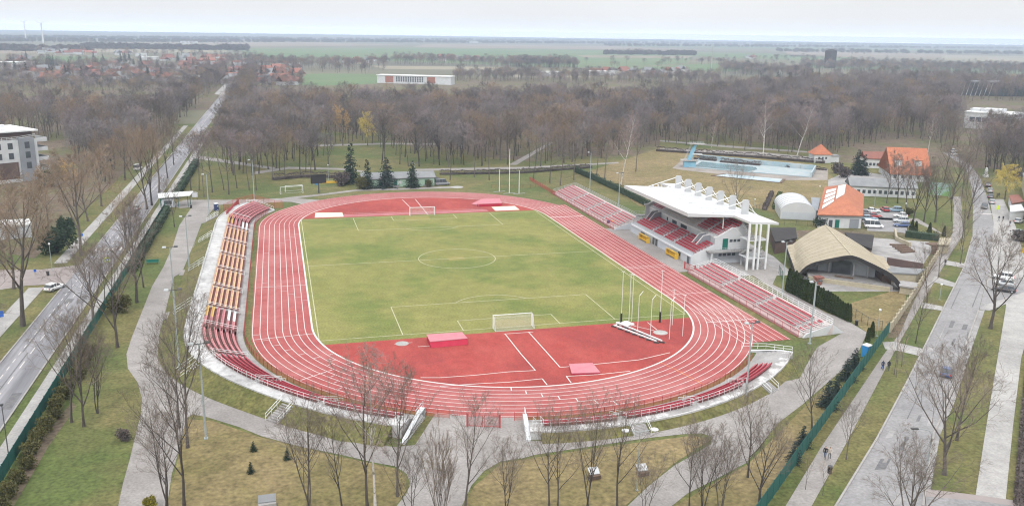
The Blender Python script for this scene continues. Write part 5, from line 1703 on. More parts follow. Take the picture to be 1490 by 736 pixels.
# long house with grey roof and the big orange roofed house behind it
a, z = gp2d(1236, 258, 5.6), gp2d(1330, 262, 5.6)
gable_house('long_house', (a, z), 3.6, 5.6, 9.0, 'long low white house with grey-brown roof beyond the car park', 'white_wall', 'grey_roof', 12)
a, z = gp2d(1292, 214, 11.5), gp2d(1347, 216, 11.5)
r_, l_, w_, rf = gable_house('big_house', (a, z), 2.9, 11.5, 22.0, 'large white house with a steep bright orange roof among the trees', 'white_wall', 'orange_tile', 5, 0, floors=1)
for x in (-4, 3):
    b = MB(); b.box((x - 1.2, -w_ * .72, 4.4), (x + 1.2, -w_ * .3, 7.6)); b.build('dormer', M['white_wall'], rf)
    b = MB(); b.box((x - 1.5, -w_ * .76, 7.61), (x + 1.5, -w_ * .2, 7.85)); b.build('dormer_roof', M['orange_tile'], rf)
a, z = gp2d(1257, 220, 6.5), gp2d(1289, 221, 6.5)
gable_house('side_house', (a, z), 4.2, 6.5, 8.0, 'white house with brown-red roof just left of the big orange roof', 'white_wall', 'brown_tile', 6)
# little pavilion with pyramid roof and its annex
p = G(1198, 237); s = 3.6
root = thing('pyramid_pavilion', p, 'small white pavilion with an orange pyramid roof behind the pool', 'building')
b = MB(); b.cbox((p.x, p.y + 3, 0), (7.2, 7.2, 3.6), -.25); b.build('wall', M['white_wall'], root)
b = MB(); rz = -.25; cc2 = [(p.x + 4.1 * (x * math.cos(rz) - y * math.sin(rz)), p.y + 3 + 4.1 * (x * math.sin(rz) + y * math.cos(rz)), 3.6) for x, y in ((-1, -1), (1, -1), (1, 1), (-1, 1))]
b.add(cc2 + [(p.x, p.y + 3, 7.8)], [(0, 1, 4), (1, 2, 4), (2, 3, 4), (3, 0, 4), (3, 2, 1, 0)]); b.build('roof', M['orange_tile'], root)
for k in (-1.5, 0, 1.5):
    b = MB(); xx = p.x + k * math.cos(rz) + 3.63 * math.sin(rz); yy = p.y + 3 + k * math.sin(rz) - 3.63 * math.cos(rz); b.cbox((xx, yy, 1.7), (.8, .05, .9), rz); b.build('window', M['glass'], root)
b = MB(); b.cbox((p.x + 6.2, p.y + 3.2, 0), (4.8, 4.6, 2.6), -.25); b.build('annex', M['white_wall'], root)
b = MB(); b.cbox((p.x + 6.2, p.y + 3.2, 2.61), (5.4, 5.2, .25), -.25); b.build('annex_roof', M['grey_roof'], root)
# playground-like green mural board
p = G(1367, 286); b = MB(); b.cbox((p.x, p.y, .4), (7.0, .25, 4.4), -.9)
root = thing('mural_board', p, 'pale green mural board standing on the lawn by the right walk', 'board')
M['mural'] = mat('mural_paint', (.30, .42, .40), (.18, .34, .12), .35, .8, lo=.45, hi=.55)
b.build('panel', M['mural'], root); b = MB()
for sx in (-3, 3): b.cbox((p.x + sx * math.cos(-.9), p.y + sx * math.sin(-.9) , 0), (.2, .2, .4))
b.build('leg', M['galv'], root)
# green pavilion at the far end
a, z = gp2d(526, 252, 4.6), gp2d(629, 249, 4.6)
r_, l_, w_, rf = gable_house('clubhouse', (a, z), 3.2, 4.7, 7.5, 'long low pale green clubhouse with grey roof behind the far bend', 'mint', 'grey_roof', 0)
for x in (-6.2, -1.2, 4.6, 9.6):
    b = MB(); b.box((x - .55, -w_ - .05, 0), (x + .55, -w_ - .005, 2.2)); b.build('door', M['teal'], r_)
    b = MB(); b.box((x + 1.0, -w_ - .05, 1.0), (x + 2.0, -w_ - .005, 2.1)); b.build('window', M['white_wall'], r_)
    b = MB(); b.box((x - 1.1, -w_ - 1.4, 0), (x + 1.1, -w_ - .06, .5)); b.build('door_step', M['concrete'], r_)
# apartment block at the left edge
p = [G(*q) for q in ((-40, 282), (38, 259.5), (54, 257.5))]
root = thing('apartment_block', (-130, 150, 0), 'modern white and grey apartment block with balconies at the left edge', 'building')
ux = Vector((math.cos(R(38)), math.sin(R(38)), 0))
B0 = Vector((-124.4, 136.6, 0)); H_ = 17.2
ux = Vector((.80, .60, 0)); uy = Vector((-.60, .80, 0))
LX, LY = 34.0, 22.0
Q = lambda x, y, z: tuple(B0 + ux * x + uy * y + Vector((0, 0, z)))
def qbox(b, x0, x1, y0, y1, z0, z1, mi=0):
    return b.hexa([Q(x0, y0, z0), Q(x1, y0, z0), Q(x1, y1, z0), Q(x0, y1, z0), Q(x0, y0, z1), Q(x1, y0, z1), Q(x1, y1, z1), Q(x0, y1, z1)], mi)
b = MB(); qbox(b, -LX, -2.5, 0, LY, 0, 14.4); b.build('wall', M['white_wall'], root)
b = MB(); qbox(b, -2.48, 2.6, -.5, LY, 0, 15.0); b.build('stair_tower', M['mid_grey'], root)
b = MB(); qbox(b, 2.62, 3.6, -.3, LY, 0, 14.4); b.build('white_fin', M['white_wall'], root)
b = MB(); qbox(b, -LX, 3.0, 1.6, LY - 1, 14.42, 17.0); b.build('penthouse', M['brick'], root)
b = MB(); qbox(b, -LX - 1, 4.6, .2, LY, 17.02, 17.5); qbox(b, -LX, -4, 3, LY - 3, 17.52, 18.1); b.build('roof', M['white_steel'], root)
b = MB()
for x, y in ((-9, 6), (-7, 9), (-12, 10), (-5, 6.5), (-15, 7)): qbox(b, x, x + 1.4, y, y + 1.6, 18.11, 19.2)
b.build('roof_vents', M['white_steel'], root)
for k, z in enumerate((4.4, 8.0, 11.4)):
    for x in (-5.2, -9.0, -15, -18.6, -24):
        f = MB(); qbox(f, x - .8, x + .8, -.06, -.005, z, z + 2.1); f.build('window', M['glass'], root)
    f = MB(); qbox(f, .1 - .8, .1 + .8, -.56, -.51, z, z + 2.2); f.build('window', M['glass'], root)
b = MB(); qbox(b, -11.2, -3.2, -.12, -.07, 1.2, 6.9); b.build('brown_panel', M['brick'], root)
for k, z in enumerate((3.2, 6.6, 10.0, 13.2)):
    b = MB(); qbox(b, 3.62, 7.4, .4, 9.4, z, z + .25); qbox(b, 7.2, 7.38, .4, 9.4, z + .26, z + 1.35); qbox(b, 3.62, 7.18, .4, .55, z + .26, z + 1.35); b.build('balcony', M['white_wall'] if k else M['galv'], root)
b = MB(); qbox(b, 3.605, 3.66, 1.5, 8.5, 1.0, 13.0); b.build('balcony_window', M['glass'], root)
rail_run([Q(-LX, .2, 14.42), Q(-2.6, .2, 14.42), Q(3.4, .2, 15.0), Q(3.4, 10, 15.0)], 1.0, 1.6, (.5, 1.0), .06).build('roof_railing', M['white_steel'], root)
# pale shed at the left edge
p = [G(*q, 3.4) for q in ((-20, 322), (42, 318.5), (46, 326), (-20, 332))]
root = thing('flat_shed', G(10, 355), 'pale grey flat roofed building behind the bare tree at the left edge', 'building')
b = MB(); b.prism([tuple(v[:2]) for v in p], 3.1, 3.5); b.build('roof', M['white_steel'], root)
c = sum(p, Vector()) / 4
b = MB(); b.prism([tuple((c + (v - c) * .96)[:2]) for v in p], 0, 3.08); b.build('wall', M['grey_wall'], root)
# shops at the right edge
p = [G(*q, 5.0) for q in ((1488, 252), (1560, 262), (1560, 330), (1500, 300))]
root = thing('shop_building', G(1500, 310), 'cream and grey shop building at the right edge', 'building')
b = MB(); b.prism([tuple(v[:2]) for v in p], 4.6, 5.2); b.build('roof', M['grey_roof'], root)
c = sum(p, Vector()) / 4
b = MB(); b.prism([tuple((c + (v - c) * .95)[:2]) for v in p], 0, 4.58); b.build('wall', M['cream'], root)
p = [G(*q, 2.6) for q in ((1466, 285), (1478, 284), (1488, 296), (1474, 302))]
small_box([(1468, 284), (1482, 283), (1490, 293), (1472, 296)], 2.8, 'low brown roofed kiosk beside the cream shop', 'white_wall', 'brown_tile')
small_box([(1469, 299), (1486, 297), (1492, 306), (1470, 308)], 2.8, 'white sales van-like kiosk at the right edge', 'white_wall', 'white_wall')
# ------------------------------------------------------------------ vehicles
def car_proto(label, paint, kind='hatch', loc=(0, 0, 0), rz=0.0):
    root = thing('parked_car' if kind != 'van' else 'parked_van', loc, label, 'car' if kind != 'van' else 'van', None, rz)
    L_, W_, H_ = {'hatch': (4.1, 1.76, 1.48), 'wagon': (4.7, 1.82, 1.5), 'suv': (4.5, 1.86, 1.68), 'van': (5.2, 1.98, 2.3)}[kind]
    l, w = L_ / 2, W_ / 2
    hb = {'hatch': .82, 'wagon': .84, 'suv': .95, 'van': 1.05}[kind]
    # lower body: lofted cross-sections along the length
    st = [(-l, .80, .42, hb * .92), (-l + .12, .95, .26, hb), (-l + .9, 1.0, .22, hb + .02), (0, 1.0, .22, hb), (l - 1.2, 1.0, .22, hb - .02), (l - .4, .94, .24, hb - .12), (l - .06, .84, .30, hb - .25), (l, .74, .38, hb - .34)]
    rings = []
    for x, f, z0, z1 in st:
        y = w * f
        rings.append([(x, -y * .93, z0), (x, y * .93, z0), (x, y, z0 + .14), (x, y, (z0 + z1) / 2 + .08), (x, y * .93, z1), (x, -y * .93, z1), (x, -y, (z0 + z1) / 2 + .08), (x, -y, z0 + .14)])
    b = MB(); b.loft(rings); b.build('body', paint, root, True)
    xr = {'hatch': -l + .28, 'wagon': -l + .22, 'suv': -l + .25, 'van': -l + .08}[kind]
    xf = {'hatch': l - 1.25, 'wagon': l - 1.4, 'suv': l - 1.2, 'van': l - .8}[kind]
    sl = {'hatch': (.5, .85), 'wagon': (.38, .9), 'suv': (.4, .8), 'van': (.1, .75)}[kind]
    gr = []
    for z, tr, f in ((hb - .01, 0, .90), (hb + (H_ - hb) * .5, .5, .84), (H_ - .09, .93, .77)):
        x0, x1 = xr + sl[0] * tr, xf - sl[1] * tr
        y = w * f
        gr.append([(x0, -y * .9, z), (x0 + .12, -y, z), (x1 - .15, -y, z), (x1, -y * .86, z), (x1, y * .86, z), (x1 - .15, y, z), (x0 + .12, y, z), (x0, y * .9, z)])
    b = MB(); b.loft(gr); b.build('windows', M['glass'], root, False)
    y = w * .775; x0, x1 = xr + sl[0] * .9, xf - sl[1] * .9
    b = MB(); b.loft([[(x0, -y, H_ - .088), (x1, -y * .95, H_ - .088), (x1, y * .95, H_ - .088), (x0, y, H_ - .088)], [(x0 + .08, -y * .9, H_), (x1 - .25, -y * .85, H_), (x1 - .25, y * .85, H_), (x0 + .08, y * .9, H_)]]); b.build('roof', paint, root)
    b = MB()
    for xx in (xr + sl[0] * .5 + (xf - xr) * .30, xr + (xf - xr) * .58):
        for s in (-1, 1): b.beam((xx, s * w * .92, hb), (xx + .02, s * w * .785, H_ - .08), .07, .09)
    b.build('pillar', paint, root)
    for x in (-l + .78, l - .82):
        for s in (-1, 1):
            b = MB(); b.tube((x, s * (w - .2), .31), (x, s * (w + .01), .31), .31, .31, 12); wh = b.build('wheel', M['tyre'], root)
            b = MB(); b.tube((x, s * (w + .011), .31), (x, s * (w + .02), .31), .19, .17, 10); b.build('rim', M['galv'], wh)
    for s in (-1, 1):
        b = MB(); b.cbox((l - .12, s * w * .66, hb - .34), (.2, .34, .13)); b.build('headlight', M['lens'], root)
        b = MB(); b.cbox((-l + .06, s * w * .78, hb - .28), (.14, .22, .26)); b.build('tail_light', M['amber'], root)
    return root


def paint(nm, c):
    m = mat(nm + '_car_paint', c, tuple(min(1, x * 1.15 + .01) for x in c), 1.5, .3, spec=.5)
    m.node_tree.nodes['Principled BSDF'].inputs['Coat Weight'].default_value = .5
    return m


PT = {k: paint(k, c) for k, c in dict(white=(.66, .67, .68), silver=(.42, .45, .47), grey=(.16, .17, .185), black=(.03, .03, .035), blue=(.035, .07, .19), red=(.32, .03, .035), dkred=(.16, .02, .03), lightblue=(.20, .30, .38), green=(.07, .12, .09)).items()}
RA = math.atan2(.70, .71)     # heading of the right road
CARS = [((80, 421), 'white', 'wagon', R(62), 'white estate car turning on the reddish crossing of the left road', 0.05),
        ((199, 305), 'silver', 'hatch', R(90), 'small silver car with red tail lights driving away on the left road', .03),
        ((201, 247), 'white', 'van', R(80), 'white vehicle parked left of the left road, half hidden by bare trees', 0),
        ((1377, 545), 'blue', 'hatch', RA, 'dark blue hatchback driving away along the right road', .03),
        ((1432, 303), 'black', 'wagon', RA + PI, 'black car coming down the right road before the zebra crossing', .03),
        ((1440, 280), 'silver', 'suv', R(50), 'silver car parked at the kerb, first of the row above the crossing', .05),
        ((1441, 288), 'grey', 'hatch', R(50), 'grey car parked at the kerb, second of the row above the crossing', .05),
        ((1443, 296), 'silver', 'wagon', R(50), 'pale silver car parked at the kerb, lowest of the row above the crossing', .05),
        ((1437, 272), 'black', 'suv', R(50), 'black car parked at the kerb, farthest of the row above the crossing', .05),
        ((1459, 406), 'white', 'suv', R(135), 'white car parked behind the big bare tree at right, the farthest of them', .05),
        ((1461, 415), 'silver', 'hatch', R(135), 'silver car parked behind the big bare tree at right', .05),
        ((1460, 424), 'black', 'wagon', R(135), 'black car parked behind the big bare tree at right', .05),
        ((1479, 316), 'dkred', 'hatch', R(30), 'dark red car parked by the shop at the right edge', .05),
        ((1482, 324), 'silver', 'hatch', R(30), 'silver car parked by the shop at the right edge', .05),
        ((1483, 341), 'green', 'wagon', R(30), 'dark green car parked low by the shop at the right edge', .05),
        ((1261, 312), 'grey', 'hatch', R(-25), 'grey car at the far left corner of the small car park', .04),
        ((1271, 309), 'white', 'hatch', R(-25), 'white car at the far left corner of the small car park', .04),
        ((1273, 316.5), 'red', 'hatch', R(-25), 'bright red car in the left row of the small car park', .04),
        ((1265, 320), 'lightblue', 'wagon', R(-25), 'pale blue estate car in the left row of the small car park', .04),
        ((1267, 326), 'silver', 'wagon', R(-25), 'silver estate car in the left row of the small car park', .04),
        ((1271, 331.5), 'white', 'van', R(-25), 'white van at the near end of the left row of the small car park', .04),
        ((1287, 307), 'red', 'wagon', R(70), 'dark red car at the far end of the small car park', .04),
        ((1302, 308), 'lightblue', 'suv', R(155), 'light blue car at the far end of the right row of the car park', .04),
        ((1310, 316), 'white', 'hatch', R(155), 'white hatchback in the right row of the car park', .04),
        ((1311, 323.5), 'silver', 'suv', R(155), 'silver car in the right row of the car park', .04),
        ((1312, 330), 'blue', 'wagon', R(155), 'steel blue car at the near end of the right row of the car park', .04),
        ((1281, 280), 'dkred', 'wagon', R(-30), 'dark red car beside the long grey roofed house', .04),
        ((1256, 278), 'black', 'hatch', R(-30), 'black car beside the long grey roofed house', .04),
        ((1388, 226), 'white', 'hatch', R(20), 'white car parked among the trees at the far end of the right road', .04),
        ((1399, 229), 'grey', 'wagon', R(20), 'grey car parked among the trees at the far end of the right road', .04),
        ((1388, 221), 'silver', 'wagon', R(20), 'silver car parked among the trees, behind the white one', .04),
        ((643, 269.5), 'grey', 'van', R(10), 'grey van parked right of the green clubhouse', .0),
        ((634, 267), 'black', 'van', R(100), 'dark van parked against the green clubhouse', .0)]
for q, c, k, rz, lab, z in CARS:
    p = G(*q); p.z = z
    o = car_proto(lab, PT[c], k, tuple(p), rz)
    o['group'] = 'cars in the streets and car parks'

# ------------------------------------------------------------------ people
def person_mesh(name, jacket, trousers, hair, stride=.32, arm=.18):
    J = {'pelvis': (0, 0, .94), 'waist': (0, 0, 1.08), 'chest': (0.02, 0, 1.32), 'neck': (0.02, 0, 1.50), 'head': (.035, 0, 1.62), 'top': (.03, 0, 1.73)}
    v = list(J.values()); r = [(.145, .12), (.135, .11), (.165, .12), (.065, .065), (.095, .085), (.075, .07)]
    e = [(i, i + 1) for i in range(5)]
    def chain(start, pts, rad):
        prev = start
        for p, q in zip(pts, rad):
            v.append(p); r.append((q, q)); e.append((prev, len(v) - 1)); prev = len(v) - 1
    for s in (-1, 1):
        f = stride * s
        chain(0, [(.0, .10 * s, .88), (f * .45, .10 * s, .50), (f - .05, .10 * s, .09), (f + .13, .11 * s, .05)], [.09, .062, .048, .04])
        g = -arm * s
        chain(2, [(.01, .20 * s, 1.42), (g * .5 - .02, .235 * s, 1.14), (g + .05, .22 * s, .90), (g + .08, .21 * s, .81)], [.07, .052, .042, .036])
    me = bpy.data.meshes.new(name); me.from_pydata(v, e, [])
    o = bpy.data.objects.new(name, me); col.objects.link(o)
    sk = o.modifiers.new('s', 'SKIN'); sb = o.modifiers.new('u', 'SUBSURF'); sb.levels = sb.render_levels = 1
    for i, q in enumerate(r): me.skin_vertices[0].data[i].radius = q
    me.skin_vertices[0].data[0].use_root = True
    dg = bpy.context.evaluated_depsgraph_get(); dg.update()
    m2 = bpy.data.meshes.new_from_object(o.evaluated_get(dg)); m2.name = name
    bpy.data.objects.remove(o)
    m2.materials.clear()
    for m in (M['skin'], jacket, trousers, hair, M['black']): m2.materials.append(m)
    for p in m2.polygons:
        z = p.center.z; x = p.center.x; y = abs(p.center.y)
        p.use_smooth = True
        if z > 1.49: p.material_index = 3 if (z > 1.655 or x < -.01) else 0
        elif z < .10: p.material_index = 4
        elif y > .17 and z < .86 and z > .6: p.material_index = 0
        elif z > .86: p.material_index = 1
        else: p.material_index = 2
    return m2


CL = {k: mat(k + '_cloth', c, tuple(x * 1.3 for x in c), 6, .9) for k, c in dict(black=(.022, .022, .026), navy=(.03, .04, .075), beige=(.42, .38, .34), jeans=(.07, .10, .17), grey=(.13, .13, .14), dark=(.035, .03, .03)).items()}
PPL = [((1200, 667), 'black', 'jeans', 'dark', RA + PI, 'person in a dark jacket and jeans, left of the nearest couple on the right walk'),
       ((1206.5, 668), 'beige', 'grey', 'dark', RA + PI, 'person in a pale hooded coat, right of the nearest couple on the right walk'),
       ((1284, 539), 'navy', 'black', 'dark', RA, 'person in dark clothes with a bag, left of the pair walking by the green fence'),
       ((1292.5, 539), 'black', 'navy', 'black', RA, 'person in black jacket and navy trousers, right of the pair walking by the green fence'),
       ((1375, 387), 'black', 'black', 'dark', RA, 'lone person in black walking far up the right walk'),
       ((1459, 322), 'black', 'dark', 'dark', R(200), 'person in black on the pavement right of the zebra crossing'),
       ((1453, 322), 'navy', 'grey', 'dark', R(170), 'person in navy on the pavement left of the one in black'),
       ((1469, 329), 'black', 'jeans', 'dark', R(240), 'person in jeans on the right pavement nearest the shop'),
       ((1450.5, 288), 'grey', 'black', 'dark', R(80), 'person in grey beside the parked silver car'),
       ((1453, 287.5), 'black', 'black', 'dark', R(80), 'person in black beside the parked silver car')]
for i, (q, j, t, h, rz, lab) in enumerate(PPL):
    p = G(*q)
    o = bpy.data.objects.new('person', person_mesh('person', CL[j], CL[t], CL[h], (.32, -.3, .25)[i % 3], (.18, -.16)[i % 2]))
    col.objects.link(o); o.location = (p.x, p.y, .055); o.rotation_euler = (0, 0, rz)
    tag(o, lab, 'person', 'people walking')
p = G(1282.5, 539.5)
b = MB(); b.cbox((p.x, p.y, .45), (.32, .14, .34), .6); b.line([(p.x - .1, p.y - .07, .79), (p.x, p.y, 1.0), (p.x + .1, p.y + .07, .79)], .015, 4)
tag(b.build('hand_bag', M['sign_blue']), 'pale blue bag carried by the left walker near the green fence', 'bag')

# ------------------------------------------------------------------ plants
def spike(b, p, d, L_, r, rng):
    """a bare twig: three-sided spike"""
    u = d.orthogonal().normalized(); w = d.cross(u)
    n = len(b.v)
    for k in range(3):
        t = 2.0944 * k
        q = p + u * (r * math.cos(t)) + w * (r * math.sin(t)); b.v.append((q.x, q.y, q.z))
    q = p + d * L_; b.v.append((q.x, q.y, q.z))
    b.f += [[n, n + 1, n + 3], [n + 1, n + 2, n + 3], [n + 2, n, n + 3]]; b.mi += [0, 0, 0]


def limb(b, pts, rad, n):
    """tapered tube through points, shared rings"""
    base = len(b.v)
    d = Vector((0, 0, 1))
    for i, p in enumerate(pts):
        if i < len(pts) - 1: d = (pts[i + 1] - p).normalized()
        u = d.orthogonal().normalized(); w = d.cross(u)
        for k in range(n):
            t = 2 * PI * k / n; q = p + u * (rad[i] * math.cos(t)) + w * (rad[i] * math.sin(t)); b.v.append((q.x, q.y, q.z))
    for i in range(len(pts) - 1):
        for k in range(n):
            a = base + i * n + k; c = base + i * n + (k + 1) % n
            b.f.append([a, c, c + n, a + n]); b.mi.append(0)


def rdir(rng, d, ang):
    """a direction at angle ang from d"""
    u = d.orthogonal().normalized(); w = d.cross(u); a = rng.uniform(0, 2 * PI)
    return (d * math.cos(ang) + (u * math.cos(a) + w * math.sin(a)) * math.sin(ang)).normalized()


KINDS = {
    # first: bare height share, limbs: count, angles (deg), limb length share, up: tropism, twig size, counts
    'forest': dict(first=.34, n=(13, 6, 6, 6), ang=(46, 42, 45, 40), ln=(.43, .55, .55, .75), up=.16, jit=.16, tw=(.028, 1.0), trunk_r=.0100),
    'forest_tall': dict(first=.55, n=(12, 6, 5, 6), ang=(42, 42, 42, 40), ln=(.36, .55, .55, .75), up=.2, jit=.14, tw=(.027, .95), trunk_r=.0095),
    'spread': dict(first=.20, n=(11, 7, 6, 7), ang=(38, 40, 42, 40), ln=(.58, .5, .5, .7), up=.22, jit=.2, tw=(.014, .8), trunk_r=.018),
    'young': dict(first=.24, n=(14, 6, 5, 3), ang=(35, 34, 38, 36), ln=(.43, .52, .5, .75), up=.24, jit=.16, tw=(.012, .75), trunk_r=.0100),
    'poplar': dict(first=.03, n=(20, 7, 5, 3), ang=(15, 18, 20, 20), ln=(.80, .45, .4, .9), up=.16, jit=.06, tw=(.014, .6), trunk_r=.012),
    'birch': dict(first=.30, n=(14, 6, 5, 5), ang=(38, 45, 48, 55), ln=(.26, .55, .55, .8), up=.02, jit=.12, tw=(.016, .8), trunk_r=.0085),
    'willow': dict(first=.2, n=(12, 7, 7, 8), ang=(42, 40, 50, 55), ln=(.48, .5, .5, 1.3), up=.05, jit=.2, tw=(.030, 1.0), trunk_r=.020, droop=.5),
    'twiggy': dict(first=.24, n=(10, 7, 7, 7), ang=(42, 40, 42, 42), ln=(.50, .5, .5, .7), up=.22, jit=.18, tw=(.024, .9), trunk_r=.017),
    'sapling': dict(first=.30, n=(9, 4, 4, 0), ang=(35, 35, 35, 35), ln=(.42, .5, .5, .75), up=.2, jit=.12, tw=(.014, .5), trunk_r=.009),
}


def bare_tree(seed, H, kind, stems=1, lean=0.0, scale_n=1.0):
    rng = random.Random(seed)
    k = KINDS[kind]
    T, C = MB(), MB()
    nn = k['n']; up = Vector((0, 0, 1))

    def grow(p, d, L_, r, lvl):
        ns = (5, 4, 3, 2)[min(lvl, 3)]
        pts, rad = [p], [r]
        q, dd = p.copy(), d.copy()
        for i in range(ns):
            dd = (dd + Vector((rng.uniform(-1, 1), rng.uniform(-1, 1), rng.uniform(-1, 1))) * k['jit'] * (.6 if lvl == 1 else 1) + up * k['up'] * (.5 if lvl < 3 else .3) - up * (k.get('droop', 0) if lvl >= 3 else 0)).normalized()
            q = q + dd * (L_ / ns)
            pts.append(q.copy()); rad.append(max(.006, r * (1 - .82 * (i + 1) / ns)))
        limb(T if lvl <= 1 else C, pts, rad, 5 if lvl <= 1 else 3)
        if lvl >= len(nn): return
        m = nn[lvl]
        m = max(2, int(round(m * scale_n * rng.uniform(.75, 1.25)))) if m else 0
        for j in range(m):
            t = .25 + .75 * (j + rng.random()) / max(1, m)
            f = t * ns; i = min(ns - 1, int(f)); pp = pts[i].lerp(pts[i + 1], f - i)
            da = (pts[i + 1] - pts[i]).normalized()
            nd = rdir(rng, da, R(k['ang'][lvl] * rng.uniform(.6, 1.3)))
            nl = L_ * k['ln'][lvl] * rng.uniform(.65, 1.15) * (1.15 - .5 * t)
            if lvl == len(nn) - 1:
                if k.get('droop'): nd = (nd - up * .7).normalized()
                nl = max(.35, min(nl * 1.5, k['tw'][1] * rng.uniform(.7, 1.5) * (1.6 if k.get('droop') else 1)))
                spike(C, pp, nd, nl, k['tw'][0] * rng.uniform(.7, 1.15), rng)
            else:
                grow(pp, nd, nl, max(.012, rad[i] * rng.uniform(.45, .62)), lvl + 1)

    for s in range(stems):
        h = H * (1 if s == 0 else rng.uniform(.75, .95))
        r0 = k['trunk_r'] * H * (1 if stems == 1 else .75)
        off = Vector((0, 0, -.2)) if stems == 1 else Vector((rng.uniform(-.3, .3), rng.uniform(-.3, .3), -.2))
        d = Vector((lean + rng.uniform(-.05, .05), rng.uniform(-.05, .05), 1))
        if stems > 1: d += Vector((math.cos(2.4 * s), math.sin(2.4 * s), 0)) * rng.uniform(.08, .2)
        d.normalize()
        ns = 10
        pts, rad = [off], [r0 * 1.35]
        q, dd = off.copy(), d.copy()
        for i in range(ns):
            dd = (dd + Vector((rng.uniform(-1, 1), rng.uniform(-1, 1), 0)) * .07 + up * .05).normalized()
            q = q + dd * (h * (.93 if kind != 'spread' else .72) / ns); pts.append(q.copy()); rad.append(max(.015, r0 * (1 - .9 * (i + 1) / ns)))
        limb(T, pts, rad, 7)
        m = max(4, int(round(nn[0] * scale_n / (1 if stems == 1 else 1.6))))
        for j in range(m):
            t = k['first'] + (1 - k['first']) * (j + rng.random() * .8) / m
            f = min(ns - .001, t * ns); i = int(f); pp = pts[i].lerp(pts[i + 1], f - i)
            a = j * 2.39996 + rng.uniform(-.5, .5); an = R(k['ang'][0] * rng.uniform(.7, 1.25))
            nd = Vector((math.cos(a) * math.sin(an), math.sin(a) * math.sin(an), math.cos(an)))
            env = 1.15 - .75 * ((t - k['first']) / (1 - k['first'])) ** 1.4
            grow(pp, nd, h * k['ln'][0] * env * rng.uniform(.8, 1.15), max(.02, rad[i] * .58), 1)
    return T, C


PROTO = {}


def tree_meshes(key, seed, H, kind, **kw):
    if key not in PROTO:
        T, C = bare_tree(seed, H, kind, **kw)
        f = H / max(v[2] for v in C.v)      # full height of the crown = H
        for q in (T, C): q.v = [(x * f, y * f, z * f) for x, y, z in q.v]
        PROTO[key] = (T, C, {})
    return PROTO[key]


MESHES = {}


def put_tree(key, loc, rz, sc, label, bark='bark', twig='twig', group=None, name='bare_tree', cat='tree', sz=None):
    T, C, _ = PROTO[key]
    mk_ = (key, bark, twig)
    if mk_ not in MESHES:
        MESHES[mk_] = (T.mesh('trunk', M[bark], smooth=True), C.mesh('crown', M[twig]))
    tm, cm = MESHES[mk_]
    root = bpy.data.objects.new(name, None); root.empty_display_size = .5
    col.objects.link(root)
    root.location = loc; root.rotation_euler = (0, 0, rz); root.scale = (sc, sc, sz or sc)
    tag(root, label, cat, group)
    for nm, me in (('trunk', tm), ('crown', cm)):
        o = bpy.data.objects.new(nm, me); col.objects.link(o); o.parent = root
    return root


for i in range(5): tree_meshes('forest%d' % i, 10 + i, 20, 'forest')
for i in range(3): tree_meshes('tall%d' % i, 30 + i, 22, 'forest_tall')
for i in range(4): tree_meshes('young%d' % i, 50 + i, 13, 'young')
for i in range(3): tree_meshes('multi%d' % i, 60 + i, 12, 'young', stems=3)
for i in range(3): tree_meshes('spread%d' % i, 70 + i, 15, 'spread')
for i in range(3): tree_meshes('twiggy%d' % i, 80 + i, 16, 'twiggy')
for i in range(2): tree_meshes('birch%d' % i, 90 + i, 19, 'birch', lean=.06 + .08 * i)
tree_meshes('poplar0', 97, 10, 'poplar', stems=2)
tree_meshes('willow0', 98, 13, 'willow')
for i in range(2): tree_meshes('sapling%d' % i, 100 + i, 6, 'sapling')
TH = {'forest': 20, 'tall': 22, 'young': 13, 'multi': 12, 'spread': 15, 'twiggy': 16, 'birch': 19, 'poplar': 10, 'willow': 13, 'sapling': 6}


def T_(q, top, key, label, bark='bark', twig='twig_near', rz=None, wide=1.0, name='bare_tree'):
    p = G(*q); H = hgt(q[0], q[1], top)
    base = TH[key.rstrip('0123456789')]
    rr.seed(int(q[0] * 7 + q[1]))
    s = H / base
    o = put_tree(key, (p.x, p.y, 0), rr.uniform(0, 6.28) if rz is None else rz, s * wide, label, bark, twig, name=name, sz=s)
    o['group'] = 'bare trees around the stadium'
    return o


# bottom row, left to right
T_((244, 738), 560, 'multi0', 'bare multi-stemmed tree standing on the left path at the bottom, the nearest of that clump', 'bark_dark')
T_((268, 735), 490, 'young1', 'slim bare tree with a dark trunk at the right side of the bottom left clump', 'bark_dark')
T_((273, 651), 415, 'young2', 'tall slim bare tree on the left path edge beside the near floodlight', 'bark_dark')
T_((262, 622), 445, 'young0', 'slim bare tree half hidden behind the bottom left clump', 'bark_dark')
T_((448, 742), 560, 'multi1', 'bare tree with a forked trunk on the dry lawn right of the concrete table', 'bark_dark')
T_((498, 742), 590, 'young3', 'small bare tree on the dry lawn left of the white stemmed birch', 'bark_dark')
T_((535, 738), 500, 'young0', 'tall bare dark tree just left of the white stemmed birch at the bottom', 'bark_dark')
T_((546, 735), 505, 'birch0', 'white stemmed birch on the dry lawn at the bottom', 'bark_birch', 'twig_birch')
T_((578, 722), 512, 'young1', 'slim bare tree right of the white stemmed birch', 'bark')
T_((597, 752), 640, 'multi2', 'small bare tree at the bottom edge of the plaza', 'bark_dark')
T_((640, 775), 608, 'poplar0', 'brown upright poplar clump of many stems before the plaza', 'bark', 'twig_warm', wide=.9)
T_((677, 740), 560, 'young3', 'slim bare tree with thin high crown right of the poplar clump', 'bark')
T_((736, 752), 622, 'multi0', 'small bare tree at the bottom right of the red gate', 'bark_dark')
T_((799, 740), 590, 'young2', 'bare tree with paired stems on the lawn, the left one', 'bark_dark', rz=2.0)
T_((812, 742), 598, 'young0', 'bare tree with paired stems on the lawn, the right one', 'bark_dark')
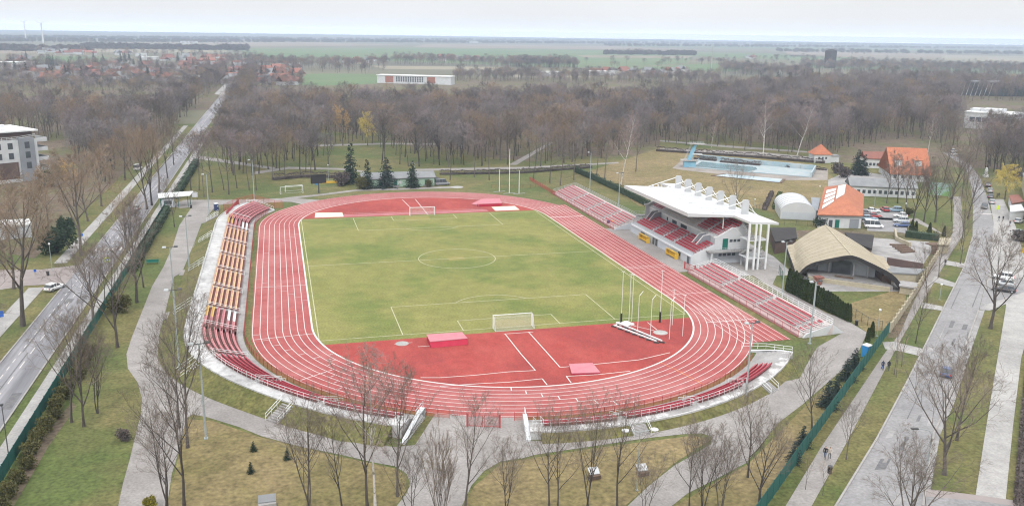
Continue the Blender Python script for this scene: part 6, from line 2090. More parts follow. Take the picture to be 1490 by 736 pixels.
T_((853, 742), 560, 'multi1', 'upright bare tree standing left of the first white board', 'bark_dark', wide=.85)
T_((898, 738), 560, 'young1', 'upright bare tree standing between the two white boards', 'bark_dark')
T_((938, 748), 655, 'multi2', 'small crooked bare tree below the twin-headed lamp', 'bark_dark')
T_((1003, 740), 610, 'young3', 'thin bare tree on the diagonal path at the bottom right', 'bark_dark')
T_((1020, 748), 600, 'multi0', 'bare multi-stemmed tree in the bottom right clump, the left one', 'bark_dark')
T_((1047, 745), 620, 'multi2', 'bare multi-stemmed tree in the bottom right clump, the right one', 'bark_dark')
T_((1088, 694), 545, 'young2', 'bare tree with a dark trunk beside the path under the near right bend', 'bark_dark')
T_((1104, 736), 590, 'spread1', 'wide bare tree beside the green fence at the bottom right', 'bark_dark', wide=.8)
T_((1181, 628), 495, 'young3', 'bare tree on the verge right of the near right bend', 'bark', wide=1.15)
T_((1231, 668), 575, 'young0', 'small bare tree on the right walk above the nearest couple', 'bark')
T_((1172, 712), 655, 'sapling0', 'thin sapling beside the right walk, left of the couple', 'bark', 'twig_warm')
T_((1197, 720), 668, 'sapling1', 'thin sapling beside the right walk, below the couple', 'bark', 'twig_warm')
T_((1301, 545), 470, 'sapling0', 'thin reddish young tree by the pair at the green fence, the lowest', 'bark', 'twig_warm')
T_((1312, 533), 462, 'sapling1', 'thin reddish young tree by the pair at the green fence, the upper right one', 'bark', 'twig_warm')
T_((1304, 549), 500, 'sapling1', 'thin reddish young tree by the pair at the green fence, the shortest', 'bark', 'twig_warm')
T_((1332, 499), 408, 'young1', 'bare tree on the verge where the green fence meets the stepped wall', 'bark_dark')
T_((1374, 690), 495, 'spread0', 'large wide bare tree left of the right pavement, the left trunk', 'bark', wide=.9)
T_((1392, 640), 480, 'spread2', 'large bare tree left of the right pavement, the right trunk', 'bark', wide=.75)
T_((1441, 478), 325, 'spread1', 'big dark bare tree with a thick trunk at the right edge', 'bark_dark', wide=.9)
T_((1318, 800), 632, 'spread2', 'wide bare crown at the bottom edge beside the right road', 'bark', wide=1.05)
T_((1349, 440), 355, 'young2', 'bare tree between the right walk and road near the stepped wall', 'bark_dark')
T_((1399, 354), 268, 'young0', 'bare tree in the row between the right walk and road, far one', 'bark')
T_((1397, 384), 300, 'young3', 'bare tree in the row between the right walk and road, middle one', 'bark')
T_((1366, 402), 320, 'young1', 'bare tree in the row between the right walk and road, near one', 'bark')
# trees round the car park
T_((1329, 320), 228, 'spread0', 'bare tree with several trunks on the grass right of the car park, left one', 'bark_dark', wide=.7)
T_((1344, 323), 232, 'spread2', 'bare tree with several trunks on the grass right of the car park, middle one', 'bark_dark', wide=.7)
T_((1361, 323), 225, 'spread1', 'leaning bare tree on the grass right of the car park', 'bark_dark', wide=.8)
T_((1306, 296), 215, 'twiggy0', 'dense bare tree in front of the big orange roof', 'bark_dark', wide=.8)
T_((1385, 290), 205, 'spread1', 'bare tree with a broad crown beside the upper right road', 'bark_dark', wide=.9)
T_((1400, 285), 215, 'twiggy1', 'dense bare tree leaning over the upper right road', 'bark_dark', wide=.8)
T_((1073, 318), 232, 'young2', 'thin bare tree standing behind the roof of the main stand', 'bark')
T_((903, 270), 160, 'birch1', 'tall white trunked leaning birch at the forest edge behind the far bleachers', 'bark_birch', 'twig_birch', wide=.9)
# left strip
T_((33, 474), 240, 'twiggy0', 'huge warm brown bare tree left of the left road, the nearest', 'bark', 'twig_warm', wide=1.0)
T_((118, 372), 205, 'twiggy1', 'big warm brown bare tree with a forked trunk left of the left road', 'bark', 'twig_warm', wide=1.0)
T_((55, 352), 262, 'twiggy2', 'broad warm brown bare tree before the apartment block', 'bark', 'twig_warm', wide=1.0)
T_((-5, 395), 250, 'twiggy1', 'broad warm brown bare tree at the left picture edge', 'bark', 'twig_warm', wide=1.0)
T_((108, 300), 228, 'twiggy0', 'olive brown round bare tree right of the apartment block', 'bark', 'twig_gold', wide=.85)
T_((160, 268), 196, 'twiggy2', 'pale brown bare tree beside the left cycle path', 'bark', 'twig_warm', wide=.9)
T_((214, 305), 168, 'spread0', 'tall bare street tree beside the left road, left of a pair', 'bark_dark', 'twig_warm', wide=.7)
T_((221, 299), 172, 'spread2', 'tall bare street tree beside the left road, right of a pair', 'bark_dark', 'twig_warm', wide=.7)
T_((244, 260), 165, 'twiggy1', 'bare street tree farther up the left road', 'bark_dark', wide=.7)
T_((253, 240), 160, 'twiggy0', 'bare street tree farthest up the left road', 'bark_dark', wide=.7)
T_((254, 330), 250, 'young2', 'small bare tree on the lawn before the entrance shelter', 'bark')
T_((199, 440), 282, 'spread1', 'dark bare tree on the lawn beside the promenade', 'bark_dark', wide=.8)
T_((209, 418), 290, 'twiggy2', 'dark dense bare tree on the lawn beside the promenade, behind another', 'bark_dark', 'twig_dark', wide=.6)
T_((171, 505), 330, 'spread0', 'dark bare tree behind the green fence at left', 'bark_dark', wide=.75)
T_((152, 437), 350, 'young1', 'bare tree on the verge right of the left road', 'bark', 'twig_warm')
T_((104, 614), 440, 'young3', 'thin dark bare tree inside the green fence, left of three', 'bark_dark')
T_((122, 620), 430, 'spread2', 'thick dark bare tree inside the green fence, middle of three', 'bark_dark', wide=.6)
T_((142, 600), 470, 'multi1', 'forked dark bare tree inside the green fence, right of three', 'bark_dark')
T_((-40, 600), 430, 'multi0', 'bare tree at the left edge whose long branches reach over the road', 'bark_dark', wide=1.1)
# front row of the wood
for i, (x, y, t, k) in enumerate(((278, 277, 190, 'tall0'), (290, 277, 186, 'tall1'), (297, 287, 195, 'tall2'), (309, 280, 182, 'forest0'), (326, 277, 180, 'tall1'), (333, 283, 180, 'forest2'), (345, 274, 185, 'tall0'), (363, 277, 190, 'tall2'), (373, 277, 192, 'forest1'),
                                  (396, 262, 190, 'tall0'), (415, 258, 185, 'forest3'), (437, 258, 186, 'tall1'), (452, 252, 180, 'tall2'))):
    T_((x, y), t, k, 'bare grey tall tree at the edge of the wood beyond the far left bend', twig=('twig', 'twig_warm', 'twig_mauve')[i % 3])
for i, (x, y, t, k) in enumerate(((655, 262, 182, 'tall0'), (690, 258, 176, 'forest1'), (712, 262, 170, 'tall2'), (776, 262, 178, 'tall1'), (800, 266, 172, 'forest0'), (815, 270, 176, 'tall2'), (835, 262, 168, 'forest3'), (868, 258, 165, 'tall0'), (880, 262, 170, 'forest2'), (925, 250, 165, 'forest4'))):
    T_((x, y), t, k, 'bare grey tall tree at the edge of the wood behind the far bleachers', twig=('twig', 'twig_mauve', 'twig_warm')[i % 3])
# more big brown trees along the left road
for q, t, k, lab in (((70, 330), 236, 'twiggy1', 'broad brown bare tree between the apartment block and the cycle path'), ((148, 300), 206, 'twiggy0', 'broad brown bare tree left of the cycle path, middle of the row'), ((182, 262), 178, 'twiggy2', 'tall brown bare tree left of the cycle path where the wood begins'),
                     ((20, 420), 280, 'twiggy2', 'large brown bare tree beside the parking yard'), ((-20, 520), 330, 'twiggy0', 'large brown bare tree at the lower left picture edge'), ((128, 322), 240, 'spread0', 'upright brown bare tree at the far side of the cycle path'),
                     ((232, 282), 176, 'twiggy1', 'dense bare street tree on the verge right of the left road'), ((186, 368), 262, 'multi1', 'slim bare tree on the verge right of the left road by the yellow sign'), ((136, 470), 345, 'spread2', 'dark spreading bare tree on the verge over the left road')):
    T_(q, t, k, lab, 'bark', 'twig_warm' if q[0] < 190 and q[1] < 460 else 'twig_near', wide=1.05)
for q, t, k, lab in (((1290, 296), 232, 'twiggy2', 'bare tree with fine twigs before the left end of the big orange roof'), ((1318, 303), 226, 'twiggy1', 'bare tree with fine twigs before the right end of the big orange roof'), ((1374, 262), 188, 'twiggy0', 'bare tree above the mural board by the upper right road'),
                     ((1384, 322), 248, 'young2', 'slim bare tree at the left edge of the right walk by the hedge'), ((1408, 318), 232, 'spread0', 'bare street tree on the left verge of the upper right road, lower one'), ((1407, 268), 196, 'twiggy2', 'bare street tree on the left verge of the upper right road, upper one'),
                     ((1446, 250), 182, 'spread2', 'tall bare tree on the grass above the parked row at right'), ((1476, 246), 176, 'twiggy1', 'tall dense bare tree at the right edge behind the yellow willow'), ((1420, 232), 168, 'spread1', 'dark bare tree at the top end of the right road')):
    T_(q, t, k, lab, 'bark_dark', 'twig_near', wide=.8)
# coloured trees in the wood
T_((499, 212), 150, 'twiggy0', 'bright golden brown tree among the grey wood, the larger', 'bark', 'twig_gold', wide=.8)
T_((535, 212), 160, 'willow0', 'pale yellow willow among the grey wood, beside the golden one', 'bark', 'twig_yellow', wide=.7)
T_((1213, 210), 172, 'willow0', 'yellow willow in the wood behind the pool', 'bark', 'twig_yellow', wide=1.0)
T_((1462, 290), 236, 'willow0', 'bright yellow willow at the right edge above the parked cars', 'bark', 'twig_yellow', wide=1.0)
T_((1035, 215), 172, 'birch0', 'white trunked birch in the wood behind the diving tower', 'bark_birch', 'twig_birch')
T_((1110, 226), 140, 'birch1', 'tall white trunked birch in the wood behind the pool, left one', 'bark_birch', 'twig_birch', wide=1.2)
T_((1160, 226), 150, 'birch1', 'leaning white trunked birch in the wood behind the pool, right one', 'bark_birch', 'twig_birch', rz=0, wide=1.2)
T_((1350, 222), 160, 'birch0', 'white trunked birch left of the upper right road', 'bark_birch', 'twig_birch')

# ---- evergreens
def leafquad(b, p, s, rng, d=None):
    u = Vector((rng.uniform(-1, 1), rng.uniform(-1, 1), rng.uniform(-1, 1))).normalized() if d is None else (d + Vector((rng.uniform(-1, 1), rng.uniform(-1, 1), rng.uniform(-1, 1))) * .5).normalized()
    w = u.orthogonal().normalized(); w = (w * math.cos(rng.random() * 6.28) + u.cross(w) * math.sin(rng.random() * 6.28)).normalized()
    w = w - u * w.dot(u); w.normalize()
    a, c = u * s, w * s * .45
    b.add([p - a * .2 - c * .5, p + a * .3 - c, p + a, p + a * .3 + c], [(0, 1, 2, 3)])


def spruce(seed, H, Rm):
    rng = random.Random(seed)
    T, C = MB(), MB()
    limb(T, [Vector((0, 0, -.1)), Vector((0, 0, H * .5)), Vector((0, 0, H * .98))], [.014 * H, .009 * H, .01], 7)
    z = .06 * H
    while z < H:
        f = z / H
        rad = Rm * (1 - f) ** .85 * rng.uniform(.8, 1.1) + .1
        n = max(4, int(11 * (1 - f) + 4))
        for k in range(n):
            a = rng.uniform(0, 6.28); L_ = rad * rng.uniform(.75, 1.1)
            d = Vector((math.cos(a), math.sin(a), -.18))
            m = max(2, int(L_ / .28))
            for j in range(m):
                t = (j + .6) / m
                p = Vector((0, 0, z)) + d * (L_ * t) + Vector((rng.uniform(-.15, .15), rng.uniform(-.15, .15), rng.uniform(-.1, .1) - .25 * t * t * L_ * .3))
                for _ in range(2): leafquad(C, p, .42 * (.6 + .5 * (1 - t)) * (H / 10) ** .5, rng, (d + Vector((0, 0, -.3))))
        z += .042 * H * rng.uniform(.8, 1.2)
    return T, C


def bush(seed, rx, ry, h, n, s):
    rng = random.Random(seed)
    T, C = MB(), MB()
    for k in range(5):
        limb(T, [Vector((0, 0, -.05)), Vector((rng.uniform(-rx, rx) * .5, rng.uniform(-ry, ry) * .5, h * .6))], [.05, .02], 4)
    lumps = [(rng.uniform(-.55, .55), rng.uniform(-.55, .55), rng.uniform(.25, .7), rng.uniform(.35, .6)) for _ in range(7)]
    for i in range(n):
        lx, ly, lz, lr = lumps[i % 7]
        v = Vector((rng.gauss(0, 1), rng.gauss(0, 1), rng.gauss(0, 1))).normalized() * (rng.random() ** .4) * lr
        p = Vector(((lx + v.x) * rx, (ly + v.y) * ry, max(.05, (lz + v.z * .9) * h)))
        leafquad(C, p, s * rng.uniform(.7, 1.3), rng, v)
    return T, C


def column(seed, r, h, n, s):
    rng = random.Random(seed)
    T, C = MB(), MB()
    limb(T, [Vector((0, 0, -.05)), Vector((0, 0, h * .8))], [.06, .02], 5)
    for i in range(n):
        f = rng.random() ** .9
        rad = r * (min(1, f * 6 + .6)) * (1 - f) ** .55 * (.75 + .35 * rng.random())
        a = rng.uniform(0, 6.28)
        leafquad(C, Vector((rad * math.cos(a), rad * math.sin(a), f * h)), s * rng.uniform(.7, 1.3), rng, Vector((math.cos(a) * .5, math.sin(a) * .5, 1)))
    return T, C


PROTO['spruce0'] = (*spruce(1, 10, 2.6), {}); PROTO['spruce1'] = (*spruce(2, 10, 3.0), {})
PROTO['bush0'] = (*bush(3, 1.5, 1.5, 2.0, 1500, .22), {}); PROTO['bush1'] = (*bush(4, 1.6, 1.3, 1.9, 1500, .22), {})
PROTO['thuja0'] = (*column(5, .62, 4.0, 1300, .20), {}); PROTO['thuja1'] = (*column(6, .6, 4.0, 1300, .20), {})
TH.update(spruce=10, bush=2.0, thuja=4.0)


def E_(q, top, key, label, leaf, name, cat, group=None, wide=1.0, hmin=.5):
    p = G(*q); H = max(hmin, hgt(q[0], q[1], top)); base = TH[key.rstrip('0123456789')]
    rr.seed(int(q[0] * 7 + q[1])); s = H / base
    return put_tree(key, (p.x, p.y, 0), rr.uniform(0, 6.28), s * wide, label, 'bark_dark', leaf, group, name, cat, sz=s)


E_((511, 267), 207, 'spruce0', 'tallest dark spruce at the left end of the green clubhouse', 'needle', 'spruce_tree', 'tree', 'spruces before the clubhouse', 1.1)
E_((535, 275), 231, 'spruce0', 'narrow pointed spruce, second from left before the green clubhouse', 'needle', 'spruce_tree', 'tree', 'spruces before the clubhouse', 1.1)
E_((563, 273), 228, 'spruce1', 'broad bushy spruce in the middle before the green clubhouse', 'needle_blue', 'spruce_tree', 'tree', 'spruces before the clubhouse', 1.5)
E_((600, 273), 233, 'spruce1', 'broad spruce at the right before the green clubhouse', 'needle', 'spruce_tree', 'tree', 'spruces before the clubhouse', 1.2)
E_((527, 275), 258, 'bush0', 'round olive bush between the two left spruces', 'shrub', 'bush', 'bush')
E_((1247, 254), 217, 'spruce1', 'dark blue-green spruce left of the long grey roofed house, the taller', 'needle_blue', 'spruce_tree', 'tree', None, 1.5)
E_((1256, 255), 224, 'spruce0', 'dark spruce left of the long grey roofed house, the shorter', 'needle_blue', 'spruce_tree', 'tree', None, 1.4)
for q, t, k, lab in (((1262, 497), 477, 'thuja0', 'left one of two small dark thujas behind the blue toilet'), ((1268, 491), 468, 'thuja1', 'right one of two small dark thujas behind the blue toilet')):
    E_(q, t, k, lab, 'thuja', 'thuja_tree', 'tree', 'pair of thujas by the blue toilet', 1.1)
for q, t, lab in (((1243, 536), 505, 'bushy dark fir inside the green fence just below the blue toilet'), ((1231, 553), 520, 'bushy dark fir inside the green fence, second below the blue toilet'), ((1216, 574), 545, 'dark fir inside the green fence half way down'),
                  ((1204, 592), 552, 'tall dark fir inside the green fence behind bare twigs'), ((1168, 648), 618, 'dark fir inside the green fence above the bare wide tree'), ((1155, 672), 640, 'dark fir inside the green fence nearest the camera')):
    E_(q, t, 'spruce1', lab, 'needle_blue', 'fir_tree', 'tree', 'firs inside the right green fence', 1.6)
E_((369, 656), 641, 'spruce0', 'tiny dark green pine on the dry lawn, the upper one', 'needle', 'small_pine', 'tree', None, 1.6)
E_((365, 688), 671, 'spruce0', 'tiny dark green pine on the dry lawn, the lower one', 'needle', 'small_pine', 'tree', None, 1.5)
E_((418, 668), 650, 'spruce1', 'small dull green pine among bare twigs on the dry lawn', 'needle', 'small_pine', 'tree', None, 1.3)
E_((218, 742), 724, 'bush0', 'small yellow-green shrub at the bottom edge on the left path', 'moss', 'bush', 'bush', None, .75)
E_((98, 345), 316, 'bush0', 'dark evergreen bush behind the bare tree left of the left road, upper one', 'hedge', 'bush', 'bush', None, .65)
E_((84, 368), 334, 'bush1', 'dark green evergreen bush left of the left road, lower one', 'hedge', 'bush', 'bush')
E_((65, 272), 250, 'bush0', 'dark green evergreen bush at the foot of the apartment block', 'hedge', 'bush', 'bush')
# shrubs along the left fence and thujas behind the near bleachers
for i in range(20):
    y = -118 + i * 3.6
    rr.seed(900 + i)
    o = put_tree('bush%d' % (i % 2), (-71.6 + rr.uniform(-.3, .4), y, 0), rr.uniform(0, 6.28), rr.uniform(.75, 1.05), 'olive green shrub in the row along the inside of the left green fence', 'bark_dark', 'shrub', 'olive shrubs along the left fence', 'bush', 'bush')
a, z = G(1147, 424), G(1235, 468)
for i in range(27):
    f = i / 26
    p = a.lerp(z, f); s = (4.9 + (3.3 - 4.9) * f) / 4.0
    rr.seed(700 + i)
    put_tree('thuja%d' % (i % 2), (p.x, p.y, 0), rr.uniform(0, 6.28), s * rr.uniform(.95, 1.2), 'dark green columnar thuja in the tight row behind the near bleachers', 'bark_dark', 'thuja', 'row of thujas behind the near bleachers', 'thuja_tree', 'tree', sz=s * rr.uniform(.93, 1.08))


def hedge(pts, w, h, label, leaf, dens=26, s=.2, name='hedge'):
    if leaf == 'brownhedge': dens, s = 60, .28
    rng = random.Random(len(label) * 31 + int(pts[0][0]))
    root = thing(name, pts[0], label, 'hedge')
    b = MB(); core = MB()
    for p, q in zip(pts[:-1], pts[1:]):
        p, q = Vector(p), Vector(q); d = q - p; L_ = d.length; t = d.normalized(); nn = Vector((-t.y, t.x, 0))
        p.z = q.z = 0
        core.beam(p + Vector((0, 0, h * .42)), q + Vector((0, 0, h * .42)), w * .7, h * .8)
        for i in range(int(L_ * dens * (h + w / 2) * .5)):
            x = rng.random() * L_
            hh = h * (.88 + .12 * math.sin(x * .9) + .08 * math.sin(x * 2.3) + .08 * math.sin(x * .31 + 1))
            f = rng.random()
            if f < .35: v = (rng.uniform(-.5, .5) * w, hh * rng.uniform(.9, 1.02), Vector((0, 0, 1)))
            else:
                sd = rng.choice((-1, 1)); v = (sd * w * rng.uniform(.4, .55), hh * rng.random(), nn * sd)
            leafquad(b, p + t * x + nn * v[0] + Vector((0, 0, v[1])), s * rng.uniform(.7, 1.4), rng, v[2])
    if leaf == 'brownhedge': core.v = [(x, y, z * .55) for x, y, z in core.v]
    core.build('hedge_core', M[leaf], root)
    b.build('leaves', M[leaf], root)


hedge([(-72.4, 2, 0), (-72.4, 72, 0)], 1.6, 2.2, 'dark green clipped hedge inside the upper part of the left fence', 'hedge')
hedge([(-72.2, 92, 0), (-72.0, 170, 0)], 2.0, 2.4, 'dark green hedge running up the left road beyond the entrance shelter', 'hedge')
P2 = lambda *q: [tuple(G(*k)) for k in q]
hedge(P2((836, 250), (866, 263), (900, 279), (947, 303)), 1.2, 2.4, 'dark green ivy hedge behind the far bleachers running towards the roofed stand', 'hedge')
hedge(P2((1318, 344), (1340, 347), (1366, 350)), 3.0, 2.0, 'thick dark green hedge with a rounded top below the car park', 'hedge')
hedge(P2((1112, 306), (1123, 283)), 1.0, 1.4, 'thin dark bare hedge left of the white arched hall', 'brownhedge')
hedge(P2((1126, 305), (1135, 284)), 1.3, 1.6, 'green clipped hedge left of the white arched hall', 'thuja')
hedge(P2((1010, 231.5), (1042, 234.5)), 2.0, 1.6, 'dark brown hedge behind the pool next to the diving tower', 'brownhedge')
hedge(P2((1048, 236), (1106, 241)), 2.0, 1.6, 'long dark brown hedge behind the middle of the pool', 'brownhedge')
hedge(P2((1128, 241), (1150, 244)), 1.6, 1.2, 'dark brown hedge behind the right part of the pool', 'brownhedge')
hedge(P2((1158, 243.5), (1203, 248)), 1.6, 1.1, 'low dark brown hedge at the right end of the pool', 'brownhedge')
hedge(P2((398, 262), (440, 258), (512, 259)), 2.0, 2.0, 'dull brown bare hedge behind the scoreboard', 'brownhedge')
hedge(P2((640, 254), (760, 252), (860, 244)), 2.0, 1.5, 'dull brown bare hedge along the wood behind the white posts', 'brownhedge')
hedge(P2((955, 220), (1090, 229), (1200, 238)), 1.5, 2.0, 'long dull brown bare hedge between the pool and the wood', 'brownhedge')
hedge(P2((1484, 745), (1491, 640), (1499, 540), (1506, 480)), 1.0, .8, 'low brown bare hedge along the right edge beyond the wide pale pavement', 'brownhedge')
for q, t, lab in (((1326, 338), 320, 'small pointed thuja on the hedge edge below the car park, left'), ((1332, 338), 322, 'small pointed thuja on the hedge edge below the car park, second'), ((1352, 340), 324, 'small pointed thuja on the hedge edge below the car park, third'), ((1373, 344), 329, 'small pointed thuja on the hedge edge below the car park, right end')):
    E_(q, t, 'thuja0', lab, 'thuja', 'thuja_tree', 'tree', None, 1.2)
E_((1195, 331), 316, 'bush0', 'green bush in front of the red roofed hall', 'hedge', 'bush', 'bush')
E_((1322, 313), 303, 'bush1', 'low olive bush right of the car park', 'shrub', 'bush', 'bush')
E_((1218, 252), 238, 'bush1', 'dark purplish bare bush beside the pyramid roofed pavilion', 'brownhedge', 'bush', 'bush')
E_((1225, 258), 243, 'bush0', 'second dark purplish bare bush right of the pyramid roofed pavilion', 'brownhedge', 'bush', 'bush')
E_((1485, 350), 335, 'bush0', 'dark brown bush at the right edge below the parked cars', 'brownhedge', 'bush', 'bush', None, 1.6)
E_((1475, 262), 246, 'bush1', 'purplish bare bush beside the yellow willow', 'brownhedge', 'bush', 'bush')
E_((180, 640), 625, 'bush1', 'small dark twiggy bush at the left path edge', 'brownhedge', 'bush', 'bush')
E_((498, 270), 252, 'bush1', 'low brown bush left of the green clubhouse', 'brownhedge', 'bush', 'bush')
E_((626, 272), 262, 'bush0', 'small olive bush at the right end of the green clubhouse', 'shrub', 'bush', 'bush')
E_((175, 452), 428, 'bush0', 'big olive brown bush behind the left fence', 'shrub', 'bush', 'bush')
# grey roundish stones and the white monument
p = G(1434, 258); b = MB(); b.cbox((p.x, p.y, 0), (1.6, 1.6, 1.0)); b.cbox((p.x, p.y, 1.01), (.8, .8, 2.0)); b.sphere((p.x, p.y, 3.4), .45, 10, 6)
tag(b.build('monument', M['white_wall']), 'small white monument on the grass beside the upper right road', 'monument')
# ------------------------------------------------------------------ the wood behind
def inpoly(x, y, P):
    c = False
    j = len(P) - 1
    for i in range(len(P)):
        if (P[i][1] > y) != (P[j][1] > y) and x < (P[j][0] - P[i][0]) * (y - P[i][1]) / (P[j][1] - P[i][1]) + P[i][0]: c = not c
        j = i
    return c


def W(px): return [tuple(G(*q)[:2]) for q in px]


A_BACK = [(-66, 470), (-66, 205)] + W([(330, 262), (400, 252), (520, 248), (640, 243), (760, 246), (860, 236), (960, 212), (1090, 221), (1205, 231), (1240, 214), (1290, 206), (1352, 206), (1372, 218), (1420, 240), (1430, 262), (1478, 262), (1600, 250), (1700, 142), (1480, 134), (1300, 125), (1100, 141), (1000, 150), (900, 156), (750, 166), (560, 169), (420, 167), (352, 167)])
A_LEFT = [(-97, 120), (-94, 250), (-92, 480)] + W([(200, 171), (-80, 169), (-400, 196), (-160, 420), (-60, 330), (70, 285), (150, 262)])
CLEAR = [W(q) for q in ([(355, 185), (380, 240), (510, 243), (640, 240), (760, 236), (760, 222), (640, 205), (560, 188), (470, 170)],
                        [(1370, 215), (1420, 215), (1440, 262), (1400, 240)], [(484, 246), (484, 209), (548, 209), (548, 246)], [(-60, 350), (-60, 215), (90, 205), (128, 258), (90, 310)],
                        [(1390, 214), (1390, 148), (1500, 148), (1500, 214)], [(540, 118), (540, 128), (665, 128), (665, 118)],
                        [(290, 225), (400, 240), (400, 230), (290, 215)])]
WPATH = [W(q) for q in ([(740, 243), (798, 205), (812, 205), (760, 243)], [(955, 217), (1215, 236), (1215, 230), (955, 208)])]
rng = random.Random(77)
cand = []


def fill(P, step0, far0, step1):
    xs = [p[0] for p in P]; ys = [p[1] for p in P]
    y = min(ys)
    while y < max(ys):
        d0 = y + 197
        st = step0 if d0 < far0 else step1
        x = min(xs)
        while x < max(xs):
            q = (x + rng.uniform(-.48, .48) * st, y + rng.uniform(-.48, .48) * st)
            x += st
            if not inpoly(*q, P): continue
            v = Vector((q[0], q[1], 0)) - CAM
            z = v.dot(FWD)
            if z < 60: continue
            sx = 745 + F_PX * v.dot(RT) / z
            if sx < -120 or sx > 1610: continue
            dens = .9
            if any(inpoly(*q, c) for c in CLEAR[:1]): dens = .78
            if any(inpoly(*q, c) for c in CLEAR[1:]): dens = 0
            if any(inpoly(*q, c) for c in WPATH): dens = .05
            if rng.random() < dens: cand.append((z, q, sx))
        y += st


fill(A_BACK, 6.7, 560, 10.5)
fill(A_LEFT, 7.0, 500, 10.5)
cand.sort()
FK = ['forest0', 'forest1', 'forest2', 'forest3', 'forest4', 'tall0', 'tall1', 'tall2', 'twiggy0', 'twiggy1', 'twiggy2']
NEAR = 235
BAND = (('bare grey brown tree in the wood left of the left road', 'bare trees of the wood left of the road'), ('bare grey brown tree in the wood beyond the stadium', 'bare trees of the wood beyond the stadium'), ('bare grey brown tree in the wood round the pool and red roofed houses', 'bare trees of the wood behind the pool'))
for z, q, sx in cand[:NEAR]:
    k = rng.choice(FK)
    tw = rng.choice(('twig_warm', 'twig_mauve', 'twig_mauve', 'twig_dark', 'twig', 'twig', 'twig', 'twig_near', 'twig_warm'))
    s = rng.uniform(.78, 1.16) * (1.1 if k[0] == 't' and k[1] == 'w' else 1)
    lb, gr = BAND[0 if q[0] < -82 else (1 if sx < 940 else 2)]
    put_tree(k, (q[0], q[1], 0), rng.uniform(0, 6.28), s * rng.uniform(1.0, 1.2), lb, 'bark' if rng.random() < .5 else 'bark_dark', tw, gr, sz=s)


def gn_scatter(name, pts, protos, label=None):
    """one object of instanced trees: pts = (x, y, z, scale, turn, kind)"""
    me = bpy.data.meshes.new(name)
    me.from_pydata([p[:3] for p in pts], [], [])
    for nm, i, ty in (('sc', 3, 'FLOAT'), ('rot', 4, 'FLOAT'), ('kd', 5, 'INT')):
        a = me.attributes.new(nm, ty, 'POINT')
        a.data.foreach_set('value', [p[i] for p in pts])
    o = bpy.data.objects.new(name, me); col.objects.link(o)
    o['kind'] = 'stuff'
    if label: o['label'] = label
    ng = bpy.data.node_groups.new(name, 'GeometryNodeTree')
    ng.interface.new_socket('Geometry', in_out='INPUT', socket_type='NodeSocketGeometry')
    ng.interface.new_socket('Geometry', in_out='OUTPUT', socket_type='NodeSocketGeometry')
    N, L = ng.nodes.new, ng.links.new
    gi, go = N('NodeGroupInput'), N('NodeGroupOutput')
    jo = N('GeometryNodeJoinGeometry')
    def attr(nm, ty):
        n = N('GeometryNodeInputNamedAttribute'); n.data_type = ty; n.inputs['Name'].default_value = nm
        return [s for s in n.outputs if s.enabled and s.name == 'Attribute'][0]
    sc, ro, kd = attr('sc', 'FLOAT'), attr('rot', 'FLOAT'), attr('kd', 'INT')
    cx = N('ShaderNodeCombineXYZ'); L(ro, cx.inputs['Z'])
    for i, obs in enumerate(protos):
        ip = N('GeometryNodeInstanceOnPoints')
        cmp = N('FunctionNodeCompare'); cmp.data_type = 'INT'; cmp.operation = 'EQUAL'
        ia, ib = [s for s in cmp.inputs if s.enabled and s.name in 'AB'][:2]
        L(kd, ia); ib.default_value = i
        jj = N('GeometryNodeJoinGeometry')
        for ob in obs:
            oi = N('GeometryNodeObjectInfo'); oi.inputs['Object'].default_value = ob; oi.transform_space = 'ORIGINAL'
            L(oi.outputs['Geometry'], jj.inputs['Geometry'])
        L(gi.outputs[0], ip.inputs['Points']); L(cmp.outputs[0], ip.inputs['Selection']); L(jj.outputs[0], ip.inputs['Instance'])
        L(cx.outputs[0], ip.inputs['Rotation']); L(sc, ip.inputs['Scale'])
        L(ip.outputs[0], jo.inputs[0])
    L(jo.outputs[0], go.inputs[0])
    md = o.modifiers.new('scatter', 'NODES'); md.node_group = ng
    return o


def tree_obs(key, bark, twig):
    """the trunk and crown of a tree of that kind already standing in the wood"""
    mk_ = (key, bark, twig)
    if mk_ not in MESHES:
        T, C, _ = PROTO[key]; MESHES[mk_] = (T.mesh('trunk', M[bark], smooth=True), C.mesh('crown', M[twig]))
    tm, cm = MESHES[mk_]
    a = [o for o in col.objects if o.type == 'MESH' and o.data is tm]; c = [o for o in col.objects if o.type == 'MESH' and o.data is cm]
    return (a[0], c[0]) if a and c else None


PRO = []
for k in FK:
    for tw, w in (('twig', 3), ('twig_dark', 1.3), ('twig_warm', 1), ('twig_mauve', 2), ('twig_near', 1)):
        for bk in ('bark', 'bark_dark'):
            t = tree_obs(k, bk, tw)
            if t: PRO.append((t, w)); break
WTS = [w for _, w in PRO]
pts = []
for z, q, sx in cand[NEAR:]:
    s = rng.uniform(.72, 1.10) * (1.0 if z < 650 else 1.1)
    kd = rng.choices(range(len(PRO)), WTS)[0]
    pts.append((q[0], q[1], -.1, s, rng.uniform(0, 6.28), kd))
gn_scatter('woods', pts, [p for p, _ in PRO], 'grey brown leafless wood stretching behind the stadium')

